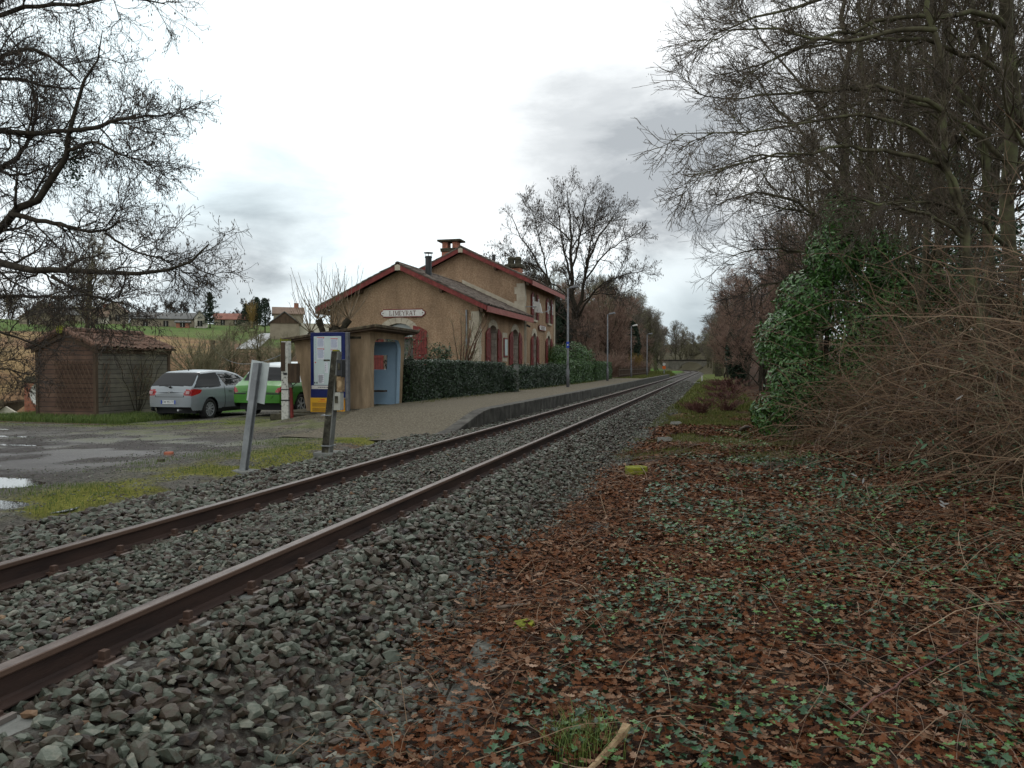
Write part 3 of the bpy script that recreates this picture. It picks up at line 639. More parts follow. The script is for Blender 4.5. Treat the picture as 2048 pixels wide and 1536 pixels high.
# ---- sleepers: two concrete blocks each, clips as parts
def sleeper_mesh():
    m = MB()
    for s in (-1, 1):
        c = s*.86; m.hexa([(c-.33,-.15,-.36),(c+.33,-.15,-.36),(c+.33,.15,-.36),(c-.33,.15,-.36),(c-.27,-.105,-.158),(c+.27,-.105,-.158),(c+.27,.105,-.158),(c-.27,.105,-.158)])
    m.box(-.55,.55,-.03,.03,-.30,-.24); return m
sl0 = sleeper_mesh().build('sleeper', M['concrete']); bevel(sl0, .03, 2)
def clip_mesh(s):
    m = MB(); x_ = s*.095
    m.box(min(x_, x_+s*.06), max(x_, x_+s*.06), -.045, .045, -.157, -.138, 0)
    m.box(x_-.018, x_+.018, -.018, .018, -.138, -.085, 0)
    m.box(min(x_-.03*s, x_+.03*s), max(x_-.03*s, x_+.03*s), -.04, .04, -.138, -.125, 0)
    m.box(min(x_+s*.05, x_+s*.075), max(x_+s*.05, x_+s*.075), -.06, .06, -.156, -.135, 1)
    return m
clips = []
for r_ in (-.753, .753):
    for s in (-1, 1):
        c = clip_mesh(s).build('rail_clip', [M['clip'], M['clipsteel']], sl0); c.location = (r_, 0, 0); clips.append(c)
ys = list(np.arange(1.2, 150, .6))
tag(sl0, 'bi-block concrete sleeper half sunk in ballast under both rails', 'sleeper', 'concrete sleepers under the rails')
sl0.location = (float(track_x(ys[0])), ys[0], 0)
for yv in ys[1:]:
    if yv < 42: c = copy_tree(sl0)
    else: c = sl0.copy(); COL.objects.link(c)
    c.location = (float(track_x(yv)), yv, 0)
# ---- platform
pm = MB(); PX = -5.28
def plat_poly(yv): return .2*float(sst(yv, 14.9, 18.2)) - .17*(1-float(sst(yv, 14.9, 18.2)))
pys = [13.7, 14.3, 14.9, 15.6, 16.3, 17, 17.6, 18.2, 20]+list(range(24, 102, 4)); V = []; F = []
pv = []
for yv in pys:
    z_ = plat_poly(yv); w_ = 3.2 if yv < 60 else 3.0
    for xx in (PX-.28, PX-1.2, PX-w_): pv.append((xx, yv, z_+.012+(.02*math.sin(yv*1.7+xx) if xx < PX-.5 else 0)))
k = 3; pf = [(i*k+j, (i+1)*k+j, (i+1)*k+j+1, i*k+j+1) for i in range(len(pys)-1) for j in range(k-1)]
mk('platform', pv, pf, M['asphaltpath'])['kind'] = 'structure'
kb = MB()
for i in range(2, len(pys)-1):
    y0, y1 = pys[i], pys[i+1]; z0, z1 = plat_poly(y0), plat_poly(y1); g = .006
    kb.hexa([(PX-.30,y0+g,-.5),(PX,y0+g,-.5),(PX,y1-g,-.5),(PX-.30,y1-g,-.5),(PX-.30,y0+g,z0+.018),(PX,y0+g,z0+.018),(PX,y1-g,z1+.018),(PX-.30,y1-g,z1+.018)])
M['kerb'] = pmat('dark_kerb_concrete', [(.02,.018,.014),(.055,.05,.042),(.11,.105,.088)], 3, .9, .4, 40, detail=9, contrast=(.3,.7))
bevel(kb.build('platform_kerb', M['kerb']), .012, 1)['kind'] = 'structure'
# grass on the far end of the platform
# ---- puddles
pv = []; pf = []
for (a, b, r1, r2) in PUD:
    n = 36; base = len(pv); zc = Hf(a, b)+.030; pv.append((a, b, zc))
    for i in range(n):
        t = 2*math.pi*i/n; pv.append((a+math.cos(t)*r1*1.6, b+math.sin(t)*r2*1.9, zc))
    pf += [(base, base+1+i, base+1+(i+1) % n) for i in range(n)]
mk('water', pv, pf, M['water'])['kind'] = 'structure'
# ================================================================== STATION
GZB = .15     # ground level at the station
st = empty('station_building', (-11, 45, GZB), 0, 'ochre rendered country railway station with red shutters, low gabled wing joined to taller wing', 'building')
def stp(o): o.parent = st; o.matrix_parent_inverse = Matrix.Translation((11, -45, -GZB)); return o
def warch(mb, x, y0, y1, z0, z1, ops, depth=.38, mi=0, mj=1, mb_=2, segs=10, flip=1):
    """wall on the plane x=const, facing +x, with arched openings ops=(ya, yb, zb, zspring, rise)"""
    ops = sorted(ops); cur = y0
    def quad(a, b, c, d, m): mb.add([a, b, c, d], [(0,1,2,3)], m)
    for (ya, yb, zb, zs, rise) in ops:
        quad((x,cur,z0),(x,ya,z0),(x,ya,z1),(x,cur,z1), mi)
        if zb > z0: quad((x,ya,z0),(x,yb,z0),(x,yb,zb),(x,ya,zb), mi)
        ar = []
        for i in range(segs+1):
            t = math.pi*i/segs; ar.append(((ya+yb)/2-math.cos(t)*(yb-ya)/2, zs+math.sin(t)*rise))
        for (a, za), (b, zb_) in zip(ar, ar[1:]):
            quad((x,a,za),(x,b,zb_),(x,b,z1),(x,a,z1), mi)
            quad((x,a,za),(x-depth,a,za),(x-depth,b,zb_),(x,b,zb_), mj)
        quad((x,ya,zb),(x,ya,zs),(x-depth,ya,zs),(x-depth,ya,zb), mj); quad((x,yb,zb),(x-depth,yb,zb),(x-depth,yb,zs),(x,yb,zs), mj)
        quad((x,ya,zb),(x-depth,ya,zb),(x-depth,yb,zb),(x,yb,zb), mj)
        mb.add([(x-depth+.003,a,z_) for a, z_ in [(ya, zb), (yb, zb)]+ar[::-1]], [tuple(range(len(ar)+2))], mb_)
        cur = yb
    quad((x,cur,z0),(x,y1,z0),(x,y1,z1),(x,cur,z1), mi)
def arch_trim(name, x, ya, yb, zs, rise, w, parent, th=.03, leg=.15):
    m = MB(); n = 9
    for i in range(n):
        t0 = math.pi*i/n+.012; t1 = math.pi*(i+1)/n-.012
        q = []
        for t, rr in ((t0,0),(t1,0),(t1,w),(t0,w)):
            q.append(((ya+yb)/2-math.cos(t)*((yb-ya)/2+rr), zs+math.sin(t)*(rise+rr)))
        m.prism(q, 'x', x+.002, x+th)
    o = m.build(name, M['stone'], parent); return o
def shutter(x, y0, y1, z0, z1, parent, hinge_left=True, louvre=False, ang=0.0, label=None):
    root = MB(); h = z1-z0; w = y1-y0; n = 5
    # leaf with a sloped/curved top following half an arch
    top = []
    for i in range(6):
        t = i/5; rise = math.sin(t*math.pi/2)*.28*w/.7
        top.append((y0+w*t, z1-.28+rise) if hinge_left else (y1-w*t, z1-.28+rise))
    poly = [(y0, z0), (y1, z0)]+(top[::-1] if hinge_left else top)
    if not hinge_left: poly = [(y0, z0), (y1, z0)]+top
    root.prism(poly, 'x', x+.045, x+.085)
    for i in range(1, n): root.box(x+.084, x+.089, y0+w*i/n-.006, y0+w*i/n+.006, z0, z1-.3, 1)
    for zz in (z0+.35, z0+h*.5, z1-.55): root.box(x+.085, x+.112, y0+.03, y1-.03, zz-.05, zz+.05)
    a = (y0+.06, z0+.45); b = (y1-.06, z0+h*.5-.06); 
    root.prism([(a[0], a[1]), (a[0]+.1, a[1]), (b[0], b[1]), (b[0]-.1, b[1])], 'x', x+.085, x+.108)
    o = root.build('shutter', [M['red'], M['darkgap']], parent)
    if louvre:
        l = MB()
        for i in range(9): l.box(x+.112, x+.125, y0+.08, y1-.06, z1-.42-i*.085, z1-.42-i*.085+.05)
        l.build('louvre', M['white'], o)
    return o
FX = -11.0
lw = MB()
low_ops = [(37.59,39.04,.22,3.0,.38),(42.2,43.62,.22,3.0,.38)]
warch(lw, FX, 35.8, 45.1, -.5, 4.02, low_ops)
# gable wall of the low wing (plane y=35.8) with one arched opening
AX, AZ = -15.0, 6.08
gy0 = 35.8
go = (-15.95, -14.4, .22, 2.95, .45)
def gx_top(xx): return AZ-abs(xx-AX)*.462
xs = [-18.95, go[0]]
lw.add([(-18.95,gy0,-.5),(go[0],gy0,-.5),(go[0],gy0,gx_top(go[0])),(-18.95,gy0,gx_top(-18.95))], [(0,1,2,3)])
lw.add([(go[1],gy0,-.5),(-11,gy0,-.5),(-11,gy0,gx_top(-11)),(go[1],gy0,gx_top(go[1]))], [(0,1,2,3)])
ar = [((go[0]+go[1])/2-math.cos(math.pi*i/10)*(go[1]-go[0])/2, go[3]+math.sin(math.pi*i/10)*go[4]) for i in range(11)]
for (a, za), (b, zb) in zip(ar, ar[1:]):
    if a < AX < b: lw.add([(a,gy0,za),(b,gy0,zb),(b,gy0,gx_top(b)),(AX,gy0,AZ),(a,gy0,gx_top(a))], [(0,1,2,3,4)])
    else: lw.add([(a,gy0,za),(b,gy0,zb),(b,gy0,gx_top(b)),(a,gy0,gx_top(a))], [(0,1,2,3)])
    lw.add([(a,gy0,za),(a,gy0+.3,za),(b,gy0+.3,zb),(b,gy0,zb)], [(0,1,2,3)], 1)
for xx in (go[0], go[1]): lw.add([(xx,gy0,go[2]),(xx,gy0+.3,go[2]),(xx,gy0+.3,go[3]),(xx,gy0,go[3])], [(0,1,2,3)], 1)
lw.add([(xx, gy0+.297, zz) for xx, zz in [(go[0], go[2]), (go[1], go[2])]+ar[::-1]], [tuple(range(13))], 2)
lw.add([(-18.95,gy0,-.5),(-18.95,45.1,-.5),(-18.95,45.1,4.2),(-18.95,gy0,4.2)], [(0,1,2,3)])
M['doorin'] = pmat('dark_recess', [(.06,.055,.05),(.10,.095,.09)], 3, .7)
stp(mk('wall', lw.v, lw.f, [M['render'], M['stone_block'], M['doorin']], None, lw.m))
tw = MB(); TX = -10.97
tall_ops = [(47.22,48.22,.22,2.95,.42),(51.6,52.6,.22,2.95,.42)]
warch(tw, TX, 45.1, 54.3, -.5, 3.86, tall_ops)
warch(tw, TX, 45.1, 54.3, 3.86, 6.35, [(47.29,48.21,4.2,5.55,.35),(51.76,52.68,4.2,5.55,.35)])
TAX, TAZ = -14.85, 8.28
def tgz(xx): return TAZ-abs(xx-TAX)*.468
for (yy) in (45.1, 54.3):
    tw.add([(-18.73,yy,-.5),(TX,yy,-.5),(TX,yy,tgz(TX)),(TAX,yy,TAZ),(-18.73,yy,tgz(-18.73))], [(0,1,2,3,4)])
tw.add([(-18.73,45.1,-.5),(-18.73,54.3,-.5),(-18.73,54.3,6.4),(-18.73,45.1,6.4)], [(0,1,2,3)])
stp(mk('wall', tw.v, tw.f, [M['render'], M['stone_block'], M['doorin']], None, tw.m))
# quoins and pale bands
qm = MB()
def quoin(mb, x, y, z0, z1, wx, wy, sx, sy, t=.03):
    z = z0; k = 0
    while z < z1-.05:
        h = min(.42, z1-z); a = wx*(1 if k % 2 else .78); b = wy*(1 if not k % 2 else .78)
        mb.box(min(x, x-sx*a), max(x, x-sx*a), min(y-sy*t, y), max(y-sy*t, y)+.0, z+.004, z+h-.004)
        mb.box(min(x+sx*t, x), max(x+sx*t, x), min(y-sy*t, y+sy*b), max(y-sy*t, y+sy*b), z+.004, z+h-.004)
        z += h; k += 1
quoin(qm, -11, 35.8, .15, 3.95, .48, .42, 1, 1)
stp(qm.build('quoin', M['stone']))
qm = MB(); quoin(qm, TX, 45.1, .15, 6.25, .62, .40, 1, 1, .028); stp(qm.build('quoin', M['stone']))
qm = MB()
qm.box(TX, TX+.028, 53.95, 54.3, .15, 6.25); stp(qm.build('quoin', M['stone']))
# pale flashing band above low roof on the tall gable
fb = MB(); slope = .462
for (x0, x1) in ((-11.4, -14.9),):
    za = lambda xx: 6.34-abs(xx-AX)*slope
    fb.hexa([(x0,45.03,za(x0)),(x0,45.1,za(x0)),(x1,45.1,za(x1)),(x1,45.03,za(x1)),(x0,45.03,za(x0)+.28),(x0,45.1,za(x0)+.28),(x1,45.1,za(x1)+.28),(x1,45.03,za(x1)+.28)])
stp(fb.build('flashing', M['stone']))
# windows/doors: trims + shutters + sills
for ops, X_, shL, shR in ((low_ops, FX, ((36.88,37.57),(41.45,42.18)), ((39.06,39.76),(43.64,44.36))), (tall_ops, TX, ((46.62,47.2),(51.0,51.58)), ((48.24,48.84),(52.62,53.2)))):
    for i, (ya, yb, zb, zs, rise) in enumerate(ops):
        dd = MB(); d = .36
        dd.box(X_-d+.01, X_-d+.05, ya+.02, ya+.10, zb, zs); dd.box(X_-d+.01, X_-d+.05, yb-.10, yb-.02, zb, zs); dd.box(X_-d+.01, X_-d+.05, (ya+yb)/2-.04, (ya+yb)/2+.04, zb, zs+.25)
        dd.box(X_-d+.01, X_-d+.05, ya+.10, yb-.1, zs-.04, zs+.04); dd.box(X_-d+.01, X_-d+.045, ya+.1, yb-.1, zb, zb+.8)
        door = stp(dd.build('door', M['red']))
        stp(arch_trim('arch_trim', X_, ya, yb, zs, rise, .30, None))
        sh = shutter(X_, *shL[i], .26, 3.22, None, True); stp(sh)
        sh = shutter(X_, *shR[i], .26, 3.22, None, False); stp(sh)
for (ya, yb), (a, b), (c, d_) in (((47.29,48.21),(46.67,47.27),(48.23,48.75)), ((51.76,52.68),(51.12,51.74),(52.7,53.3))):
    w = MB(); d = .36
    w.box(TX-d+.01, TX-d+.05, ya, yb, 4.2, 4.28); w.box(TX-d+.01, TX-d+.05, (ya+yb)/2-.03, (ya+yb)/2+.03, 4.28, 5.8); w.box(TX-d+.01, TX-d+.05, ya, ya+.06, 4.28, 5.6); w.box(TX-d+.01, TX-d+.05, yb-.06, yb, 4.28, 5.6)
    wi = stp(w.build('window', M['white']))
    sl = MB(); sl.box(TX-.05, TX+.10, ya-.08, yb+.08, 4.08, 4.2); s_ = stp(sl.build('sill', M['stone']))
    stp(shutter(TX, a, b, 4.22, 5.95, None, True, True)); stp(shutter(TX, c, d_, 4.22, 5.95, None, False, True))
# gable door shutters
def gshut(x0, x1):
    m = MB(); m.prism([(x0,.26),(x1,.26),(x1,3.0),((x0+x1)/2,3.2),(x0,3.28)] if x0 > -15 else [(x0,.26),(x1,.26),(x1,3.28),(x0,3.0)], 'y', gy0-.085, gy0-.045)
    for zz in (.7, 1.7, 2.6): m.box(x0+.03, x1-.03, gy0-.11, gy0-.085, zz-.05, zz+.05)
    for i in range(1, 5): m.box(x0+(x1-x0)*i/5-.006, x0+(x1-x0)*i/5+.006, gy0-.089, gy0-.0845, .26, 2.95, 1)
    return stp(m.build('shutter', [M['red'], M['darkgap']]))
gshut(-14.38, -13.66); gshut(-16.7, -15.98)
m = MB(); n = 9
for i in range(n):
    t0 = math.pi*i/n+.01; t1 = math.pi*(i+1)/n-.01; q = [((go[0]+go[1])/2-math.cos(t)*((go[1]-go[0])/2+r_), go[3]+math.sin(t)*(go[4]+r_)) for t, r_ in ((t0,0),(t1,0),(t1,.3),(t0,.3))]
    m.prism(q, 'y', gy0-.03, gy0-.002)
stp(m.build('arch_trim', M['stone']))
M['fanglass'] = pmat('pale_fanlight', [(.20,.23,.22),(.28,.31,.29)], 3, .15, spec=.6)
m = MB(); m.add([(xx, gy0+.2, zz) for xx, zz in [(go[0]+.03, 2.7), (go[1]-.03, 2.7)]+[(a, b-.03) for a, b in ar[::-1]]], [tuple(range(13))]); fan = m.build('window', M['fanglass']); stp(fan)
m = MB()
for xx in (go[0]+.05, (go[0]+go[1])/2, go[1]-.05): m.box(xx-.03, xx+.03, gy0+.14, gy0+.2, 2.7, 3.1)
m.box(go[0], go[1], gy0+.14, gy0+.2, 2.64, 2.72); fr = m.build('frame', M['red'], fan)
# ---- roofs of canal tiles (real rounded rows and courses)
def tiled(p0, along, up, nrow, ncourse, pitch=.22, course=.36, amp=.045, step=.02, mat=None, name='roof', thick=.05, sub=6, wob=.012, seed=0):
    p0 = np.array(p0, float); a = np.array(along, float); u = np.array(up, float); LA = np.linalg.norm(a); LU = np.linalg.norm(u); a /= LA; u /= LU
    nrm = np.cross(a, u); nrm /= np.linalg.norm(nrm); nrm *= np.sign(nrm[2])
    na = max(2, int(LA/pitch)*sub); nu = max(1, int(round(LU/course))); ss = np.linspace(0, LA, na+1); rows = []
    for k in range(nu):
        rows += [(k*LU/nu+.001, step), ((k+1)*LU/nu-.001, 0)]
    rows[-1] = (LU, 0)
    r = np.random.default_rng(seed); jit = r.uniform(-wob, wob, (nu, int(na/sub)+2)); V = []
    for i, (t, hz) in enumerate(rows):
        h = np.abs(np.sin(ss/pitch*np.pi))*amp+hz+jit[i//2, (ss/pitch).astype(int).clip(0, jit.shape[1]-1)]
        sag = -.03*np.sin(np.pi*ss/LA)
        V.append(p0+a*ss[:, None]+u*(t+ (jit[i//2, (ss/pitch).astype(int).clip(0, jit.shape[1]-1)])[:, None]*1.2 if i % 2 == 0 else t)+nrm*(h+sag)[:, None])
    top = np.concatenate(V); m_ = len(ss); R_ = len(rows); idx = np.arange(m_*R_).reshape(R_, m_)
    F = np.stack([idx[:-1,:-1], idx[:-1,1:], idx[1:,1:], idx[1:,:-1]], 2).reshape(-1, 4)
    # underside
    b0 = len(top); c = [p0-nrm*thick, p0+a*LA-nrm*thick, p0+a*LA+u*LU-nrm*thick, p0+u*LU-nrm*thick]
    c2 = [p0, p0+a*LA, p0+a*LA+u*LU, p0+u*LU]
    V = np.concatenate([top, np.array(c+c2)]); q = [[b0, b0+3, b0+2, b0+1]]+[[b0+i, b0+(i+1) % 4, b0+4+(i+1) % 4, b0+4+i] for i in range(4)]
    return mk(name, V, np.concatenate([F, np.array(q)]), mat)
def gable_roof(name, xa, za, xe0, xe1, slope, y0, y1, mat, par):
    ze0 = za-abs(xe0-xa)*slope; ze1 = za-abs(xe1-xa)*slope
    r1 = tiled((xe1, y0, ze1), (0, y1-y0, 0), (xa-xe1, 0, za-ze1), 0, 0, mat=mat, name=name, seed=1)
    r2 = tiled((xe0, y0, ze0), (0, y1-y0, 0), (xa-xe0, 0, za-ze0), 0, 0, mat=mat, name=name, seed=2)
    par(r1); par(r2)
    rg_ = MB(); n = int((y1-y0)/.42)
    for i in range(n):
        a = y0+(y1-y0)*i/n; b = y0+(y1-y0)*(i+1)/n+.03; r_ = .13
        pts = [(xa+math.cos(t)*r_, za-.03+math.sin(t)*r_*.85) for t in [math.pi*k/8 for k in range(9)]]+[(xa-r_*.85, za-.05), (xa+r_*.85, za-.05)]
        rg_.prism(pts, 'y', a, b)
    par(rg_.build('ridge_tiles', mat)); 
    # barge boards and fascia
    for yy in (y0+.02,):
        for xe in (xe0, xe1):
            ze = za-abs(xe-xa)*slope; bb = MB()
            bb.hexa([(xa,yy,za-.30),(xa,yy+.045,za-.30),(xe,yy+.045,ze-.30),(xe,yy,ze-.30),(xa,yy,za-.055),(xa,yy+.045,za-.055),(xe,yy+.045,ze-.055),(xe,yy,ze-.055)])
            par(bb.build('barge_board', M['red']))
    fa = MB(); fa.box(xe1-.04, xe1+.005, y0+.02, y1, ze1-.34, ze1-.06); par(fa.build('fascia', M['redd']))
    fa = MB(); fa.box(xe0-.005, xe0+.04, y0+.02, y1, ze0-.34, ze0-.06); par(fa.build('fascia', M['redd']))
    so_ = MB(); so_.box(min(xe1-.04, xe1-.55), xe1-.04, y0+.07, y1-.02, ze1-.12, ze1-.09); par(so_.build('soffit', M['darkwood']))
    pk = MB(); pk.box(xa-.14, xa+.14, y0+.0, y0+.018, za-.36, za-.02); par(pk.build('ridge_block', M['stone']))
    # purlin ends
    for fx in (.48, .93):
        for xe in (xe0, xe1):
            xx = xa+(xe-xa)*fx; zz = za-abs(xx-xa)*slope; pu = MB(); pu.box(xx-.09, xx+.09, y0+.07, y0+.62, zz-.40, zz-.12); pu.box(xx-.06, xx+.06, y0+.1, y0+.3, zz-.48, zz-.40)
            par(pu.build('purlin', M['darkwood']))
gable_roof('roof', AX, 6.33, -19.5, -10.4, .462, 35.25, 45.08, M['tile'], stp)
gable_roof('roof', TAX, 8.52, -19.3, -10.35, .468, 44.55, 54.9, M['tile'], stp)
# ---- chimneys, flue
c1 = MB(); c1.box(-17.15, -16.05, 47.6, 48.3, 6.9, 8.75); ch = stp(c1.build('chimney', M['brick']))
def chpart(b, name, mat): o = b.build(name, mat, ch); return o
b = MB(); b.box(-17.22,-15.98,47.53,48.37,8.72,8.95); b.box(-17.25,-15.95,47.5,48.4,8.87,8.93); bevel(chpart(b, 'chimney_band', M['mossstone']), .03)
b = MB()
for (a, c_) in ((-17.12,-16.75),(-16.42,-16.08)): b.box(a, c_, 47.62, 48.28, 8.95, 9.38)
chpart(b, 'chimney_piers', M['brick'])
b = MB(); b.box(-17.4,-15.8,47.4,48.5,9.38,9.50); b.box(-17.2,-16.0,47.55,48.35,9.35,9.385); bevel(chpart(b, 'chimney_cap', M['mossstone']), .02)
b = MB(); b.box(-13.3,-12.36,49.6,50.3,6.6,7.78); ch = stp(b.build('chimney', M['brick']))
b = MB(); b.box(-13.42,-12.24,49.48,50.42,7.78,8.05); bevel(chpart(b, 'chimney_band', M['mossstone']), .08, 3)
b = MB()
for xx in (-13.08, -12.60): b.tube([(xx,49.95,8.05),(xx,49.95,8.3),(xx,49.95,8.36),(xx,49.95,8.5),(xx,49.95,8.56)], [.22,.22,.255,.25,.14], 12)
chpart(b, 'chimney_pots', M['mossstone'])
b = MB(); b.tube([(-14.0,36.9,5.7),(-14.0,36.9,6.85)], .165, 14); b.tube([(-14.0,36.9,5.78),(-14.0,36.9,5.84)], .20, 14); b.tube([(-14.0,36.9,6.76),(-14.0,36.9,6.83)], .19, 14)
b.tube([(-14.0,36.9,7.0),(-14.0,36.9,7.03),(-14.0,36.9,7.06)], [.25,.24,.05], 14)
for k in range(4): a = k*math.pi/2+.4; b.tube([(-14+.14*math.cos(a),36.9+.14*math.sin(a),6.8),(-14+.14*math.cos(a),36.9+.14*math.sin(a),7.02)], .012, 5)
stp(b.build('flue', M['black'], smooth=False))
b = MB(); b.tube([(-14.15,49.5,7.9),(-14.15,49.5,8.62)], .12, 12); b.tube([(-14.15,49.5,8.6),(-14.15,49.5,8.7)], [.15,.13], 12); stp(b.build('vent_pipe', M['black']))
b = MB(); b.tube([(-11.6,35.72,.15),(-11.6,35.72,4.0)], .045, 8); stp(b.build('downpipe', M['galv']))
b = MB(); b.tube([(TX+.06,45.25,3.95),(TX+.06,45.25,.2)], .03, 6); stp(b.build('downpipe', M['stone']))
# ---- serif lettering made of strokes
def serif_word(word, H_, cw, gap, th=.16, thin=.09):
    """list of polygons (u,v) for the word, v from 0..H_"""
    G = {'L': [('r',0,0,th,1),('r',-.08,0,.62,thin),('r',-.08,1-thin,th+.08,1),('r',.62-thin,0,.62,.26)],
         'I': [('r',.2,0,.2+th,1),('r',.1,0,.3+th,thin),('r',.1,1-thin,.3+th,1)],
         'M': [('r',0,0,thin,1),('r',.78,0,.78+th,1),('l',thin/2,1,.44,.05,th),('l',.44,.05,.82,1,thin),('r',-.08,0,thin+.1,thin),('r',.68,0,.88+th,thin),('r',-.1,1-thin,thin,1),('r',.8,1-thin,.92+th,1)],
         'E': [('r',0,0,th,1),('r',-.08,0,.6,thin),('r',-.08,1-thin,.58,1),('r',th,.47,.42,.47+thin),('r',.6-thin,0,.6,.24),('r',.58-thin,.76,.58,1)],
         'Y': [('l',.0,1,.38,.45,th),('l',.78,1,.38,.45,thin),('r',.38-th/2,0,.38+th/2,.5),('r',.2,0,.56,thin),('r',-.12,1-thin,.16,1),('r',.62,1-thin,.9,1)],
         'R': [('r',0,0,th,1),('r',-.08,0,th+.1,thin),('r',-.08,1-thin,.42,1),('r',th,.46,.42,.46+thin),('r',.46,.56,.46+th,.92),('l',.3,.5,.66,.02,th),('l',.40,.98,.50,.90,thin),('l',.40,.48,.50,.58,thin)],
         'A': [('l',.02,0,.4,1,thin),('l',.78,0,.4,1,th),('r',.16,.28,.62,.28+thin),('r',-.1,0,.16,thin),('r',.6,0,.92,thin)],
         'T': [('r',.3,0,.3+th,1),('r',0,1-thin,.76,1),('r',.2,0,.4+th,thin),('r',0,.78,thin,1),('r',.76-thin,.78,.76,1)]}
    Wd = {'L': .62, 'I': .5, 'M': .94, 'E': .62, 'Y': .78, 'R': .7, 'A': .82, 'T': .76}
    out = []; u = 0
    for c in word:
        for s in G[c]:
            if s[0] == 'r': _, a, b_, c2, d2 = s; q = [(a,b_),(c2,b_),(c2,d2),(a,d2)]
            else: _, a, b_, c2, d2, w = s; q = [(a-w/2,b_),(a+w/2,b_),(c2+w/2,d2),(c2-w/2,d2)]
            out.append([(u+p*cw, v*H_) for p, v in q])
        u += (Wd[c]+gap)*cw
    return out, u-gap*cw
def station_sign(W_, Hh, M4, label, mirror=False):
    """scalloped enamel plate: local x right, y up, z out"""
    def outline(w, h, c):
        p = []; 
        for sx, sy in ((1,1),(-1,1),(-1,-1),(1,-1)):
            cx, cy = sx*(w-c), sy*h; q = []
            for i in range(5):
                t = math.pi/2*i/4; q.append((sx*(w-c)+sx*c*(1-math.cos(t))*1.0, sy*(h-c*.55*math.sin(t))))
            p += q if sx*sy < 0 else q[::-1]
            # bulge at mid end
        return p
    w, h = W_/2, Hh/2
    ends = []
    def plate(w, h):
        r = h*.62; top = []
        for i in range(9): t = -math.pi/2+math.pi*i/8; top.append((w-r+math.cos(t)*r, math.sin(t)*r))
        right = [(w-r*1.25, -h)]+[(w-r*1.1, -r)]+top+[(w-r*1.1, r)]+[(w-r*1.25, h)]
        return right+[(-a, b_) for a, b_ in right[::-1]]
    root = MB(); root.prism(plate(w, h), 'z', 0, .03); o = root.build('station_sign', M['red']); o.data.transform(M4)
    tag(o, label, 'sign')
    p2 = MB(); p2.prism(plate(w-.05, h-.05), 'z', .0302, .04); q = p2.build('sign_face', M['white'], o); q.data.transform(M4)
    pol, L = serif_word('LIMEYRAT', Hh*.56, Hh*.56*.82, .22); t = MB()
    for k_, pp in enumerate(pol): t.prism([((u-L/2), v-Hh*.28) for u, v in pp], 'z', .0402, .0440+.00005*k_)
    for s in (-1, 1): t.tube([(s*(w-h*.75), 0, .04), (s*(w-h*.75), 0, .05)], Hh*.07, 8)
    q = t.build('lettering', M['letter'], o); q.data.transform(M4); return o
station_sign(2.42, .42, frame4((-14.93, 35.77, 3.90), (1,0,0), (0,0,1)), 'white enamel name plate LIMEYRAT with red border on the gable wall')
station_sign(2.15, .36, frame4((TX+.06, 49.85, 3.78), (0,1,0), (0,0,1)), 'small white LIMEYRAT name plate on the platform front between the two storeys')
# notice frame, antenna, wall lamp
o = empty('notice_frame', (FX, 40.6, 2.3), 0, 'dark red framed notice case between the two arched doors', 'notice board')
b = MB(); b.box(0,.03,-.48,.48,-.78,.78); b.build('backing', M['stone'], o)
b = MB(); b.box(.03,.10,-.36,.36,-.55,.5); b.build('frame', M['red'], o)
b = MB(); b.box(.10,.104,-.28,.28,-.46,.42); b.build('glass', M['paper'], o)
o = empty('flat_antenna', (TX, 45.7, 4.85), 0, 'white flat panel antenna on a pole bracket under the upper window', 'antenna')
b = MB(); b.tube([(0,-.4,0),(.55,-.4,0),(.75,-.4,-.02)], .03, 6); b.tube([(.75,-.4,-.28),(.75,-.4,.3)], .03, 6); b.build('bracket', M['galv'], o)
b = MB(); b.hexa([(.55,-.25,-.32),(.6,-.2,-.34),(1.1,-.55,-.42),(1.06,-.6,-.4),(.50,-.35,.36),(.55,-.3,.34),(1.0,-.62,.16),(.97,-.67,.18)]); b.build('panel', M['white'], o)
b = MB(); b.tube([(.9,-.5,-.38),(1.15,.1,-.3),(1.25,.7,-.1)], .018, 5); b.tube([(1.25,.7,-.16),(1.25,.72,.1)], .06, 8); b.build('feed_arm', M['galv'], o)
b = MB(); b.box(.02,.14,-.07,.07,-.06,.06); b.tube([(.14,0,0),(.26,0,-.08)], [.04,.07], 10); wl_ = b.build('wall_lamp', M['black']); wl_.location = (TX, 45.45, 3.72); tag(wl_, 'small black spotlight at the corner below the low roof eave', 'lamp')
# lean-to roof beyond the station
b = MB(); b.hexa([(-11.6,55.0,2.25),(-9.6,55.0,1.95),(-9.6,58,1.95),(-11.6,58,2.25),(-11.6,55.0,2.35),(-9.6,55.0,2.05),(-9.6,58,2.05),(-11.6,58,2.35)]); o = empty('lean_to', (0,0,0), 0, 'low lean-to canopy roof sticking out past the far end of the station', 'shed')
b.build('roof', M['tile'], o); b = MB(); b.box(-11.5,-9.9,57.6,57.8,.1,2.0); b.box(-9.85,-9.75,55.2,55.3,.1,1.97); b.build('wall', M['houseb'], o)
# ================================================================== SHELTER
sh = empty('waiting_shelter', (-8.7, 18.6, 0), 0, 'small ochre concrete waiting shelter with slanted walls and blue painted inside', 'shelter')
def shp(o): o.parent = sh; o.matrix_parent_inverse = Matrix.Translation((8.7, -18.6, 0)); return o
b = MB(); T_ = .10
zt_f, zt_b = 2.25, 1.93
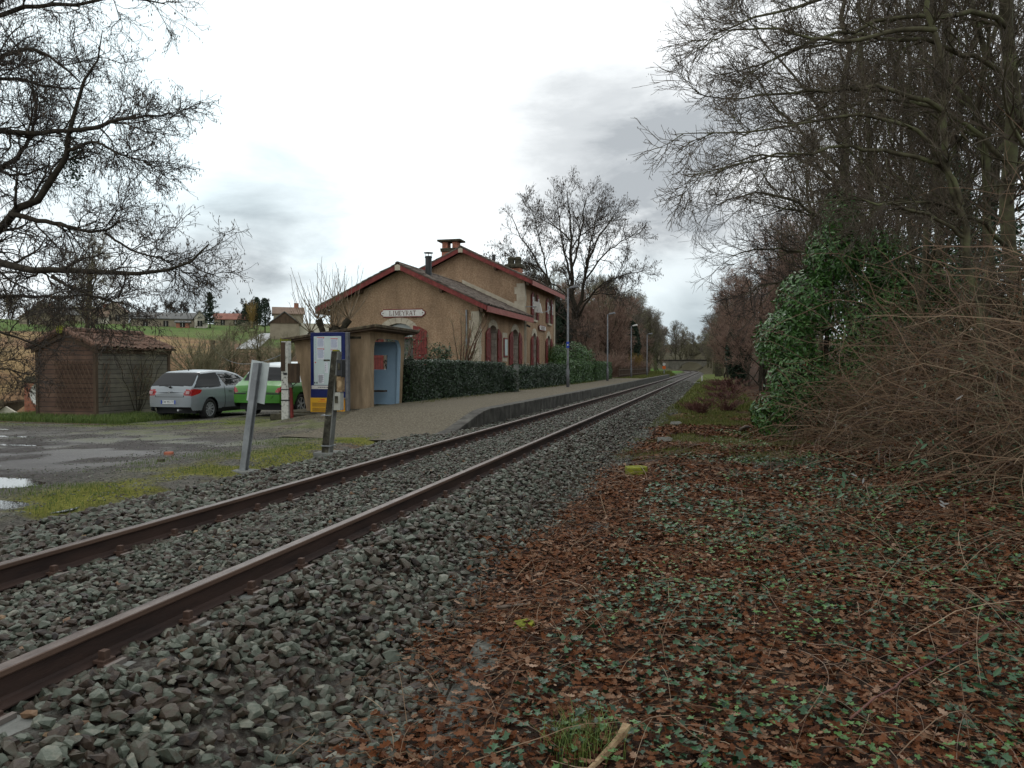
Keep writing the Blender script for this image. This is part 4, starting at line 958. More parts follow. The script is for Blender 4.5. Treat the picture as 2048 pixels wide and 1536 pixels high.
# near wall (faces camera), slightly flared at the back
def zt(xx): return zt_b+(zt_f-zt_b)*((xx+10.98)/(10.98-8.7))
b.hexa([(-10.55,18.6,.06),(-8.7,18.6,.06),(-8.7,18.7,.06),(-10.55,18.7,.06),(-10.93,18.6,zt(-10.93)),(-8.7,18.6,zt_f),(-8.7,18.7,zt_f),(-10.93,18.7,zt(-10.93))])
shp(b.build('wall', M['shelter']))
# back wall
b = MB(); b.hexa([(-10.55,18.7,.06),(-10.45,18.7,.06),(-10.45,20.62,.06),(-10.55,20.62,.06),(-10.93,18.7,1.94),(-10.83,18.7,1.94),(-10.83,20.9,1.94),(-10.93,20.9,1.94)]); shp(b.build('wall', M['shelter']))
# front wall with the rounded opening: strip quads around the opening
def front_wall(x0, x1, matset):
    m = MB(); oy0, oy1 = 18.84, 20.54; y0, y1b, y1t = 18.7, 20.72, 20.98; zb, zc = .06, 2.25; oz0, oz1 = .10, 2.0
    def y1(z): return y1b+(y1t-y1b)*(z-zb)/(zc-zb)
    def oR(z): return oy1+.13*(z-oz0)/(oz1-oz0)
    def oL(z): return oy0+.02*(z-oz0)/(oz1-oz0)
    r = .30; hole = [(oL(oz0), oz0), (oR(oz0), oz0)]
    for i in range(7): t = math.pi/2*i/6; hole.append((oR(oz1)-r+math.cos(t)*r, oz1-r+math.sin(t)*r))
    for i in range(7): t = math.pi/2+math.pi/2*i/6; hole.append((oL(oz1)+r+math.cos(t)*r, oz1-r+math.sin(t)*r))
    outer = []
    for (a, z) in hole:
        pass
    # project hole points outward onto the frame
    out = [(y0, zb), (y1(zb), zb)]+[(y1(oz1-r), oz1-r)]+[(y1(oz1-r+.1*k), oz1-r+.1*k) for k in range(1,3)]+[(y1(zc), zc)]+[(oR(oz1)-r*.5, zc),(oR(oz1)-r*.8, zc),(oR(oz1)-r, zc)]
    out += [(oL(oz1)+r, zc),(oL(oz1)+r*.8, zc),(oL(oz1)+r*.5, zc),(y0, zc),(y0, oz1-r+.2),(y0, oz1-r+.1),(y0, oz1-r)]
    n = len(hole)
    for xx in (x0, x1):
        vs = [(xx, a, z) for a, z in hole]+[(xx, a, z) for a, z in out]; m.add(vs, [(i, (i+1) % n, (i+1) % n+n, i+n) for i in range(n)], 0 if xx == x1 else 1)
    vs = [(x0, a, z) for a, z in hole]+[(x1, a, z) for a, z in hole]; m.add(vs, [(i, (i+1) % n, (i+1) % n+n, i+n) for i in range(n)], 1)
    vs = [(x0, a, z) for a, z in out]+[(x1, a, z) for a, z in out]; m.add(vs, [(i, (i+1) % n, (i+1) % n+n, i+n) for i in range(n)], 0)
    o = mk('wall', m.v, m.f, matset, None, m.m); return o
shp(front_wall(-8.8, -8.7, [M['shelter'], M['shelterblue']]))
# far wall with a window opening
b = MB(); yA, yB = 20.72, 20.98
def fy(z): return yA+(yB-yA)*(z-.06)/2.19-.1
def fw_(x0, x1, z0, z1): b.hexa([(x0,fy(z0),z0),(x1,fy(z0),z0),(x1,fy(z0)+.098,z0),(x0,fy(z0)+.098,z0),(x0,fy(z1),z1),(x1,fy(z1),z1),(x1,fy(z1)+.098,z1),(x0,fy(z1)+.098,z1)], 0)
wx0, wx1, wz0, wz1 = -10.3, -9.17, 1.16, 1.58
fw_(-10.5, -8.8, .06, wz0); fw_(-10.6, wx0, wz0, wz1); fw_(wx1, -8.8, wz0, wz1); fw_(-10.8, -8.8, wz1, 1.97)
shp(b.build('wall', M['shelterblue']))
b = MB(); b.hexa([(-10.45,18.702,.1),(-8.81,18.702,.1),(-8.81,18.71,.1),(-10.45,18.71,.1),(-10.8,18.702,1.93),(-8.81,18.702,2.1),(-8.81,18.71,2.1),(-10.8,18.71,1.93)])
b.hexa([(-10.44,18.71,.1),(-10.43,18.71,.1),(-10.43,20.60,.1),(-10.44,20.60,.1),(-10.80,18.71,1.90),(-10.79,18.71,1.90),(-10.79,20.78,1.90),(-10.80,20.78,1.90)])
shp(b.build('lining', M['shelterblue']))
b = MB(); b.hexa([(-11.15,18.32,1.93),(-8.38,18.32,2.27),(-8.38,21.35,2.24),(-11.15,21.35,1.90),(-11.15,18.32,2.0),(-8.38,18.32,2.35),(-8.38,21.35,2.32),(-11.15,21.35,1.97)])
M['slabroof'] = pmat('mossy_roof_slab', [(.03,.022,.015),(.075,.055,.035),(.12,.10,.06)], 8, .95, .6, 40, detail=8)
bevel(shp(b.build('roof', M['slabroof'])), .012, 1)
b = MB(); b.hexa([(-11.1,18.36,1.895),(-8.42,18.36,2.215),(-8.42,21.3,2.2),(-11.1,21.3,1.88),(-11.1,18.36,1.93),(-8.42,18.36,2.266),(-8.42,21.3,2.235),(-11.1,21.3,1.9)]); shp(b.build('roof_edge', M['darkwood']))
b = MB(); b.box(-11.2,-8.62,18.3,20.95,-.35,.055); b.box(-11.2,-9.0,17.86,18.3,-.35,.01)
bevel(shp(b.build('base_slab', M['mossstone'])), .015)
b = MB(); b.box(-10.4,-8.66,18.72,20.6,.055,.098); shp(b.build('floor', M['concrete']))
b = MB(); b.box(-9.42,-8.95,18.59,18.6,1.98,2.04); shp(b.build('vent', M['mossstone']))
b = MB(); b.box(-10.35,-9.05,20.25,20.5,.52,.57); shp(b.build('bench', M['darkwood']))
# ---- information board
ib = empty('information_board', (-9.62, 18.05, .03), 0, 'tall blue framed timetable case with yellow notice at its foot beside the shelter', 'notice board')
bx0, bx1 = -.50, .48
b = MB(); b.box(bx0, bx1, 0, .13, .42, 2.10, 0); b.box(bx1, bx1+.085, .012, .135, 0, 2.10, 1); b.box(bx0, bx1, .015, .13, 0, .42, 1); bevel(b.build('case', [M['blue'], M['greypaint']], ib), .01)
b = MB(); b.box(bx0+.10, bx1-.10, -.004, -.0005, .74, 2.0); pn = b.build('poster_panel', M['paper'], ib)
b = MB()
for (a, c_, z0, z1) in ((.20,.40,1.70,1.985),(.20,.40,1.40,1.69),(.585,.78,1.68,1.955),(.585,.78,1.40,1.66),(.41,.50,1.05,1.33),(.22,.39,.78,1.02)): b.box(bx0+a, bx0+c_, -.008, -.0045, z0, z1)
ts = b.build('timetable_sheets', M['paper2'], pn)
b = MB(); 
for (a, c_, zt_) in ((.20,.40,1.985),(.20,.40,1.69),(.585,.78,1.955),(.585,.78,1.66)):
    b.box(bx0+a, bx0+c_-.04, -.011, -.0085, zt_-.022, zt_-.006, 1); b.box(bx0+c_-.03, bx0+c_, -.011, -.0085, zt_-.035, zt_-.006, 1)
    for k in range(9): b.box(bx0+a+.01, bx0+c_-.01-.03*((k*7) % 3)/3, -.011, -.0085, zt_-.05-k*.024, zt_-.042-k*.024, 0)
for k in range(11): b.box(bx0+.235, bx0+.375-.02*((k*5) % 3), -.011, -.0085, .985-k*.018, .991-k*.018, 2)
for k in range(5): b.box(bx0+.425, bx0+.44, -.011, -.0085, 1.28-k*.045, 1.295-k*.045, 2)
for k in range(16): b.box(bx0+.13, bx0+.155-.01*((k*3) % 2), -.006, -.0045, 1.92-k*.035, 1.935-k*.035, 0)
b.box(bx0+.125, bx0+.165, -.006, -.0045, 1.31, 1.34, 1); b.box(bx0+.11, bx0+.14, -.006, -.0045, .775, .82, 2); b.box(bx0+.17, bx0+.20, -.006, -.0045, .775, .82, 2)
b.box(bx0+.385, bx0+.56, -.012, -.006, 1.36, 1.40, 3)
b.build('print', [M['bluetxt'], M['redtxt'], M['blacktxt'], M['mossstone']], pn)
b = MB(); b.box(bx0+.03, bx1-.07, -.006, -.0005, .635, .725); hp = b.build('title_strip', M['white'], ib)
b = MB()
for (a, w_) in ((.215,.02),(.245,.012),(.265,.05),(.325,.035),(.37,.05),(.43,.02),(.46,.045)): b.box(bx0+a, bx0+a+w_, -.008, -.0062, .672, .690)
b.build('print', M['blacktxt'], hp)
b = MB(); b.box(bx1-.11, bx1-.075, -.008, -.0062, .64, .66); b.box(bx0+.05, bx0+.06, -.008, -.0062, .69, .70); b.build('mark', M['redtxt'], hp)
b = MB(); b.box(bx0+.004, bx1-.004, -.02, .012, .035, .405); yb = b.build('yellow_notice', M['yellow'], ib)
b = MB()
for k in range(9):
    if k == 4: continue
    b.box(bx0+.06, bx1-.11-.03*((k*5) % 4)/4, -.024, -.0205, .265-k*.026, .273-k*.026, 0)
for k in range(5): z0 = .07+k*.066; b.prism([(bx1-.075, z0), (bx1-.012, z0+.045), (bx1-.012, z0+.075), (bx1-.075, z0+.03)], 'y', -.024, -.0205, 1)
b.box(bx0+.30, bx0+.42, -.024, -.0205, .345, .375, 1); b.box(bx0+.23, bx0+.66, -.024, -.0205, .305, .315, 1)
b.build('print', [M['blacktxt'], M['orange']], yb)
b = MB(); b.tube([(.18,-.02,.40),(.55,-.06,.385)], .012, 6); b.tube([(bx1+.085,.05,1.25),(bx1+.12,.05,1.25)], .015, 6); b.box(bx1+.085,bx1+.1,.04,.08,1.1,1.5); b.build('lock_bar', M['greypaint'], ib)
M['plategrey'] = pmat('dull_white_plate', [(.36,.39,.38),(.46,.49,.48)], 3, .5, stain=.2)
M['boxgrey'] = pmat('weathered_pale_box', [(.30,.29,.24),(.42,.41,.36)], 5, .6, stain=.3)
# ================================================================== POSTS
# galvanised post with the white plate seen from behind
p = empty('sign_post', (-6.28, 9.35, -.2), 0, 'leaning galvanised steel post carrying a blank white plate turned away', 'sign')
lean = Vector((.155, 0, 1)).normalized()
b = MB(); n0 = Vector((0,0,0)); 
def ipost(mb, L, w, d, vec, mi=0, off=(0,0,0)):
    off = Vector(off); e = off+vec*L
    for (x0, x1, y0, y1) in ((-w/2, w/2, -d/2, -d/2+.02), (-w/2, w/2, d/2-.02, d/2), (-.012, .012, -d/2+.02, d/2-.02)):
        mb.hexa([(off.x+x0,off.y+y0,off.z),(off.x+x1,off.y+y0,off.z),(off.x+x1,off.y+y1,off.z),(off.x+x0,off.y+y1,off.z),(e.x+x0,e.y+y0,e.z),(e.x+x1,e.y+y0,e.z),(e.x+x1,e.y+y1,e.z),(e.x+x0,e.y+y1,e.z)], mi)
ipost(b, 1.52, .088, .09, lean); b.build('post', M['galv'], p)
b = MB(); c = lean*1.30
m4 = Matrix.Translation(c)@Matrix.Rotation(math.atan2(.155, 1), 4, 'Y')@Matrix.Rotation(RX(-12), 4, 'Z')
b.box(-.165,.165,.048,.056,-.33,.24); q = bevel(b.build('sign_plate', M['plategrey'], p), .0); q.modifiers.clear(); q.data.transform(m4)
b = MB(); b.box(-.22,.16,-.10,.16,-.14,.016); q = bevel(b.build('foot_slab', M['concrete'], p), .02)
# leaning dark concrete post with boxes
p = empty('leaning_post', (-6.10, 11.39, -.17), 0, 'leaning blackened concrete post with pale chips and three small boxes on its side', 'post')
lean = Vector((.105, 0, 1)).normalized(); b = MB()
def rpost(mb, L, w0, w1, d0, d1, vec, mi=0, bot=0):
    s = vec*bot; e = vec*L
    mb.hexa([(s.x-w0/2,-d0/2,s.z),(s.x+w0/2,-d0/2,s.z),(s.x+w0/2,d0/2,s.z),(s.x-w0/2,d0/2,s.z),(e.x-w1/2,-d1/2,e.z),(e.x+w1/2,-d1/2,e.z),(e.x+w1/2,d1/2,e.z),(e.x-w1/2,d1/2,e.z)], mi)
rpost(b, 1.68, .135, .11, .14, .12, lean); bevel(b.build('post', M['darkconc'], p), .012)
b = MB(); rpost(b, 1.67, .03, .03, .135, .115, lean); q = b.build('worn_edge', M['concrete'], p); q.location = (.064, 0, 0)
b = MB(); rpost(b, 1.70, .09, .08, .09, .08, lean, 0, 1.675); q = b.build('moss_cap', M['moss'], p)
for i, (t, w, h, mm, nm) in enumerate(((1.40,.10,.28,'black','meter_box'),(1.15,.11,.27,'wood','meter_box'),(.86,.12,.29,'boxgrey','meter_box'))):
    b = MB(); cx = lean.x*t+.065; cz = lean.z*t; b.box(cx, cx+w, -.06, .07, cz-h/2, cz+h/2); b.box(cx+w*.25, cx+w*.7, -.072, -.06, cz-h*.1, cz+h*.3, 1) if i != 1 else b.box(cx-.0, cx+.03, -.07, -.0601, cz-h/2, cz+h/2, 1)
    q = bevel(b.build(nm, [M[mm], M['mossstone']], p), .008); tag(q, ('black box on post', 'brown stained box on post', 'white box on post')[i])
b = MB(); b.box(-.085,.085,-.085,.085,.62,.635); b.box(-.09,.09,-.09,.09,.12,.14); q = b.build('wire_band', M['galv'], p); q.location = (.03, 0, 0)
b = MB(); b.box(-.20,.42,-.10,.35,-.1,.018); bevel(b.build('foot_slab', M['concrete'], p), .015)
# white concrete post
p = empty('whitewashed_post', (-10.58, 17.64, -.15), 0, 'upright peeling white concrete post with dark box and red steel strip, moss on top', 'post')
up_ = Vector((0,0,1)); b = MB(); rpost(b, 2.05, .20, .19, .18, .17, up_); bevel(b.build('post', M['whiteconc'], p), .012)
b = MB(); b.box(-.095,.02,-.105,-.085,1.28,2.02); b.build('dark_strip', M['darkwood'], p)
b = MB(); b.box(-.10,.09,-.09,.085,2.05,2.09); b.tube([(-.12,-.06,1.95),(-.12,-.07,2.13)], .012, 5); b.build('moss_cap', M['moss'], p)
b = MB(); b.box(.10,.36,-.10,.06,.98,1.48); b.box(.11,.35,-.112,-.10,.99,1.47, 1); bevel(b.build('meter_box', [M['darkwood'], M['darkwood']], p), .01)
b = MB(); b.tube([(.14,-.02,.98),(.22,-.03,.86),(.12,-.04,.8)], .012, 5); b.tube([(.3,-.02,.98),(.2,-.05,.9)], .012, 5); b.build('cables', M['black'], p)
b = MB(); b.box(-.105,.105,-.097,.09,.80,.82); b.box(-.105,.105,-.097,.09,.52,.55); b.box(-.03,.07,-.094,-.088,1.18,1.24); b.build('wire_band', M['black'], p)
b = MB(); b.hexa([(.14,-.05,0),(.20,-.05,0),(.20,.01,0),(.14,.01,0),(.11,-.05,.86),(.17,-.05,.86),(.17,.01,.86),(.11,.01,.86)]); b.build('steel_strip', M['red'], p)
# ---- lamp posts along the platform
def lamp(name, X_, Y_, h, label, arm=.22, headmat='greypaint', sign=False):
    r = empty(name, (X_, Y_, .2), 0, label, 'street lamp', 'lamp posts along the platform')
    b = MB(); b.tube([(0,0,-.2),(0,0,.9),(0,0,.95),(0,0,h)], [.085,.085,.055,.045], 10); b.build('pole', M['greypaint'], r, True)
    b = MB(); b.tube([(0,0,h-.04),(arm*.4,-.02,h+.02),(arm,-.04,h+.05)], .03, 8); b.build('arm', M['greypaint'], r)
    b = MB(); b.hexa([(arm*.5,-.14,h-.02),(arm+.35,-.17,h+.03),(arm+.35,.09,h+.03),(arm*.5,.06,h-.02),(arm*.5,-.1,h+.08),(arm+.3,-.12,h+.17),(arm+.3,.04,h+.17),(arm*.5,.02,h+.08)]); bevel(b.build('lamp_head', M[headmat], r), .03, 2)
    if sign:
        b = MB(); b.box(-.06,.08,-.075,-.06,1.98,2.3); s_ = b.build('sign_plate', M['blue2'], r)
        b = MB(); b.box(-.02,.04,-.08,-.0755,2.1,2.17); b.build('print', M['white'], s_)
    b = MB(); b.box(-.06,.06,-.10,-.05,1.15,1.3); b.build('hatch', M['greypaint'], r)
    return r
M['blue2'] = pmat('blue_sign', [(.02,.05,.32)], 4, .4)
lamp('street_lamp', -7.10, 38.5, 5.0, 'nearest lamp post, tall grey mast with a small blue sign in front of the hedge', sign=True)
lamp('street_lamp', -7.25, 54.9, 4.75, 'second lamp post from the station, against the trimmed bright green hedge')
lamp('street_lamp', -7.05, 69.5, 4.65, 'third lamp post with a bright white head above the paling fence', headmat='white')
lamp('street_lamp', -6.66, 82.0, 4.4, 'farthest lamp post, beside the yellow shrub near the platform end')
# far signs
p = empty('track_sign', (-6.2, 104, .1), 0, 'small white and red round sign on a grey stake past the platform end', 'sign')
b = MB(); b.box(-.07,.07,-.05,.05,0,1.0); b.build('post', M['galv'], p)
b = MB(); b.tube([(0,-.06,1.0),(0,-.09,1.0)], .24, 16); q = b.build('red_disc', M['orange'], p)
b = MB(); b.tube([(0,-.06,1.42),(0,-.09,1.42)], .20, 16); q = b.build('white_disc', M['white'], p)
b = MB(); b.box(-.065,.065,-.05,.05,0,.62); q = bevel(b.build('marker_post', M['white']), .02); q.location = (-.95, 75, -.28); tag(q, 'short white marker post standing in the grass right of the track', 'post')
b = MB(); b.hexa([(-.3,-.9,0),(.3,-.9,0),(.3,.9,0),(-.3,.9,0),(-.28,-.88,.16),(.28,-.88,.16),(.28,.88,.16),(-.28,.88,.16)]); q = b.build('concrete_slab', M['concrete']); q.location = (-1.3, 69, -.33); tag(q, 'grey concrete slab lying beside the white marker post', 'slab')
b = MB(); b.box(-.4,.4,-.3,.3,0,1.35); b.box(-.46,.46,-.36,.36,1.35,1.42); q = bevel(b.build('relay_cabinet', M['mossstone']), .03); q.location = (.75, 112, -.2); tag(q, 'dark weathered trackside cabinet in the grass right of the far track', 'cabinet')
# bridge far away
M['bridgestone'] = pmat('weathered_bridge_stone', [(.10,.095,.075),(.19,.175,.14)], .8, .9)
br = empty('road_bridge', (-8.0, 262, 0), 0, 'distant arched road bridge crossing over the railway line', 'bridge')
b = MB(); n = 16; ox = 1.2; HW = 4.6; 
arc = [(ox-HW*math.cos(math.pi*i/n), -1.6+4.3*math.sin(math.pi*i/n)) for i in range(n+1)]
for (a, za), (c_, zb) in zip(arc, arc[1:]): b.hexa([(a,0,za),(c_,0,zb),(c_,5,zb),(a,5,za),(a,0,3.15),(c_,0,3.15),(c_,5,3.15),(a,5,3.15)])
b.box(-40, ox-HW, 0, 5, -3, 3.15); b.box(ox+HW, 40, 0, 5, -3, 3.15); q = b.build('arch', M['bridgestone'], br)
b = MB(); b.box(-40, 40, -.2, 5.2, 3.15, 3.45); b.build('deck', M['darkgap'], br)
b = MB(); b.box(-40, 40, -.15, -.1, 3.95, 4.0)
for k in range(40): b.box(-40+k*2, -39.9+k*2, -.15, -.1, 3.45, 3.95)
b.build('railing', M['darkgap'], br)
# paling fence behind the platform
fe = empty('paling_fence', (-7.9, 68, .15), 0, 'dark brown wooden paling fence behind the far end of the platform', 'fence')
b = MB()
for k in range(110):
    yy = -1+k*.30+random.uniform(-.04,.04); hh = random.uniform(.85, 1.15); lx = random.uniform(-.05,.05); b.box(-.02+lx*.3,.02+lx*.3,yy-.05,yy+.05,0,hh)
b.build('palings', M['darkwood'], fe)
b = MB(); b.box(.02,.06,-1,32,.3,.36); b.box(.02,.06,-1,32,.75,.81); b.build('rail_bars', M['darkwood'], fe)
# ================================================================== SHED
sd = empty('garden_shed', (-18.2, 19.5, -.25), 0, 'brown boarded shed with terracotta tile roof and climbing plant trellis', 'shed')
def sdp(o): o.parent = sd; o.matrix_parent_inverse = Matrix.Translation((18.2, -19.5, .25)); return o
x0, x1, y0, y1 = -20.42, -18.2, 19.5, 22.75; ez = 1.78; rz_ = 2.22; rx_ = (x0+x1)/2
b = MB(); b.add([(x0,y0,-.4),(x1,y0,-.4),(x1,y0,ez),(rx_,y0,rz_),(x0,y0,ez)], [(0,1,2,3,4)]); b.add([(x0,y1,-.4),(x1,y1,-.4),(x1,y1,ez),(rx_,y1,rz_),(x0,y1,ez)], [(4,3,2,1,0)]); b.add([(x0,y0,-.4),(x0,y1,-.4),(x0,y1,ez),(x0,y0,ez)], [(0,1,2,3)])
sdp(mk('wall', b.v, b.f, M['plank'], None)); b = MB(); b.add([(x1,y0,-.4),(x1,y1,-.4),(x1,y1,ez),(x1,y0,ez)], [(0,1,2,3)]); sdp(mk('wall', b.v, b.f, M['plankg'], None))
b = MB()
for (a, c_) in ((x0-.02,y0-.03),(x1-.07,y0-.035),(x1-.06,y1-.06)): sdp(MB().box(a, a+.10, c_, c_+.10, -.4, ez-.02).build('corner_post', M['darkwood']))
b = MB(); b.hexa([(x0-.12,y0-.09,ez-.12),(x0-.12,y0-.06,ez-.12),(rx_,y0-.06,rz_-.06),(rx_,y0-.09,rz_-.06),(x0-.12,y0-.09,ez+.02),(x0-.12,y0-.06,ez+.02),(rx_,y0-.06,rz_+.08),(rx_,y0-.09,rz_+.08)])
b.hexa([(rx_,y0-.09,rz_-.06),(rx_,y0-.06,rz_-.06),(x1+.12,y0-.06,ez-.12),(x1+.12,y0-.09,ez-.12),(rx_,y0-.09,rz_+.08),(rx_,y0-.06,rz_+.08),(x1+.12,y0-.06,ez+.02),(x1+.12,y0-.09,ez+.02)]); b.box(x1+.02,x1+.05,y0-.06,y1+.1,ez-.12,ez+.05)
sdp(b.build('barge_board', M['darkwood']))
for s, xe in ((1, x1+.18), (-1, x0-.18)):
    ze = rz_+.12-abs(xe-rx_)*(rz_-ez)/abs(x1-rx_)
    sdp(tiled((xe, y0-.15, ze), (0, y1-y0+.35, 0), (rx_-xe, 0, rz_+.12-ze), 0, 0, pitch=.19, course=.32, amp=.05, step=.025, mat=M['tile_red'], name='roof', wob=.018, seed=5+s))
b = MB()
for k in range(5): # verge tiles along the front slopes
    for s, xe in ((1, x1+.2), (-1, x0-.2)):
        ze = rz_+.15-abs(xe-rx_)*(rz_-ez)/abs(x1-rx_); t0, t1 = k/5, (k+1)/5+.03
        a = Vector((rx_+(xe-rx_)*t0, y0-.13, rz_+.17+(ze-rz_-.15)*t0+.012)); c_ = Vector((rx_+(xe-rx_)*t1, y0-.13, rz_+.17+(ze-rz_-.15)*t1)); b.tube([a, c_], [.085, .10], 8)
sdp(b.build('verge_tiles', M['tile_red']))
b = MB()
for k in range(8): b.tube([(rx_, y0-.2+k*.43, rz_+.14), (rx_, y0+.27+k*.43, rz_+.15)], [.10,.115], 8)
b.tube([(rx_,y0-.22,rz_+.16),(rx_,y0-.05,rz_+.17)], [.13,.1], 8, 1); sdp(b.build('ridge_tiles', [M['tile_red'], M['moss']]))
def trellis(mb, P, u0, u1, v0, v1, n, w=.011):
    du = (u1-u0)/n; hh = v1-v0; sl_ = .5
    for sgn in (1, -1):
        k = -int(hh*sl_/du)-1
        while k < n+int(hh*sl_/du)+2:
            ua = u0+k*du; ub = ua+sgn*hh*sl_
            pts = []
            for t in np.linspace(0, 1, 25):
                uu = ua+(ub-ua)*t
                if u0 <= uu <= u1: pts.append((uu, v0+hh*t))
            if len(pts) > 2: mb.tube([P(*pts[0], sgn), P(*pts[-1], sgn)], w, 4)
            k += 1
b = MB(); trellis(b, lambda u, v, s: (u, y0-.045-(.012 if s > 0 else 0), v), -19.72, -18.32, -.05, 1.42, 9); t_ = sdp(b.build('trellis', M['rooflath']))
b = MB(); trellis(b, lambda u, v, s: (x1+.045+(.012 if s > 0 else 0), u, v), 19.7, 20.05, .05, 1.35, 2); sdp(b.build('trellis', M['rooflath'])); b = MB(); trellis(b, lambda u, v, s: (x1+.045+(.012 if s > 0 else 0), u, v), 21.0, 21.9, .15, 1.3, 4); t_ = sdp(b.build('trellis', M['rooflath']))
# climbing plant on the shed side
cl = empty('climbing_plant', (-18.05, 21.1, -.2), 0, 'bare climbing plant with thin stems spread over the shed side wall', 'plant')
L = []
for i in range(8):
    a = rg.uniform(-1, 1); pts = [(0, a*.15, 0), (.06, a*.5, .6), (.08, a*1.0+rg.normal(0,.1), 1.2), (.14, a*1.3+rg.normal(0,.2), 1.75), (.2, a*1.7+rg.normal(0,.3), 2.05)]; L.append(limb(pts, .014, .005, 10))
P, R = limbset(L); v, f = tubes(P, R, 5); mk('stem', v, f, M['bark'], cl)
c1 = children(P, R, 9, (.4, 1.0), (20, 80), 7, .2, (.01,0,.02), rmin=.003); c2 = children(*c1, 5, (.2,.5), (30, 80), 5, .25, (0,0,.02), rmin=.003)
v, f = merge([tubes(*c1, 3), tubes(*c2, 3)]); mk('twigs', v, f, M['twigolive'], cl)
# ================================================================== CARS
def pin(poly, a, b):
    """points (a,b) inside polygon (vectorised)"""
    ins = np.zeros(len(a), bool); n = len(poly)
    for i in range(n):
        x1, y1 = poly[i]; x2, y2 = poly[(i+1) % n]
        c = ((y1 > b) != (y2 > b)) & (a < (x2-x1)*(b-y1)/((y2-y1) if y2 != y1 else 1e-9)+x1); ins ^= c
    return ins
def car(spec, loc, yaw, label, name='parked_car'):
    root = empty(name, loc, yaw, label, 'car', 'cars parked beside the shelter')
    Lc, Wc = spec['L'], spec['W']; NY, NZ, NX = 190, 56, 44
    top = spec['top']; bot = spec['bot']; yy = np.unique(np.concatenate([np.linspace(0, .5, 50), np.linspace(.5, Lc-.4, 120), np.linspace(Lc-.4, Lc, 30)]))
    def ztop(y): return np.interp(y, [p[0] for p in top], [p[1] for p in top])
    ys_ = yy.copy(); zt_ = ztop(ys_); k = np.ones(5)/5; zt_ = np.where((ys_ > .1) & (ys_ < Lc-.1), np.convolve(np.pad(zt_, 2, 'edge'), k, 'valid'), zt_)
    zb_ = np.interp(ys_, [p[0] for p in bot], [p[1] for p in bot])
    wy = Wc/2*(1-.17*np.clip(1-ys_/.45, 0, 1)**2.2-.22*np.clip(1-(Lc-ys_)/.8, 0, 1)**2)
    belt = spec['belt']
    def half(w, z, y):
        s = np.interp(z, [.15,.3,.5,.68,belt-.08,belt,belt+.04,1.2,1.5], [.90,.965,1,1.0,.975,.945,.91,.80,.66]); 
        rear = np.clip(1-y/.9, 0, 1)
        s = s-rear*.02*np.clip((z-belt)/.4, 0, 1); return w*s
    rings = []; NR = NZ+NX//2
    for y, zt, zb, w in zip(ys_, zt_, zb_, wy):
        zs = zb+(zt-.055-zb)*np.linspace(0, 1, NZ); xs_ = half(w, zs, y)
        xe = xs_[-1]; t = np.linspace(0, 1, NX//2+1)[1:]; a = t*math.pi/2
        cx = xe*(1-t**1.0); cz = zt-.055+.055*np.minimum(1, np.sqrt(np.clip(1-(1-np.clip(t*6,0,1))**2, 0, 1)))+.03*np.sin(t*math.pi/2)
        rings.append(np.stack([np.r_[xs_, cx], np.full(NZ+NX//2, y), np.r_[zs, cz]], 1))
    R = np.stack(rings)                       # (ny, NR, 3) right half
    Lf = R[:, ::-1][:, 1:].copy(); Lf[:, :, 0] *= -1
    G = np.concatenate([R, Lf], 1); ny_, nr = G.shape[:2]
    V = [G.reshape(-1, 3)]; idx = np.arange(ny_*nr).reshape(ny_, nr)
    F = [np.stack([idx[:-1,:-1], idx[1:,:-1], idx[1:,1:], idx[:-1,1:]], 2).reshape(-1, 4)]
    # end caps as grids (rear y=0, front y=L)
    off = ny_*nr
    for e, yv in ((0, 0), (ny_-1, Lc)):
        r = R[e]; u = np.linspace(-1, 1, 61); rr = r[:NZ+6]; X = rr[:, 0][:, None]*u[None]; Z = np.repeat(rr[:, 2][:, None], 61, 1)
        bul = .05*(1-(u[None]**4))*np.ones_like(X); Y = np.full_like(X, yv)+(bul*(-1 if e == 0 else 1))
        V.append(np.stack([X, Y, Z], 2).reshape(-1, 3)); j = np.arange(X.size).reshape(X.shape)+off; off += X.size
        q = np.stack([j[:-1,:-1], j[:-1,1:], j[1:,1:], j[1:,:-1]], 2).reshape(-1, 4); F.append(q if e == 0 else q[:, ::-1])
    V = np.concatenate(V); F = np.concatenate(F); c = V[F].mean(1); cx, cy, cz = c.T
    n_ = np.cross(V[F[:,1]]-V[F[:,0]], V[F[:,2]]-V[F[:,0]]); n_ /= np.linalg.norm(n_, axis=1)[:, None]+1e-9
    side = np.abs(cx) > half(np.interp(cy, ys_, wy), cz, cy)*.965; side &= (cy > .02) & (cy < Lc-.02) & (cz < np.interp(cy, ys_, zt_)-.03)
    rearv = ~side & (cy < spec['rearmax'])
    cls = np.array(['body']*len(F), dtype=object)
    if spec.get('roofcol'): cls[(cz > belt+.30) & (cy > .25) & (cy < Lc-1.2)] = 'roof'
    for nm, poly in spec['side']: cls[side & pin(poly, cy, cz)] = nm
    for nm, poly in spec['rear']: cls[rearv & pin(poly, np.abs(cx), cz)] = nm
    cls[cz < np.interp(cy, ys_, zb_)+.0] = 'trim'
    cls[(cz < spec['trimz']) & (cls == 'body')] = 'trim'
    wr = spec['wr']; keep = np.ones(len(F), bool)
    for wyy in spec['wheels']: keep &= ~(((cy-wyy)**2+(cz-wr)**2 < (wr+.055)**2) & (np.abs(cx) > Wc*.28))
    F = F[keep]; cls = cls[keep]
    info = spec['classes']
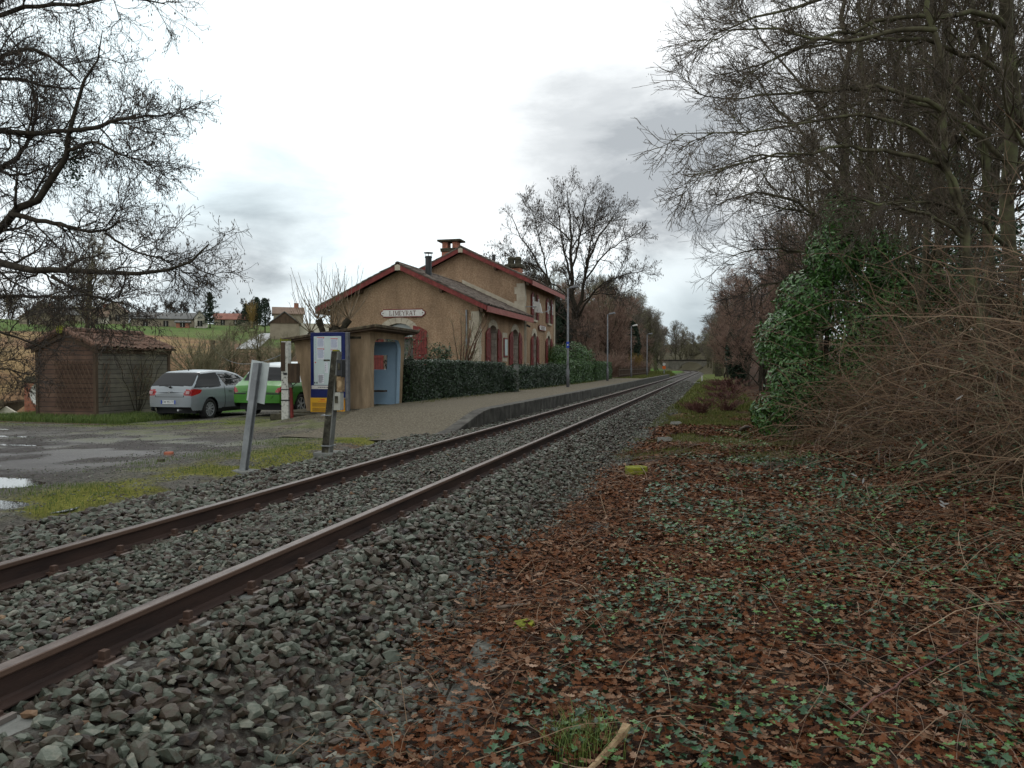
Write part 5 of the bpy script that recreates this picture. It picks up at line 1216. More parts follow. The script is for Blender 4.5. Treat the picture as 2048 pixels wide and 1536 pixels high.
    for nm in sorted(set(cls)):
        f = F[cls == nm]; u, inv = np.unique(f, return_inverse=True); oname, mat = info[nm]
        comp = [(f, oname)]
        if nm in ('lamp',):   # left and right lamps are separate parts
            cc = V[f].mean(1)[:, 0]; comp = [(f[cc > 0], oname), (f[cc <= 0], oname)]
        if nm in ('sglass', 'qglass'):
            cc = V[f].mean(1)[:, 0]; comp = [(f[cc > 0], oname), (f[cc <= 0], oname)]
        for ff, on in comp:
            u, inv = np.unique(ff, return_inverse=True); mk(on, V[u], inv.reshape(-1, 4), M[mat], root, smooth=True)
    # wheel wells and underside
    b = MB(); b.box(-Wc*.40, Wc*.40, .25, Lc-.3, .20, .75)
    b.build('underbody', M['plastic'], root)
    for wyy in spec['wheels']:
        for s in (-1, 1):
            w = empty('wheel', (s*(Wc/2-.13), wyy, wr)); w.parent = root
            prof = [(-.10,wr*.68),(-.105,wr*.9),(-.085,wr*.985),(-.05,wr),(.05,wr),(.085,wr*.985),(.105,wr*.9),(.10,wr*.68),(.05,wr*.66),(-.05,wr*.66)]
            vs = []; fs = []; N = 36; K = len(prof)
            for i in range(N):
                t = 2*math.pi*i/N
                for (xx, rr) in prof: vs.append((s*xx, rr*math.cos(t), rr*math.sin(t)))
            for i in range(N):
                for j in range(K): fs.append((i*K+j, ((i+1) % N)*K+j, ((i+1) % N)*K+(j+1) % K, i*K+(j+1) % K))
            mk('tyre', vs, fs, M['tyre'], w, smooth=True)
            rm = MB(); rm.tube([(s*.03,0,0),(s*.035,0,0)], wr*.66, 28, 1)
            ro = wr*.67; ring = []
            for i in range(28):
                t0 = 2*math.pi*i/28; t1 = 2*math.pi*(i+1)/28
                rm.add([(s*.06, r_*math.cos(t), r_*math.sin(t)) for r_, t in ((ro*.90,t0),(ro*.90,t1),(ro*1.02,t1),(ro*1.02,t0))]+[(s*.09, r_*math.cos(t), r_*math.sin(t)) for r_, t in ((ro*.92,t0),(ro*.92,t1),(ro*1.0,t1),(ro*1.0,t0))], [(0,1,2,3),(4,5,6,7),(0,1,5,4),(2,3,7,6)])
            ns = spec['spokes']
            for i in range(ns):
                t = 2*math.pi*i/ns+.3; ca, sa = math.cos(t), math.sin(t); w0, w1 = spec['spw']
                def q(u, v, xx): return (s*xx, u*ca-v*sa, u*sa+v*ca)
                rm.hexa([q(.03,-w0,.04),q(.03,w0,.04),q(ro*.93,w1,.04),q(ro*.93,-w1,.04),q(.03,-w0,.078),q(.03,w0,.078),q(ro*.93,w1,.085),q(ro*.93,-w1,.085)])
            rm.tube([(s*.05,0,0),(s*.09,0,0)], [.05,.04], 14); rm.build('rim', [M['rim'], M['plastic']], w)
    return root
S1 = dict(L=3.95, W=1.70, belt=1.0, rearmax=.75, wr=.315, wheels=(.72, 3.18), trimz=.30, spokes=10, spw=(.014,.022),
    top=[(0,.80),(.03,.96),(.06,1.02),(.20,1.15),(.42,1.35),(.55,1.42),(1.2,1.46),(1.9,1.45),(2.35,1.36),(3.05,1.02),(3.6,.88),(3.85,.74),(3.95,.55)],
    bot=[(0,.40),(.05,.30),(.4,.22),(3.5,.20),(3.95,.30)],
    side=[('qglass', [(.28,1.0),(.50,1.33),(1.22,1.37),(1.30,1.24),(1.22,1.05),(1.08,.99)]), ('sglass', [(1.52,1.0),(1.34,1.36),(2.0,1.37),(2.36,1.27),(2.86,1.0)]), ('dark', [(.08,.96),(.48,1.375),(1.28,1.40),(1.36,1.25),(1.28,1.0),(1.1,.965)]),
          ('sglass', [(1.55,1.0),(1.40,1.35),(2.0,1.365),(2.34,1.27),(2.82,1.0)]), ('gap', [(1.40,.25),(1.415,.25),(1.415,1.0),(1.40,1.0)]), ('gap', [(2.75,.3),(2.765,.3),(2.8,.98),(2.785,.98)]), ('lamp', [(-.05,.70),(.26,.80),(.34,.90),(.12,.93),(-.05,.92)]), ('trim', [(1.1,.30),(2.7,.30),(2.7,.36),(1.1,.33)])],
    rear=[('rglass', [(-1,1.06),(.56,1.06),(.48,1.32),(-1,1.32)]), ('dark', [(-1,1.01),(.80,1.01),(.66,1.40),(-1,1.40)]), ('lamp', [(.49,.74),(.86,.71),(.86,.925),(.52,.915),(.48,.83)]), ('gap', [(.47,.70),(.485,.70),(.485,.96),(.47,.96)]), ('gap', [(-1,.69),(.485,.69),(.485,.702),(-1,.702)]), ('trim', [(-1,.2),(.80,.2),(.70,.36),(-1,.36)])],
    classes=dict(body=('body','silver'), qglass=('side_window','glass'), sglass=('side_window','glass'), dark=('pillar_trim','plastic'), gap=('panel_gap','plastic'), lamp=('tail_light','lamp_red'), rglass=('rear_window','glass'), trim=('lower_trim','plastic')))
ca = car(S1, (-15.32, 19.21, -.335), RX(0), 'silver hatchback with dark rear glass parked beside the wooden shed')
# extras on the silver car
def plate(root, y, z, txt, x=0, w=.50, h=.11, tilt=0):
    b = MB(); b.box(x-w/2, x+w/2, y-.022, y-.01, z-h/2, z+h/2); p = b.build('number_plate', M['plate'], root)
    b = MB(); b.box(x-w/2, x-w/2+.045, y-.025, y-.0222, z-h/2, z+h/2); b.build('blue_band', M['eublue'], p)
    b = MB(); b.box(x+w/2-.045, x+w/2, y-.025, y-.0222, z-h/2, z+h/2); b.build('blue_band', M['eublue'], p)
    text_obj('print', txt, h*.92, M['blacktxt'], p, frame4((x, y-.024, z), (1,0,0), (0,0,1)), .001, .82); return p
plate(ca, -.045, .545, 'CW 953 TC', -.02)
b = MB(); b.box(-.34,.30,-.052,-.03,.47,.625); b.build('plate_recess', M['silver'], ca)
b = MB()
for k in range(2):
    z0 = .80+k*.038; b.prism([(-.045, z0), (0, z0+.035), (.045, z0), (.045, z0+.014), (0, z0+.049), (-.045, z0+.014)], 'y', -.062, -.05)
b.build('badge', M['rim'], ca)
for s in (-1, 1):
    b = MB(); b.box(s*.62-.05, s*.62+.05, -.055, -.02, .785, .865); b.build('reversing_light', M['lamp_clear'], ca)
b = MB(); b.tube([(.0,-.01,.985),(-.18,.03,1.01),(-.30,.06,1.03)], .012, 5); b.tube([(0,-.02,.97),(0,.02,.99)], .03, 8); b.build('wiper', M['plastic'], ca)
b = MB(); b.tube([(.30,-.06,.31),(.30,.1,.31)], .032, 12); b.build('exhaust', M['rim'], ca)
b = MB(); b.tube([(0,.85,1.44),(0,.80,1.50)], [.03,.012], 6); b.build('aerial', M['plastic'], ca)
b = MB(); b.box(.845,.875,1.60,1.80,.84,.865); b.build('door_handle', M['silver'], ca)
b = MB(); b.hexa([(.78,2.55,.98),(.98,2.52,.98),(.98,2.68,.98),(.78,2.68,.98),(.80,2.56,1.10),(.96,2.54,1.10),(.96,2.66,1.08),(.8,2.66,1.08)]); bevel(b.build('wing_mirror', M['silver'], ca), .02)
S2 = dict(L=4.5, W=1.82, belt=.98, rearmax=1.0, wr=.335, wheels=(.98, 3.68), trimz=.36, spokes=6, spw=(.026,.020), roofcol=True,
    top=[(0,.72),(.02,.84),(.06,.90),(.30,1.0),(.42,1.06),(.66,1.42),(.78,1.50),(1.5,1.585),(2.2,1.60),(2.7,1.52),(3.5,1.12),(4.1,.95),(4.4,.80),(4.5,.55)],
    bot=[(0,.42),(.06,.34),(.5,.26),(4.0,.22),(4.5,.30)],
    side=[('sglass', [(.86,1.02),(.98,1.40),(1.62,1.44),(1.80,1.12),(1.62,1.03)]), ('roof', [(.55,1.0),(.70,1.46),(1.6,1.62),(2.5,1.62),(2.5,1.46),(1.7,1.47),(1.95,1.1),(1.86,1.02),(1.66,1.02),(1.66,.995),(1.2,1.0),(.9,1.0)]),
          ('sglass', [(1.98,1.03),(1.78,1.45),(2.5,1.46),(2.9,1.34),(3.3,1.05)]), ('gap', [(1.95,.30),(1.965,.30),(1.965,1.0),(1.95,1.0)]), ('lamp', [(-.05,.74),(.40,.74),(.46,.80),(.22,.97),(-.05,.85)]), ('gap', [(-.1,.715),(.55,.70),(.55,.712),(-.1,.727)])],
    rear=[('rglass', [(-1,1.10),(.63,1.10),(.56,1.42),(-1,1.42)]), ('dark', [(-1,1.05),(.70,1.05),(.62,1.46),(-1,1.46)]), ('lamp', [(.60,.735),(.92,.72),(.92,.95),(.80,.95)]), ('gap', [(-1,.715),(.9,.715),(.9,.727),(-1,.727)]), ('gap', [(-1,.66),(.78,.68),(.78,.69),(-1,.67)]), ('trim', [(-1,.2),(.95,.2),(.88,.42),(-1,.40)])],
    classes=dict(body=('body','green'), roof=('roof','whitecar'), sglass=('side_window','glass'), dark=('pillar_trim','plastic'), gap=('panel_gap','plastic'), lamp=('tail_light','lamp_red'), rglass=('rear_window','glass'), trim=('lower_trim','plastic')))
cb = car(S2, (-12.79, 19.70, -.225), RX(-1), 'bright green car with white roof parked behind the shelter')
plate(cb, -.048, .555, 'A     VG 24', -.02)
b = MB(); b.hexa([(-.48,-.045,.47),(.44,-.045,.47),(.44,-.03,.47),(-.48,-.03,.47),(-.60,-.05,.635),(.58,-.05,.635),(.58,-.03,.635),(-.60,-.03,.635)]); b.build('plate_recess', M['green'], cb)
b = MB(); b.tube([(.2,.42,1.10),(-.2,.50,1.17),(-.4,.55,1.2)], .012, 5); b.build('wiper', M['plastic'], cb)
# ================================================================== VEGETATION near the station
def hedge(name, corners, h, mat, n, label, size=.05, core='hedgecore', group='clipped hedges in front of the station', wob=.05, topvar=.05):
    """corners: front line [(x,y),...], depth behind (towards -x)"""
    root = empty(name, (corners[0][0], corners[0][1], .15), 0, label, 'hedge', group)
    ox, oy = corners[0]; V = []; F = []; dep = .85
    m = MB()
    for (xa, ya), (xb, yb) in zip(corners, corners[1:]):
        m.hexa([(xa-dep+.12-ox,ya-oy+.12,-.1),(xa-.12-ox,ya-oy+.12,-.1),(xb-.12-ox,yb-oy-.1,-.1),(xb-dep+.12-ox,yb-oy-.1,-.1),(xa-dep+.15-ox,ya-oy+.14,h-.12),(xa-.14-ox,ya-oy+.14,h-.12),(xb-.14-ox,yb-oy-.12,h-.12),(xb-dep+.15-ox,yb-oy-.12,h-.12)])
    m.build('stem', M['hedgecore'], root)  # solid core, not stems; near-black colour paints the shade behind the leaves
    L = [math.hypot(xb-xa, yb-ya) for (xa, ya), (xb, yb) in zip(corners, corners[1:])]
    P = []; N_ = []
    for k, ((xa, ya), (xb, yb)) in enumerate(zip(corners, corners[1:])):
        nn = int(n*L[k]/sum(L)); t = rg.uniform(0, 1, nn); face = rg.choice(5, nn, p=[.56, .26, .06, .06, .06]); u = rg.uniform(0, 1, nn); w = rg.uniform(0, 1, nn)
        X_ = xa+(xb-xa)*t; Y_ = ya+(yb-ya)*t; z = np.zeros(nn); nr = np.zeros((nn, 3))
        f0 = face == 0; z[f0] = u[f0]*h; nr[f0] = (1, 0, .1)
        f1 = face == 1; X_[f1] -= w[f1]*dep; z[f1] = h; nr[f1] = (0, 0, 1)
        f2 = face == 2; X_[f2] -= dep; z[f2] = u[f2]*h; nr[f2] = (-1, 0, 0)
        f3 = face == 3; X_[f3] = xa-w[f3]*dep; Y_[f3] = ya; z[f3] = u[f3]*h; nr[f3] = (0, -1, 0)
        f4 = face == 4; X_[f4] = xb-w[f4]*dep; Y_[f4] = yb; z[f4] = u[f4]*h; nr[f4] = (0, 1, 0)
        bump = (fbm(Y_, z*1.3+X_, .55, 60, 3)-.5)*wob*3
        p = np.c_[X_-ox, Y_-oy, z]+nr*(bump+rg.normal(0, wob*.6, nn)-.03)[:, None]
        p[:, 2] += (fbm(Y_, X_, 1.6, 61, 2)-.5)*topvar*2*(p[:, 2]/h); P.append(p); N_.append(nr)
    P = np.concatenate(P); N_ = np.concatenate(N_); m_ = len(P)
    v, f, a = scatter(QL, P, rg.uniform(.7, 1.5, m_)*size, facing(m_, N_, .55), np.clip(rg.beta(1.8, 3, m_), 0, 1))
    mk('foliage', v, f, mat, root, attrs={'v': ('FACE', a)}); return root
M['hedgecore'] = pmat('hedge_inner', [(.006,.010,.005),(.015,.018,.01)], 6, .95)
hedge('hedge', [(-8.45,20.9),(-8.2,25),(-7.95,29.6)], 1.27, M['hedge'], 34000, 'long dark clipped hedge between the shelter and the station doors', .055)
hedge('hedge', [(-7.85,29.7),(-7.85,30.9)], .98, M['hedge'], 4500, 'lower rounded shrubby end of the dark hedge, before the gate gap', .06, wob=.13, topvar=.15)
hedge('hedge', [(-8.1,33.0),(-8.05,38),(-8.1,44)], 1.05, M['hedge'], 20000, 'dark loose hedge behind the nearest lamp post', .07, wob=.1, topvar=.12)
hedge('hedge', [(-8.1,44.1),(-8.15,50),(-8.2,54)], 1.3, M['hedgelight'], 9000, 'taller bright green hedge just past the nearest lamp post', .10, wob=.15, topvar=.22)
hedge('hedge', [(-8.1,55.5),(-8.2,65)], 1.42, M['hedgelight'], 9000, 'squarely trimmed bright hedge behind the second lamp post', .08)
b = MB(); b.box(-.09,.09,-.09,.09,-.2,1.12); b.tube([(0,0,1.12),(0,0,1.16)], .1, 8); q = b.build('gate_post', M['concrete']); q.location = (-8.05, 31.6, .15); tag(q, 'short grey concrete gate post between the two dark hedges', 'post')
def bush(name, label, cat, loc, centres, radii, n, size, protos, mat, group=None, stems=6, surf=.6, vb=0, bark='bark'):
    r = empty(name, loc, 0, label, cat, group); L = []
    for i in range(stems):
        c = centres[i % len(centres)]; L.append(limb([(rg.normal(0,.1), rg.normal(0,.1), -.2), (c[0]*.5, c[1]*.5, c[2]*.5), (c[0]+rg.normal(0,.1), c[1], c[2])], .05, .015, 8))
    P, R = limbset(L); v, f = tubes(P, R, 6); mk('stem', v, f, M[bark], r, smooth=True)
    leafcloud(n, centres, radii, size, protos, mat, 'foliage', r, surf, vbias=vb); return r
bush('laurel_shrub', 'rounded light green laurel shrub behind the tall bright hedge', 'shrub', (-10.3, 52.5, .15), [(0,0,1.6),(.8,1,2.0),(-.7,.5,1.8),(1.2,2.5,1.7)], [(1.2,1.2,1.0),(1.1,1.1,.9),(1.1,1.1,.9),(1,1,.9)], 7000, .16, LV['laurel'], M['hedgelight'])
# winter shrubs in front of the gable
def shrub(loc, h, spread, n, label, seed, leafy=0, mat='twigolive', trunk=.03):
    r = empty('winter_shrub', loc, 0, label, 'shrub', 'shrubs against the gable wall'); L = []
    for i in range(n):
        a = rg.uniform(0, 2*math.pi); s = rg.uniform(.3, 1)*spread
        L.append(limb([(rg.normal(0,.08), rg.normal(0,.08), -.05), (math.cos(a)*s*.25, math.sin(a)*s*.25, h*.35), (math.cos(a)*s*.7, math.sin(a)*s*.7, h*.72), (math.cos(a)*s, math.sin(a)*s, h*rg.uniform(.85, 1.05))], trunk, .008, 10))
    P, R = limbset(L); v, f = tubes(P, R, 5); mk('stem', v, f, M['shrubbark'], r, smooth=True)
    c1 = children(P, R, 10, (.3*h*.5, .5*h*.6), (20, 60), 6, .12, (0,0,.10), rmin=.005, t0=.25); c2 = children(*c1, 6, (.2, .45), (20, 60), 5, .15, (0,0,.08), rmin=.004)
    v, f = merge([tubes(*c1, 3), tubes(*c2, 3)]); mk('twigs', v, f, M[mat], r)
    if leafy:
        pp = c2[0][:, -2:].reshape(-1, 3); s = rg.integers(0, len(pp), leafy); v, f, a = scatter(QL, pp[s]+rg.normal(0, .05, (leafy, 3)), rg.uniform(.07, .14, leafy), rand_rot(leafy, 1), rg.uniform(0, 1, leafy)); mk('foliage', v, f, M['ivy'], r, attrs={'v': ('FACE', a)})
    return r
M['shrubbark'] = pmat('reddish_bark', [(.075,.035,.022),(.12,.06,.04)], 4, .8)
shrub((-13.4, 31.8, .1), 2.5, 1.1, 11, 'dense upright twiggy shrub close beside the shelter roof', 1, 500)
shrub((-11.5, 31.2, .1), 1.9, .8, 10, 'low leafy evergreen shrub at the foot of the gable wall', 2, 1500)
shrub((-10.5, 31.6, .1), 3.45, 1.35, 9, 'tallest twiggy shrub with reddish stems at the gable corner', 3, 0, trunk=.04)
# pollard tree behind the shelter
pl = empty('pollard_tree', (-13.1, 24.6, -.1), 0, 'pollarded tree with knobbly heads and long pale shoots behind the shelter', 'tree')
L = [limb([(0,0,-.3),(0,0,1.0),(-.05,0,1.9)], .19, .17, 10)]
heads = [(-.75,.1,2.55),(-.25,-.2,3.0),(.35,0,2.75),(.75,.15,3.0),(0,.3,2.7)]
for h_ in heads: L.append(limb([(-.05,0,1.75),(h_[0]*.6,h_[1]*.6,h_[2]*.86),h_], .12, .10, 10))
P, R = limbset(L); R[1:, -2:] *= 1.25; v, f = tubes(P, R, 8); mk('trunk', v, f, M['bark'], pl, smooth=True)
LL = []
for h_ in heads:
    for i in range(15):
        a = rg.uniform(0, 2*math.pi); e = rg.uniform(.15, 1.2); ln = rg.uniform(1.2, 2.3)*(1 if e > .5 else .9); d0 = np.array([math.cos(a)*math.cos(e), math.sin(a)*math.cos(e), math.sin(e)])
        p = np.array(h_, float)+d0*.05; pts = [p]; 
        for k in range(7): d0 = d0+np.array([0,0,.17])+rg.normal(0, .04, 3); d0 /= np.linalg.norm(d0); p = p+d0*ln/7; pts.append(p)
        LL.append(limb(pts, .013, .005, 10))
P2, R2 = limbset(LL); c1 = children(P2, R2, 3, (.2, .6), (15, 40), 5, .06, (0,0,.08), rmin=.004); v, f = merge([tubes(P2, R2, 4), tubes(*c1, 3)]); mk('shoots', v, f, M['shoot'], pl)
# utility pole with wire
p = empty('utility_pole', (-28.9, 40, -1.2), 0, 'thin dark wooden pole carrying one wire, beyond the silver car', 'pole')
b = MB(); b.tube([(0,0,-2),(0,0,4.0)], .14, 8); b.build('pole', M['darkwood'], p)
b = MB(); a = Vector((0,0,3.6)); e = Vector((-10.58+28.9, 17.64-40, 1.9+1.2-.3)); pts = [a.lerp(e, t)-Vector((0,0,1))*1.2*4*t*(1-t)*.5 for t in np.linspace(0, 1, 14)]; b.tube(pts, .012, 4)
e2 = Vector((-26, 20, 3.0)); pts = [a.lerp(e2, t)-Vector((0,0,1))*1.0*4*t*(1-t)*.5 for t in np.linspace(0, 1, 10)]; b.tube(pts, .012, 4); b.build('wire', M['black'], p)
# ================================================================== VILLAGE on the hill
def house(name, loc, rz, w, d, h, rise, wall, roof, label, cat='house', wins=0, over=.3, ridge='x', roof2=None, chim=0):
    r = empty(name, loc, rz, label, cat); b = MB()
    if ridge == 'x': b.prism([(0,-3),(d,-3),(d,h),(d/2,h+rise),(0,h)], 'x', 0, w)
    else: b.prism([(0,-3),(w,-3),(w,h),(w/2,h+rise),(0,h)], 'y', 0, d)
    b.build('wall', M[wall], r); t = .15
    for s in (0, 1):
        b = MB()
        if ridge == 'x':
            ye = -over if s == 0 else d+over; ze = h-over*rise/(d/2)+.02
            b.hexa([(-over,ye,ze),(w+over,ye,ze),(w+over,d/2,h+rise+.02),(-over,d/2,h+rise+.02),(-over,ye,ze+t),(w+over,ye,ze+t),(w+over,d/2,h+rise+t),(-over,d/2,h+rise+t)])
        else:
            xe = -over if s == 0 else w+over; ze = h-over*rise/(w/2)+.02
            b.hexa([(xe,-over,ze),(w/2,-over,h+rise+.02),(w/2,d+over,h+rise+.02),(xe,d+over,ze),(xe,-over,ze+t),(w/2,-over,h+rise+t),(w/2,d+over,h+rise+t),(xe,d+over,ze+t)])
        rf = b.build('roof', M[roof], r)
    for k in range(wins):
        xx = w*(k+.7)/(wins+.4); b = MB(); b.box(xx-.45, xx+.45, -.06, -.02, h*.35, h*.35+1.1); wi = b.build('window', M['darkgap'], r)
        b = MB(); b.box(xx-.03, xx+.03, -.08, -.06, h*.35, h*.35+1.1); b.build('frame', M['white'], wi)
    if chim: b = MB(); b.box(w*.7, w*.7+.8, d/2-.3, d/2+.3, h+rise-.3, h+rise+.9); b.build('chimney', M['brick'], rf)
    return r
def hz(px, py, D): v = at_d(px, py, D); return (v.x, v.y, v.z)
VR = TH+RX(18)   # the village fronts turn towards the station
house('barn', hz(262, 660, 150), VR, 12.5, 7, 2.3, 1.35, 'houseb', 'roofgrey', 'long low barn with grey roof and pale gable end on the hill', 'barn', 3)
q = house('barn', hz(389, 662, 149.2), VR, 2.0, 6.8, 2.6, 1.3, 'housew', 'roofgrey', 'narrow cream gabled end building joined to the long barn', 'barn', 1, ridge='y')
house('brick_shed', hz(352, 659, 147), VR, 2.3, 2, 1.35, .25, 'brick', 'roofgrey', 'small orange brick lean-to in front of the long barn', 'shed', 1)
house('village_house', hz(168, 655, 155), VR, 4.2, 6, 2.3, 1.9, 'housew', 'roofbrown', 'cream village house with brown roof left of the long barn', 'house', 1, chim=1)
house('village_house', hz(205, 652, 158), VR, 4.0, 6, 3.2, 1.9, 'houseb', 'roofbrown', 'taller stone village house behind the left trees', 'house', 2, ridge='y')
house('village_house', hz(38, 662, 140), VR, 6.0, 6, 2.4, 2.2, 'houseb', 'roofbrown', 'brown stone house at the far left edge of the village', 'house', 2, ridge='y', chim=1)
house('village_house', hz(112, 650, 165), VR, 5.0, 6, 2.3, 1.8, 'houseb', 'roofgrey', 'low grey roofed house between the two left trees', 'house', 1)
house('village_house', hz(428, 656, 172), VR, 9.0, 6, 2.0, 1.4, 'houseb', 'roofred', 'long house with bright red tile roof behind the cedar', 'house', 3, chim=1)
house('village_house', hz(548, 643, 135), VR, 5.0, 5, 1.4, 1.2, 'houseb', 'roofbrown', 'house roof just visible behind the boarded barn', 'house', 0, chim=1)
o = house('boarded_barn', hz(540, 667, 112), VR-RX(3), 4.1, 6, 1.55, 1.6, 'houseb', 'roofgrey', 'barn with dark boarded gable above a pale stone base beside the lane', 'barn', 0, ridge='y')
b = MB(); b.prism([(0,1.5),(4.1,1.5),(4.1,1.6),(2.05,3.1),(0,1.6)], 'y', -.1, -.01); b.build('boarding', M['darkwood'], o)
b = MB(); b.box(4.15, 9.0, 1.0, 1.5, -3, 1.6); o2 = b.build('garden_wall', M['housew']); o2.location = hz(540, 667, 112); o2.rotation_euler = (0, 0, VR-RX(3)); tag(o2, 'plain ochre garden wall right of the boarded barn', 'wall')
# lane between green banks
lp = [(538,668),(528,674),(516,682),(503,692),(495,700)]; V = []; 
for (xx, yy_) in lp:
    # walk the ray until it meets the slope
    r_ = px_ray(xx, yy_); t = 40.0
    for k in range(400):
        q = CAMV+r_*t
        if q.z <= Hf(q.x, q.y): break
        t += .5
    dw = 1.2; rt_ = Vector((math.cos(TH+.35), math.sin(TH+.35), 0))
    for s in (-1, 1): w = q+rt_*dw*s; V.append((w.x, w.y, Hf(w.x, w.y)+.12))
M['lane'] = pmat('pale_lane', [(.27,.27,.27),(.36,.36,.36)], 1, .8)
o = mk('path', V, [(2*i, 2*i+1, 2*i+3, 2*i+2) for i in range(len(lp)-1)], M['lane']); o['kind'] = 'structure'
# house below the yard, left of the shed
lo = empty('lower_house', (-33.2, 30.5, -4.3), RX(28), 'house roof below the yard at the left edge with brick chimney', 'house')
b = MB(); b.box(-4.5, 4, 0, 6, -1, 2.6); b.build('wall', M['housew'], lo)
def lop(o): o.parent = lo; return o
r_ = tiled((.1,-.4,2.5), (5.0,0,0), (0,3.2,1.55), 0, 0, pitch=.22, course=.38, amp=.05, mat=M['tile_red'], name='roof'); r_.parent = lo
b = MB(); b.hexa([(-3.4,-.8,1.2),(-.3,-.8,3.6),(-.3,-.65,3.6),(-3.4,-.65,1.2),(-3.4,-.8,1.6),(-.3,-.8,4.0),(-.3,-.65,4.0),(-3.4,-.65,1.6)]); b.hexa([(-3.4,-.6,1.35),(-.3,-.6,3.75),(-.3,3,3.75),(-3.4,3,1.35),(-3.4,-.6,1.45),(-.3,-.6,3.85),(-.3,3,3.85),(-3.4,3,1.45)]); b.build('gable_roof', M['slabroof'], lo)
b = MB(); b.prism([(-3.2,-1),(.3,-1),(.3,3.2),(-.3,3.6),(-3.2,1.4)], 'y', -.5, -.3); b.build('gable_wall', M['housew'], lo)
b = MB(); b.box(.25,1.05,.3,.9,3.0,4.75); c_ = b.build('chimney', M['brick'], r_); b = MB(); b.box(.15,1.15,.2,1.0,4.75,4.85); b.box(.3,.7,.35,.8,4.85,5.05); b.build('chimney_cap', M['mossstone'], c_)
ds = empty('satellite_dish', (-31.6, 30.6, -.1), RX(20), 'grey satellite dish beside the brick chimney left of the shed', 'antenna'); V = [(0,0,0)]; F = []
for j in (1, 2, 3):
    for i in range(20): t = 2*math.pi*i/20; V.append((math.cos(t)*.18*j, -.035*j*j*.9, math.sin(t)*.2*j))
F = [(0, 1+i, 1+(i+1) % 20) for i in range(20)]+[(1+20*j+i, 21+20*j+i, 21+20*j+(i+1) % 20, 1+20*j+(i+1) % 20) for j in range(2) for i in range(20)]
q = mk('dish', V, F, M['white'], ds, smooth=True); b = MB(); b.tube([(0,.02,-.2),(0,.3,-.9)], .03, 6); b.tube([(0,0,-.5),(0,-.7,0)], .02, 5); b.build('arm', M['galv'], ds)
# ================================================================== TREES
def G(pts, D, r0, r1, n=16, jit=.0, base=(0,0,0)):
    """a limb through points seen in the photograph, D = distance (one value or one per point)"""
    Ds = D if isinstance(D, (list, tuple)) else [D]*len(pts)
    P = [at_d(x, y, d)-Vector(base) for (x, y), d in zip(pts, Ds)]
    return limb(P, r0, r1, n)
# ---- big tree whose branches hang in from the left
b0 = at_d(-300, 980, 14.5); b0.z = Hf(b0.x, b0.y)-.2; base = tuple(b0)
TR = [G([(-300,985),(-290,800),(-260,600),(-200,480),(-160,300),(-170,80),(-200,-250)], [14.5,14.5,14.5,14.3,14.2,14,14], .34, .10, 16, base=base)]
LB = [([(-230,560),(-100,520),(0,455),(50,410),(105,370),(138,300),(142,245),(170,195),(190,130),(205,60)], [14.3,14,13.6,13.5,13.4,13.3,13.3,13.3,13.2,13.1],   .115, .007),
 ([(138,262),(190,255),(240,238),(290,235),(335,225),(352,232)], [13.3,13.1,13,12.9,12.8,12.8], .045, .009),
 ([(-180,330),(-80,270),(0,262),(60,268),(138,262)], [14.2,13.9,13.6,13.4,13.3], .07, .035),
 ([(-210,500),(-100,505),(0,515),(60,535),(110,552),(165,558),(215,532),(280,545),(345,552),(390,545),(405,515),(418,488)], [14.3,13.6,13,12.7,12.5,12.4,12.4,12.3,12.3,12.3,12.3,12.3], .10, .012),
 ([(105,552),(150,580),(210,600),(245,605)], [12.5,12.3,12.2,12.2], .03, .01),
 ([(20,428),(90,440),(150,458),(210,466),(240,440)], [13.5,13.3,13.2,13.1,13.1], .05, .015),
 ([(210,466),(260,500),(330,520),(380,548)], [13.1,13,12.9,12.9], .022, .007),
 ([(138,300),(190,280),(250,315),(310,325)], [13.3,13.2,13,13], .03, .007),
 ([(-150,240),(-60,160),(0,112),(60,92),(120,120),(160,165)], [14.2,14,13.8,13.6,13.5,13.5], .06, .014),
 ([(-170,100),(-60,60),(10,22),(80,14),(160,5),(260,-10),(330,8)], [14,13.8,13.6,13.5,13.4,13.3,13.3], .06, .010),
 ([(-150,180),(-60,180),(0,150),(70,165),(130,180),(165,175)], [14.2,14.2,14.2,14.2,14.2,14.2], .05, .012),
 ([(-200,560),(-100,590),(0,598),(60,585),(120,600),(180,590)], [14.3,14,13.6,13.4,13.2,13.1], .06, .012),
 ([(-220,600),(-120,650),(-30,650),(30,672),(70,690),(110,700)], [14.4,14.2,14,14,14,14], .05, .010),
 ([(-220,640),(-120,720),(-40,740),(30,735),(60,750)], [14.4,14.2,14.1,14,14], .04, .009),
 ([(-150,300),(-70,340),(0,345),(60,350),(100,330)], [14.6,14.6,14.6,14.6,14.5], .05, .012),
 ([(-180,-100),(-80,-60),(20,-70),(120,-50),(220,-60)], [14,13.9,13.8,13.7,13.6], .07, .01),
 ([(0,340),(50,300),(75,230),(60,150)], [13.9,13.9,13.9,13.9], .045, .012)]
for pts, D, r0, r1 in LB: TR.append(G(pts, D, r0, r1, 16, base=base))
make_tree('bare_tree', 'large dark bare tree with hanging seed pods reaching in from the left edge', 'tree', TR,
    [dict(n=12, ln=(.6,1.5), ang=(25,65), nseg=9, wander=.22, trop=(.02,0,.02), t0=.22, rr=.45, rmin=.009, tip=.3, lfall=.45),
     dict(n=9, ln=(.4,1.0), ang=(25,65), nseg=7, wander=.26, trop=(0,0,0), t0=.15, rr=.6, rmin=.0055, tip=.5),
     dict(n=7, ln=(.18,.5), ang=(20,60), nseg=5, wander=.26, trop=(0,0,-.02), t0=.15, rr=.7, rmin=.0042, tip=.6)],
    M['bark'], M['twig'], podn=15000, podsize=.055, loc=base, podmat=M['pod'])
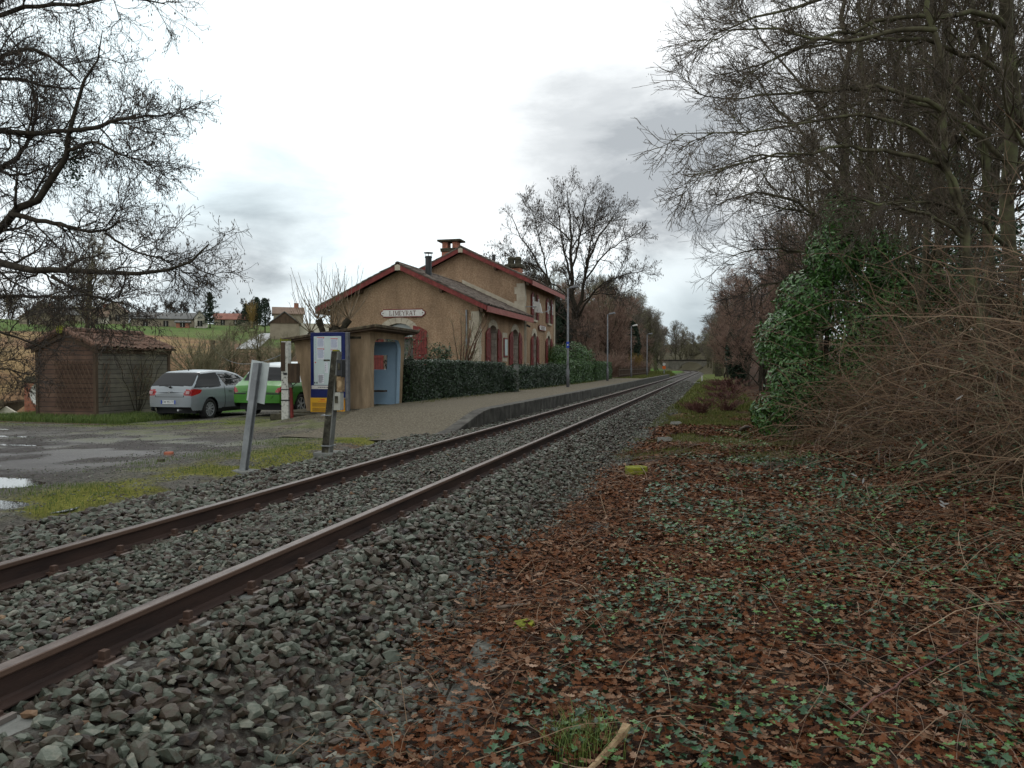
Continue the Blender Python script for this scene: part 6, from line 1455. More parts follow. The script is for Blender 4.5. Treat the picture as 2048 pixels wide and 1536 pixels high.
ivp = at_d(150, 320, 13.8)-b0; t_ = bpy.data.objects['bare_tree']
leafcloud(900, [(ivp.x,ivp.y,ivp.z)], [(.28,.3,.5)], .05, QL, M['ivy'], 'mistletoe', t_, .3)
# ---- generic bare trees (each kind built once, then copied)
def bare(name, label, h, spread, seed, loc, nlimb=9, tr=.16, upright=.5, twigmat='twig', bark='bark', twig=(9, 7, 6), rm=.010, trunk_h=.3, group=None, podn=0, cat='tree', lean=.04, multi=1):
    L = []
    for m_ in range(multi):
        a = rg.uniform(0, 6.28); ox, oy = (math.cos(a)*.3*(multi > 1), math.sin(a)*.3*(multi > 1)); lx, ly = rg.normal(0, lean*h, 2)*(1+(multi > 1)*1.6)
        L.append(limb([(ox,oy,-.4),(ox+lx*.2,oy+ly*.2,h*.25),(ox+lx*.6+rg.normal(0,.1),oy+ly*.5,h*.55),(ox+lx,oy+ly,h*.82),(ox+lx*1.1,oy+ly*1.1,h)], tr, tr*.12, 14))
    T0 = L[0][0]
    for i in range(nlimb):
        t = trunk_h+(1-trunk_h)*.8*(i/nlimb)+rg.uniform(-.03,.03); k = int(t*13); p = L[i % multi][0][k]; a = i*2.4+rg.uniform(-.4,.4); ln = spread*(1-.45*t)*rg.uniform(.8,1.15)
        e = upright+rg.uniform(-.15,.2); d = np.array([math.cos(a)*math.cos(e), math.sin(a)*math.cos(e), math.sin(e)]); pts = [p]
        for q in range(5): d = d+np.array([0,0,.12])+rg.normal(0,.09,3); d /= np.linalg.norm(d); pts.append(pts[-1]+d*ln/5)
        L.append(limb(pts, tr*.5*(1-.5*t), tr*.10, 14))
    s = h/10
    return make_tree(name, label, cat, L, [dict(n=twig[0], ln=(.16*h,.26*h), ang=(25,55), nseg=8, wander=.14, trop=(0,0,.05), t0=.25, rr=.5, rmin=rm*1.3, tip=.35),
        dict(n=twig[1], ln=(.07*h,.13*h), ang=(20,55), nseg=6, wander=.17, trop=(0,0,.04), t0=.15, rr=.6, rmin=rm, tip=.6), dict(n=twig[2], ln=(.03*h,.07*h), ang=(20,50), nseg=4, wander=.2, trop=(0,0,.03), t0=.15, rr=.7, rmin=rm*.8, tip=.7)],
        M[bark], M[twigmat], podn=podn, podsize=.05*s, loc=loc, group=group, sides=6)
def gl(x, y): return (x, y, Hf(x, y)-.05)
# ---- the tall tree behind the station (limbs follow the photograph)
b1 = at_d(1150, 745, 66); base = (b1.x, b1.y, Hf(b1.x, b1.y)); 
T2 = [G([(1150,760),(1151,700),(1152,660),(1148,625),(1140,590),(1142,520),(1140,450),(1136,415),(1134,380)], 66, .28, .022, 16, base=base),
 G([(1153,650),(1160,610),(1168,560),(1172,530),(1190,490),(1215,450),(1240,410)], [66,66,65.5,65,64.5,64,64], .17, .02, 16, base=base),
 G([(1155,640),(1175,600),(1205,565),(1240,550),(1270,545),(1292,540)], [66,65,64,63,63,63], .11, .018, 16, base=base),
 G([(1142,560),(1130,510),(1122,470),(1118,420),(1106,400)], [66,66.5,67,67,67], .11, .018, 16, base=base),
 G([(1142,545),(1155,500),(1165,450),(1170,400),(1176,385)], [66,66,66,66,66], .11, .018, 16, base=base),
 G([(1168,565),(1190,530),(1215,500),(1250,480),(1275,465)], [65.5,65,64,64,64], .09, .016, 16, base=base),
 G([(1172,530),(1185,470),(1195,420),(1203,400)], [65,65.5,66,66], .08, .016, 16, base=base),
 G([(1140,600),(1120,575),(1090,560),(1060,555)], [66,66,66,66], .075, .016, 16, base=base),
 G([(1160,610),(1190,585),(1225,590),(1262,580)], [66,65,65,65], .07, .016, 16, base=base),
 G([(1141,500),(1160,470),(1185,455),(1225,440)], [66,67,68,68], .07, .016, 16, base=base),
 G([(1140,480),(1115,455),(1085,440),(1065,430)], [66,67,68,68], .07, .016, 16, base=base)]
make_tree('bare_tree', 'tall spreading bare tree with clustered seed pods rising behind the station', 'tree', T2,
    [dict(n=13, ln=(1.5,3.4), ang=(22,58), nseg=8, wander=.15, trop=(0,0,.05), t0=.28, rr=.5, rmin=.020, tip=.4, lfall=.4),
     dict(n=8, ln=(.8,1.7), ang=(22,60), nseg=6, wander=.18, trop=(0,0,.04), t0=.15, rr=.6, rmin=.013, tip=.6),
     dict(n=5, ln=(.35,.9), ang=(20,55), nseg=4, wander=.2, trop=(0,0,.02), t0=.15, rr=.7, rmin=.010, tip=.7)],
    M['bark'], M['twig'], podn=6500, podsize=.17, loc=base, podmat=M['pod'])
b1 = at_d(1112, 745, 60); base = (b1.x, b1.y, Hf(b1.x, b1.y)); T3 = [G([(1116,760),(1112,680),(1106,620),(1100,575),(1085,540),(1060,505),(1040,470),(1022,430)], 60, .17, .02, 16, base=base),
 G([(1103,590),(1092,530),(1078,480),(1068,430),(1052,400)], 60, .08, .016, 16, base=base), G([(1090,548),(1060,530),(1030,515),(1005,510)], [60,60,60,60], .06, .016, 16, base=base), G([(1106,620),(1130,640),(1150,668),(1160,690)], [60,59,58,58], .06, .016, 16, base=base), G([(1098,570),(1075,556),(1045,550),(1020,545)], [60,61,62,62], .05, .015, 16, base=base)]
make_tree('bare_tree', 'leaning bare tree rising just behind the right hand end of the station roof', 'tree', T3,
    [dict(n=11, ln=(1.3,2.8), ang=(22,58), nseg=8, wander=.15, trop=(0,0,.04), t0=.28, rr=.5, rmin=.018, tip=.4, lfall=.4), dict(n=8, ln=(.6,1.4), ang=(22,60), nseg=6, wander=.18, trop=(0,0,.03), t0=.15, rr=.6, rmin=.012, tip=.6), dict(n=5, ln=(.3,.8), ang=(20,55), nseg=4, wander=.2, trop=(0,0,.02), t0=.15, rr=.7, rmin=.009, tip=.7)],
    M['bark'], M['twig'], podn=1800, podsize=.2, loc=base, podmat=M['pod'])
# ---- woods: kinds
WG = 'trees of the wood beyond the platform'
kinds = [bare('bare_tree', 'tall olive twigged tree', 12, 5, 1, gl(-13, 100), 11, .20, .75, 'twigolive', 'barkl', (11,8,6), .013, .25, WG, multi=2),
         bare('bare_tree', 'reddish twigged slender tree', 9.5, 4, 2, gl(-11.2, 84), 10, .12, .9, 'twigred', 'bark', (11,8,6), .011, .12, WG, multi=3),
         bare('bare_tree', 'dark bare tree', 13, 5.5, 3, gl(-16, 108), 12, .22, .8, 'twiggrey', 'barkl', (11,8,6), .013, .2, WG, multi=2)]
kinds[0]['label'] = 'tall olive twigged tree behind the farthest lamp post'; kinds[1]['label'] = 'reddish slender tree behind the third lamp post'; kinds[2]['label'] = 'dark bare tree deep in the wood beyond the yellow shrub'
ORD = ['first','second','third','fourth','fifth','sixth','seventh','eighth','ninth','tenth','eleventh','twelfth']
def wood(lst, zones, side, group):
    cnt = {}
    for (kx, ky, kk, sc) in sorted(lst, key=lambda t: t[1]):
        zn = [z for z in zones if ky < z[0]][0][1]; c = cnt.get((kk, zn), 0); cnt[(kk, zn)] = c+1
        inst(kinds[kk], gl(kx, ky), rg.uniform(0, 6.28), sc*rg.uniform(.92, 1.08), ORD[c]+' nearest '+('olive twigged tree', 'reddish twigged tree', 'dark bare tree', 'fine twigged brown tree')[kk]+' '+zn+', '+side, group+' '+zn)
kinds.append(bare('bare_tree', 'fine twigged brown tree', 9, 4, 5, gl(5.5, 27), 11, .11, .85, 'twigred', 'bark', (9,7,5), .009, .12, 'trees crowding the cutting right of the track', multi=3)); kinds[3]['label'] = 'fine twigged reddish brown tree just beyond the laurel bush'
wood([(-11.5,71,1,.8),(-12.5,76,1,1.0),(-14.5,79,0,.8),(-11,91,1,.9),(-12.6,93,0,.85),(-11.0,97,1,.85),(-12,106,2,.85),(-10.6,103,1,.7),(-13,113,0,.95),(-10.5,110,1,.75),(-11.5,120,2,.85),(-10.2,117,1,.75),(-12.5,127,0,.95),(-10.5,132,2,.75),(-11.5,140,0,.85),(-10.5,150,2,.8),(-13,160,0,.9),(-12.5,172,2,.8),(-16,185,0,.9),(-15,88,2,.7),(-17,98,0,.95),(-16,70,1,.9),(-18,78,0,.8),(-20,90,0,1.0),(-20,66,1,.8),(-24,74,1,.8),(-27,84,0,.8),(-10.8,64,1,.6),(-14,62,1,.55),(-19,58,1,.7),(-22,62,1,.65),(-16,122,2,1.0),(-19,205,2,.9),(-12,142,2,.9),(-14,134,0,1.1),(-11,158,1,.9),(-15,198,2,.8),(-13.5,214,0,.8),(-18,226,2,.9),(-19,242,0,.8),(-22,252,2,.9),(-25,236,0,.9),(-30,250,2,1.0)],
     ((67, 'close behind the station'), (85, 'beside the palings'), (108, 'behind the platform end'), (999, 'along the cutting')), 'left of the track', 'trees of the wood')
wood([(3.6,31,3,.7),(3.2,38,3,.8),(5,43,3,.9),(2.8,47,3,.8),(4.2,53,3,1.0),(2.6,58,1,.75),(3.8,64,1,.9),(2.4,70,3,1.0),(2.6,78,1,.9),(3.4,86,0,.8),(2.2,92,1,.95),(2.6,100,2,.8),(2.0,108,1,1.0),(2.4,118,0,.9),(1.6,130,0,.9),(1.6,142,2,.9),(.8,156,0,.9),(.5,170,2,.9),(6.5,36,3,.9),(6,60,3,1.2),(7,74,0,.95),(1.5,186,2,.9),(1.2,204,0,.9),(.5,222,2,.9),(-.5,238,0,.8),(-1.2,250,2,.8),(4,215,2,1.0),(5,240,0,1.0)],
     ((57, 'beside the red brambles'), (90, 'level with the platform end'), (999, 'far along the cutting')), 'right of the track', 'trees of the right hand cutting')
# wood closing the view beyond the bridge
for i, (px_1, D, sc) in enumerate([(1372,470,1.5),(1384,480,1.35),(1396,470,1.3),(1408,480,1.1),(1418,470,.85),(1428,460,.9),(1362,450,1.6),(1350,430,1.6),(1440,450,1.3)]):
    v = at_d(px_1, 732, D*.66); inst(kinds[2 if i % 2 else 0], (v.x, v.y, 1.0), i*1.3, sc*.75, ORD[[1350,1362,1372,1384,1396,1408,1418,1428,1440].index(px_1)]+' from the left of the far trees behind the road bridge', 'trees behind the bridge')
# evergreens in the wood
def conifer(name, label, loc, h, w, n, shape='column', mat='conifer', group=None, seed=0):
    r = empty(name, loc, 0, label, 'tree', group); b = MB(); b.tube([(0,0,-.5),(0,0,h*.5),(0,0,h*.97)], [h*.022,h*.014,.02], 7); b.build('trunk', M['bark'], r)
    z = rg.uniform(0, 1, n)**(.8 if shape == 'column' else 1.0); a = rg.uniform(0, 6.283, n)
    if shape == 'column': rad = w*np.sin(np.pi*np.clip(z*.85+.12, 0, 1))**.6
    elif shape == 'cone': rad = w*(1-z)**.9+.1
    else: tier = np.floor(z*6)/6; rad = w*(1-tier)**.7*(.35+.65*(z*6-np.floor(z*6) < .38))*np.clip(.5+.8*np.abs(np.sin(a*1.5+tier*9)), 0, 1.2)
    rr = rad*(1-np.abs(rg.normal(0, .22, n))); zz = h*.12+z*h*.88-(rr/w)*h*.03
    p = np.c_[np.cos(a)*rr, np.sin(a)*rr, zz]; p += (np.c_[fbm(a*2, z*8, 1, 5), fbm(a*2, z*8, 1, 6), fbm(a*2, z*8, 1, 7)]-.5)*w*.5
    nr = np.c_[np.cos(a), np.sin(a), np.full(n, .5)]; v, f, aa = scatter(QL, p, rg.uniform(.6, 1.4, n)*h*.035, facing(n, nr, .6), rg.beta(2, 3, n)); mk('foliage', v, f, M[mat], r, attrs={'v': ('FACE', aa)}); return r
conifer('cedar_tree', 'dark layered cedar standing left of the red roofed house', hz(420, 655, 150), 6.8, 2.2, 5000, 'tier')
conifer('cypress_tree', 'left of two dark cypresses beside the lane on the hill', hz(514, 656, 140), 5.6, .85, 3500, 'column')
conifer('cypress_tree', 'right and broader of the two dark cypresses beside the lane', hz(530, 660, 136), 5.6, 1.05, 3500, 'column')
conifer('conifer_tree', 'broad dark fir left of the golden willow on the hill', hz(492, 664, 138), 5.0, 1.9, 5000, 'cone')
conifer('evergreen_tree', 'dark ivy green evergreen in the wood behind the second lamp post', gl(-13.0, 66), 6.6, 2.4, 9000, 'cone')
conifer('evergreen_tree', 'dark flat topped pine behind the second and third lamp posts', gl(-15, 74), 8.2, 2.8, 8000, 'tier')
conifer('evergreen_tree', 'ivy covered dark green trunk behind the yellow shrub', gl(-10.2, 100), 7.0, 1.3, 6000, 'column')
conifer('evergreen_tree', 'narrow ivy covered trunk in the right hand cutting', gl(2.0, 62), 5.5, 1.0, 5000, 'column')
def twiggy(name, label, loc, h, w, mat, n=26, group=None, cat='shrub'):
    r = empty(name, loc, 0, label, cat, group); L = []
    for i in range(n):
        a = rg.uniform(0, 6.283); s = rg.uniform(.2, 1)*w; L.append(limb([(rg.normal(0,w*.12), rg.normal(0,w*.12), -.1), (math.cos(a)*s*.4, math.sin(a)*s*.4, h*.5), (math.cos(a)*s, math.sin(a)*s, h*rg.uniform(.75, 1.05))], .02*h/2, .008, 8))
    P, R = limbset(L); c1 = children(P, R, 12, (.25*h,.45*h), (15,50), 5, .12, (0,0,.1), rmin=.006); c2 = children(*c1, 5, (.1*h,.2*h), (15,50), 4, .12, (0,0,.08), rmin=.006)
    v, f = tubes(P, R, 4); mk('stem', v, f, M[mat], r); v, f = merge([tubes(*c1, 3), tubes(*c2, 3)]); mk('twigs', v, f, M[mat], r); return r
twiggy('yellow_shrub', 'golden yellow twiggy shrub near the farthest lamp post', gl(-8.6, 90), 2.4, 1.0, 'golden', 30)
twiggy('willow_shrub', 'golden willow between the fir and the cypresses on the hill', hz(504, 655, 137), 4.3, 1.2, 'golden', 18)
M['redstem'] = pmat('dark_red_stems', [(.075,.028,.022),(.13,.055,.042)], 3, .7)
rb = twiggy('red_bramble', 'dark red stemmed bramble clump nearest on the right verge', gl(-.35, 26.5), .75, 1.1, 'redstem', 30, 'red stemmed bramble clumps on the right verge')
rb.scale = (.7,.7,.6)
for i, (bx, by_, sc, lb) in enumerate([(-.7,29,.6,'second'),(.5,28.5,.8,'third'),(-.2,32,.7,'fourth'),(.7,34,1.0,'fifth'),(.1,37,.8,'sixth'),(.9,41,1.2,'seventh'),(.2,46,1.0,'eighth'),(1.2,52,1.5,'ninth'),(.4,58,1.2,'tenth')]):
    inst(rb, gl(bx, by_), i*1.7, (sc, sc, sc*.75), lb+' nearest red stemmed bramble clump along the right verge', 'red stemmed bramble clumps on the right verge')
rb2 = twiggy('red_bramble', 'low reddish thicket behind the paling fence', gl(-9.4, 78), 1.7, 1.8, 'twigred', 34, 'thickets behind the palings')
for i, (bx, by_, sc) in enumerate([(-9.6,70,1.2),(-9.2,85,.9),(-9.0,95,.9),(-8.4,101,.8),(-9.8,62,1.1),(-9.5,110,1.1),(-11.5,66,1.6),(-9.3,74,1.1),(-10.5,80,1.5),(-9.2,90,1.2),(-10,58,1.0)]):
    inst(rb2, gl(bx, by_), i*1.7, sc, ORD[[58,62,66,70,74,80,85,90,95,101,110].index(by_)]+' nearest reddish brown thicket in the row behind the palings', 'thickets behind the palings')
# hill trees behind the village and scrub below the yard
ht = bare('bare_tree', 'small bare tree on the skyline behind the barn', 5, 2.4, 9, hz(335, 640, 175), 9, .12, .8, 'twig', 'bark', (9,6,5), .018, .25, 'bare trees on the village skyline', multi=2)
SKY_L = {300:'bare tree behind the left end of the long barn',350:'bare tree behind the middle of the long barn',372:'bare tree behind the right part of the long barn',398:'small bare tree right above the cream gabled end',455:'small bare tree behind the red roof, near the cedar',478:'bare tree behind the right end of the red roof',498:'tall bare tree behind the dark fir',516:'tallest bare tree behind the two cypresses',560:'small bare tree behind the boarded barn',240:'bare tree between taller stone house and long barn',150:'bare tree behind the cream house',90:'bare tree between brown stone house and grey roof',20:'bare tree left of the brown stone house',-30:'biggest bare tree past the left edge of the village',590:'small bare tree behind the ochre garden wall',60:'bare tree in front of the brown stone house',265:'bare tree just left of the long barn roof'}
for i, (xx, yy_, D, sc) in enumerate([(300,645,180,1.0),(350,640,178,1.05),(372,640,176,1.0),(398,645,172,.8),(455,650,180,.8),(478,650,180,.9),(498,648,175,1.3),(516,650,178,1.4),(560,650,150,.6),(240,645,180,1.1),(150,645,180,1.0),(90,640,180,1.2),(20,640,170,1.5),(-30,650,160,1.7),(590,650,140,.7),(60,655,130,1.0),(265,650,175,1.0)]):
    inst(ht, hz(xx, yy_+8, D), i*2.1, sc*1.0, SKY_L[xx], 'bare trees on the village skyline')
vt = bare('bare_tree', 'bare forked tree standing in the field behind the shed roof', 8.6, 4.5, 4, hz(175, 690, 62), 9, .15, .8, 'twigolive', 'barkl', (10,7,5), .013, .12, 'bare trees behind the shed', multi=3)
for i, (xx, yy_, D, sc, lb) in enumerate([(108,690,62,.95,'bare tree left of the forked one behind the shed'),(235,690,60,.62,'small bare tree right of the shed roof ridge'),(-40,700,58,1.0,'bare tree at the left picture edge beyond the yard'),(465,735,52,.62,'bare scrubby tree behind the green car'),(405,745,50,.5,'bare scrubby tree behind the silver car roof'),(430,700,62,.55,'thin bare tree in the field beside the utility pole'),(345,740,50,.42,'low bare scrub between shed and silver car'),(520,738,50,.5,'bare scrub seen above the green car roof')]):
    v = at_d(xx, yy_, D); inst(vt, (v.x, v.y, max(Hf(v.x, v.y), -4.2)-.1), i*2.2+.5, sc*.9 if D > 55 else sc*1.05, lb, 'bare trees behind the shed')
sb = twiggy('scrub_bush', 'brown twiggy scrub at the edge of the yard below the dish', gl(-26, 27), 2.6, 2.2, 'twigolive', 34, 'scrub on the bank below the yard', 'bush')
for i, (bx, by_, sc, lb) in enumerate([(-24.5,33,1.2,'brown scrub behind the shed back corner'),(-22,36,1.0,'brown scrub right of the shed back wall'),(-20.5,38,.9,'brown scrub behind the silver car'),(-18.5,40,.9,'brown scrub behind the green car'),(-30,24,1.0,'brown scrub at the left edge of the yard')]): inst(sb, gl(bx, by_), i, sc, lb, 'scrub on the bank below the yard')
# ---- right hand trees arching over the verge
def gtree(label, basepx, D, limbs, levels, bark='barkl', twig='twigbrown', podn=0, podsize=.05, sides=7, n=16):
    b_ = at_d(basepx[0], basepx[1], D); base = (b_.x, b_.y, Hf(b_.x, b_.y)-.1)
    L = [G(p, d, r0, r1, n, base=base) for p, d, r0, r1 in limbs]
    return make_tree('bare_tree', label, 'tree', L, levels, M[bark], M[twig], podn, podsize, base, 'tall trees on the right bank', sides)
M['twigbrown'] = pmat('brown_twigs', [(.052,.040,.028),(.098,.076,.052)], 2, .75, spec=.25)
lvA = [dict(n=15, ln=(.5,1.2), ang=(18,50), nseg=9, wander=.13, trop=(.0,0,.03), t0=.2, rr=.45, rmin=.008, tip=.3, lfall=.4),
       dict(n=9, ln=(.4,1.0), ang=(20,55), nseg=7, wander=.16, trop=(-.02,0,.02), t0=.15, rr=.6, rmin=.005, tip=.5), dict(n=5, ln=(.15,.45), ang=(20,55), nseg=4, wander=.18, trop=(0,0,0), t0=.2, rr=.7, rmin=.0038, tip=.7)]
gtree('thickest trunk at the right edge with long branches arching over the verge', (2030, 900), 12.5, [
    ([(2050,1000),(2040,800),(2025,600),(2018,400),(2012,200),(2010,0),(2015,-300)], 12.5, .12, .085),
    ([(2018,60),(1985,12),(1924,27),(1840,33),(1764,34),(1673,59),(1582,109),(1522,141),(1482,160)], [12.5,12.2,12,11.7,11.5,11.3,11.1,11,10.9], .050, .006),
    ([(2015,150),(1950,110),(1878,87),(1820,74),(1764,68),(1673,82),(1559,114),(1490,137),(1440,150)], [12.5,12.3,12.1,12,12,11.9,11.8,11.7,11.7], .042, .006),
    ([(2018,330),(1950,260),(1887,214),(1810,200),(1741,196),(1650,230),(1530,250),(1470,280)], [12.5,12.4,12.3,12.2,12.1,12,12,12], .042, .006),
    ([(2012,-60),(1900,-60),(1780,-30),(1660,-10),(1560,20),(1480,55),(1425,70)], [12.5,12.2,12,11.9,11.8,11.7,11.7], .06, .008),
    ([(2013,-150),(1900,-200),(1760,-160),(1620,-110),(1500,-50),(1430,-10)], [12.5,12.2,12,11.9,11.8,11.7], .07, .008),
    ([(2020,500),(1960,440),(1900,420),(1830,400),(1760,410),(1700,430)], [12.5,12,11.5,11,10.8,10.6], .04, .006)],
    lvA, podn=2600, podsize=.035)
gtree('leaning trunk left of the thickest one, its low branches drooping towards the track', (1985, 900), 11, [
    ([(1995,900),(1975,700),(1950,520),(1928,433),(1905,340),(1896,296),(1880,180),(1869,0),(1860,-200)], 11, .060, .03),
    ([(1924,410),(1900,342),(1869,282),(1820,252),(1764,237),(1673,232),(1559,255),(1495,264),(1422,278),(1350,268)], [11,11,10.9,10.8,10.7,10.6,10.5,10.4,10.3,10.3], .036, .004),
    ([(1900,330),(1820,310),(1740,300),(1650,290),(1560,310),(1480,330),(1420,345),(1370,350)], [11,10.9,10.8,10.7,10.6,10.5,10.5,10.5], .035, .005),
    ([(1885,220),(1800,180),(1700,175),(1600,180),(1500,200),(1430,195),(1385,185)], [11,11,11,11,11,11,11], .038, .005),
    ([(1872,60),(1790,60),(1690,90),(1580,60),(1480,50),(1410,90)], [11,11,11,11,11,11], .038, .005),
    ([(1940,480),(1860,430),(1760,400),(1660,400),(1560,420)], [11,10.8,10.6,10.5,10.5], .03, .005)],
    lvA, podn=2200, podsize=.035)
lvC = [dict(n=13, ln=(1.1,2.4), ang=(18,50), nseg=8, wander=.12, trop=(-.03,0,.03), t0=.2, rr=.45, rmin=.010, tip=.35, lfall=.4),
       dict(n=8, ln=(.7,1.7), ang=(20,55), nseg=6, wander=.15, trop=(0,0,.03), t0=.15, rr=.6, rmin=.007, tip=.6), dict(n=5, ln=(.3,.8), ang=(20,55), nseg=4, wander=.18, trop=(0,0,.02), t0=.2, rr=.7, rmin=.005, tip=.7)]
gtree('wide twiggy tree behind the laurel, reaching left over the track side', (1700, 780), 23, [
    ([(1705,800),(1700,650),(1697,520),(1696,400),(1692,250),(1690,100),(1688,-80)], 23, .17, .05),
    ([(1698,500),(1640,430),(1580,395),(1520,385),(1460,400),(1435,410)], [23,22.7,22.5,22.3,22.2,22.2], .07, .01),
    ([(1700,560),(1640,520),(1570,495),(1510,500),(1455,515)], [23,22.8,22.6,22.5,22.5], .06, .01),
    ([(1700,620),(1640,570),(1580,560),(1520,570),(1490,590)], [23,22.8,22.6,22.5,22.5], .05, .01),
    ([(1760,700),(1735,480),(1696,346),(1627,292),(1582,250),(1540,200),(1510,150)], [21,21,21,21,21,21,21], .10, .015),
    ([(1696,400),(1640,330),(1580,310),(1510,310),(1450,330),(1425,350)], [23,22.8,22.6,22.5,22.4,22.4], .06, .01),
    ([(1693,300),(1630,200),(1580,140),(1530,90),(1490,20)], [23,23,23,23,23], .06, .01)], lvC, 'barkl', 'twig')
sl_ = bare('bare_tree', 'slender pale lichen trunk', 13, 3.4, 21, (0,0,0), 9, .10, 1.0, 'twigbrown', 'barkl', (8,6,5), .0058, .28, 'tall trees on the right bank', lean=.05)
sl_['label'] = 'slender pale trunk straight above the laurel'; v = at_d(1755, 760, 18); sl_.location = gl(v.x, v.y)
for i, (xx, D, sc, lb) in enumerate([(1640,26,.9,'slim trunk farthest left of those above the laurel'),(1780,26,1.1,'taller slender trunk in the second row above the laurel'),(1700,30,1.05,'far slender trunk in the row behind the laurel'),(1950,28,1.2,'thin far trunk behind the mossy one'),(1810,20,.95,'slender trunk between the laurel top and the leaning trunk'),(1845,15,.85,'slim young trunk just left of the leaning trunk'),(1890,17,1.1,'slender trunk behind the leaning trunk'),(1960,14,1.0,'mossy trunk between the leaning and the thickest trunk'),(1600,32,.9,'slim distant trunk left behind the laurel'),(2080,16,1.1,'trunk at the extreme right edge of the picture'),(1925,22,1.2,'tall trunk in the second row behind the leaning one'),(2120,11,1.0,'trunk just outside the right picture edge'),(1990,19,1.15,'tall trunk close behind the thickest trunk')]):
    v = at_d(xx, 760, D); inst(sl_, gl(v.x, v.y), i*1.9+1, sc, lb, 'tall trees on the right bank')
# ---- laurel and ivy masses
bush('laurel_bush', 'large glossy dark green laurel bush at the edge of the right hand trees', 'bush', gl(2.35, 18.6),
    [(0,0,.9),(-.45,-.7,1.2),(-.75,-.2,2.1),(-.2,.3,3.0),(.3,.4,4.1),(1.1,.2,2.2),(.9,-.4,.9),(.45,.3,5.0),(-.95,-.5,.5),(1.9,.3,1.4),(1.8,.5,2.9),(1.3,.5,3.9),(2.7,.6,3.4),(2.9,.3,2.2)], [(.95,.95,.9),(.8,.8,.8),(.72,.8,.75),(.8,.8,.8),(.65,.7,.75),(1.0,.9,1.1),(1,.9,.9),(.45,.5,.62),(.6,.6,.55),(1,.9,1),(.9,.9,.9),(.7,.7,.8),(.8,.8,.8),(.9,.9,.9)], 38000, .125, LV['laurel'], M['laurel'], stems=9, surf=.62, vb=-.03)
for i, (lx, ly, cs, rs, n, lb) in enumerate([
    (6.0, 14.4, [(0,0,1.2),(.8,0,2.4),(1.8,0,3.0),(-.3,0,.6)], [(1.2,1.2,1.3),(1.2,1.2,1.2),(1.2,1.2,1.2),(.9,.9,.7)], 12000, 'dark ivy heap behind the thickest part of the bramble tangle'),(9.5, 17.5, [(0,0,1.5),(.8,0,3.0),(-1.0,0,3.6)], [(1.8,1.2,1.8),(1.6,1.2,1.6),(1.5,1.2,1.2)], 9000, 'ivy bank deep behind the thickest trunk'),(5.2, 24, [(0,0,1.5),(-.8,0,2.8),(1.2,0,3.5)], [(1.4,1.2,1.5),(1.2,1.2,1.3),(1.4,1.2,1.3)], 9000, 'dark evergreen ivy clump directly behind the laurel'),
    (5.2, 20.5, [(0,0,1.5),(-.6,0,3.0),(.6,.3,4.2),(1.2,0,2.4),(0,0,5.2)], [(1.2,1,1.4),(1.1,1,1.3),(1.0,1,1.1),(1.2,1,1.3),(.7,.8,.9)], 9000, 'dark ivy mass climbing trees right of the laurel'),
    (6.3, 16.5, [(0,0,1.5),(-.7,0,2.6),(.7,.3,3.8),(.2,0,4.6)], [(1.2,1,1.4),(1.1,1,1.2),(1.0,1,1.1),(.6,.8,.8)], 9000, 'dark ivy covered thicket under the slender trunks'),
    (5.4, 12.5, [(0,0,1.0),(.5,0,2.0),(1.2,.3,2.7),(-.3,.3,1.6)], [(1.1,1,1.1),(1.1,1,1.0),(1.0,1,.8),(.8,.8,.8)], 9000, 'ivy tangle at the foot of the thickest trunk'),
    (7.2, 11.8, [(0,0,1.0),(.3,0,2.2),(1.0,.3,3.2)], [(1.3,1,1.2),(1.1,1,1.1),(1.0,1,1.0)], 7000, 'ivy wall at the right picture edge'),
    (3.9, 16.8, [(0,0,.7),(.4,0,1.4)], [(.9,.8,.8),(.9,.9,.9)], 4500, 'low ivy mound between laurel and bramble tangle'),
    (9.0, 24, [(0,0,1.8),(2,0,2.4),(-2,0,2.4)], [(2.2,1.4,2.0),(2.2,1.4,2.2),(2.2,1.4,2.4)], 9000, 'deep ivy bank closing the view behind the slender trunks')]):
    bush('ivy_thicket', lb, 'bush', gl(lx, ly), cs, rs, n, .085, LV['ivy'], M['ivy'], 'ivy masses on the right bank', 6, .5)
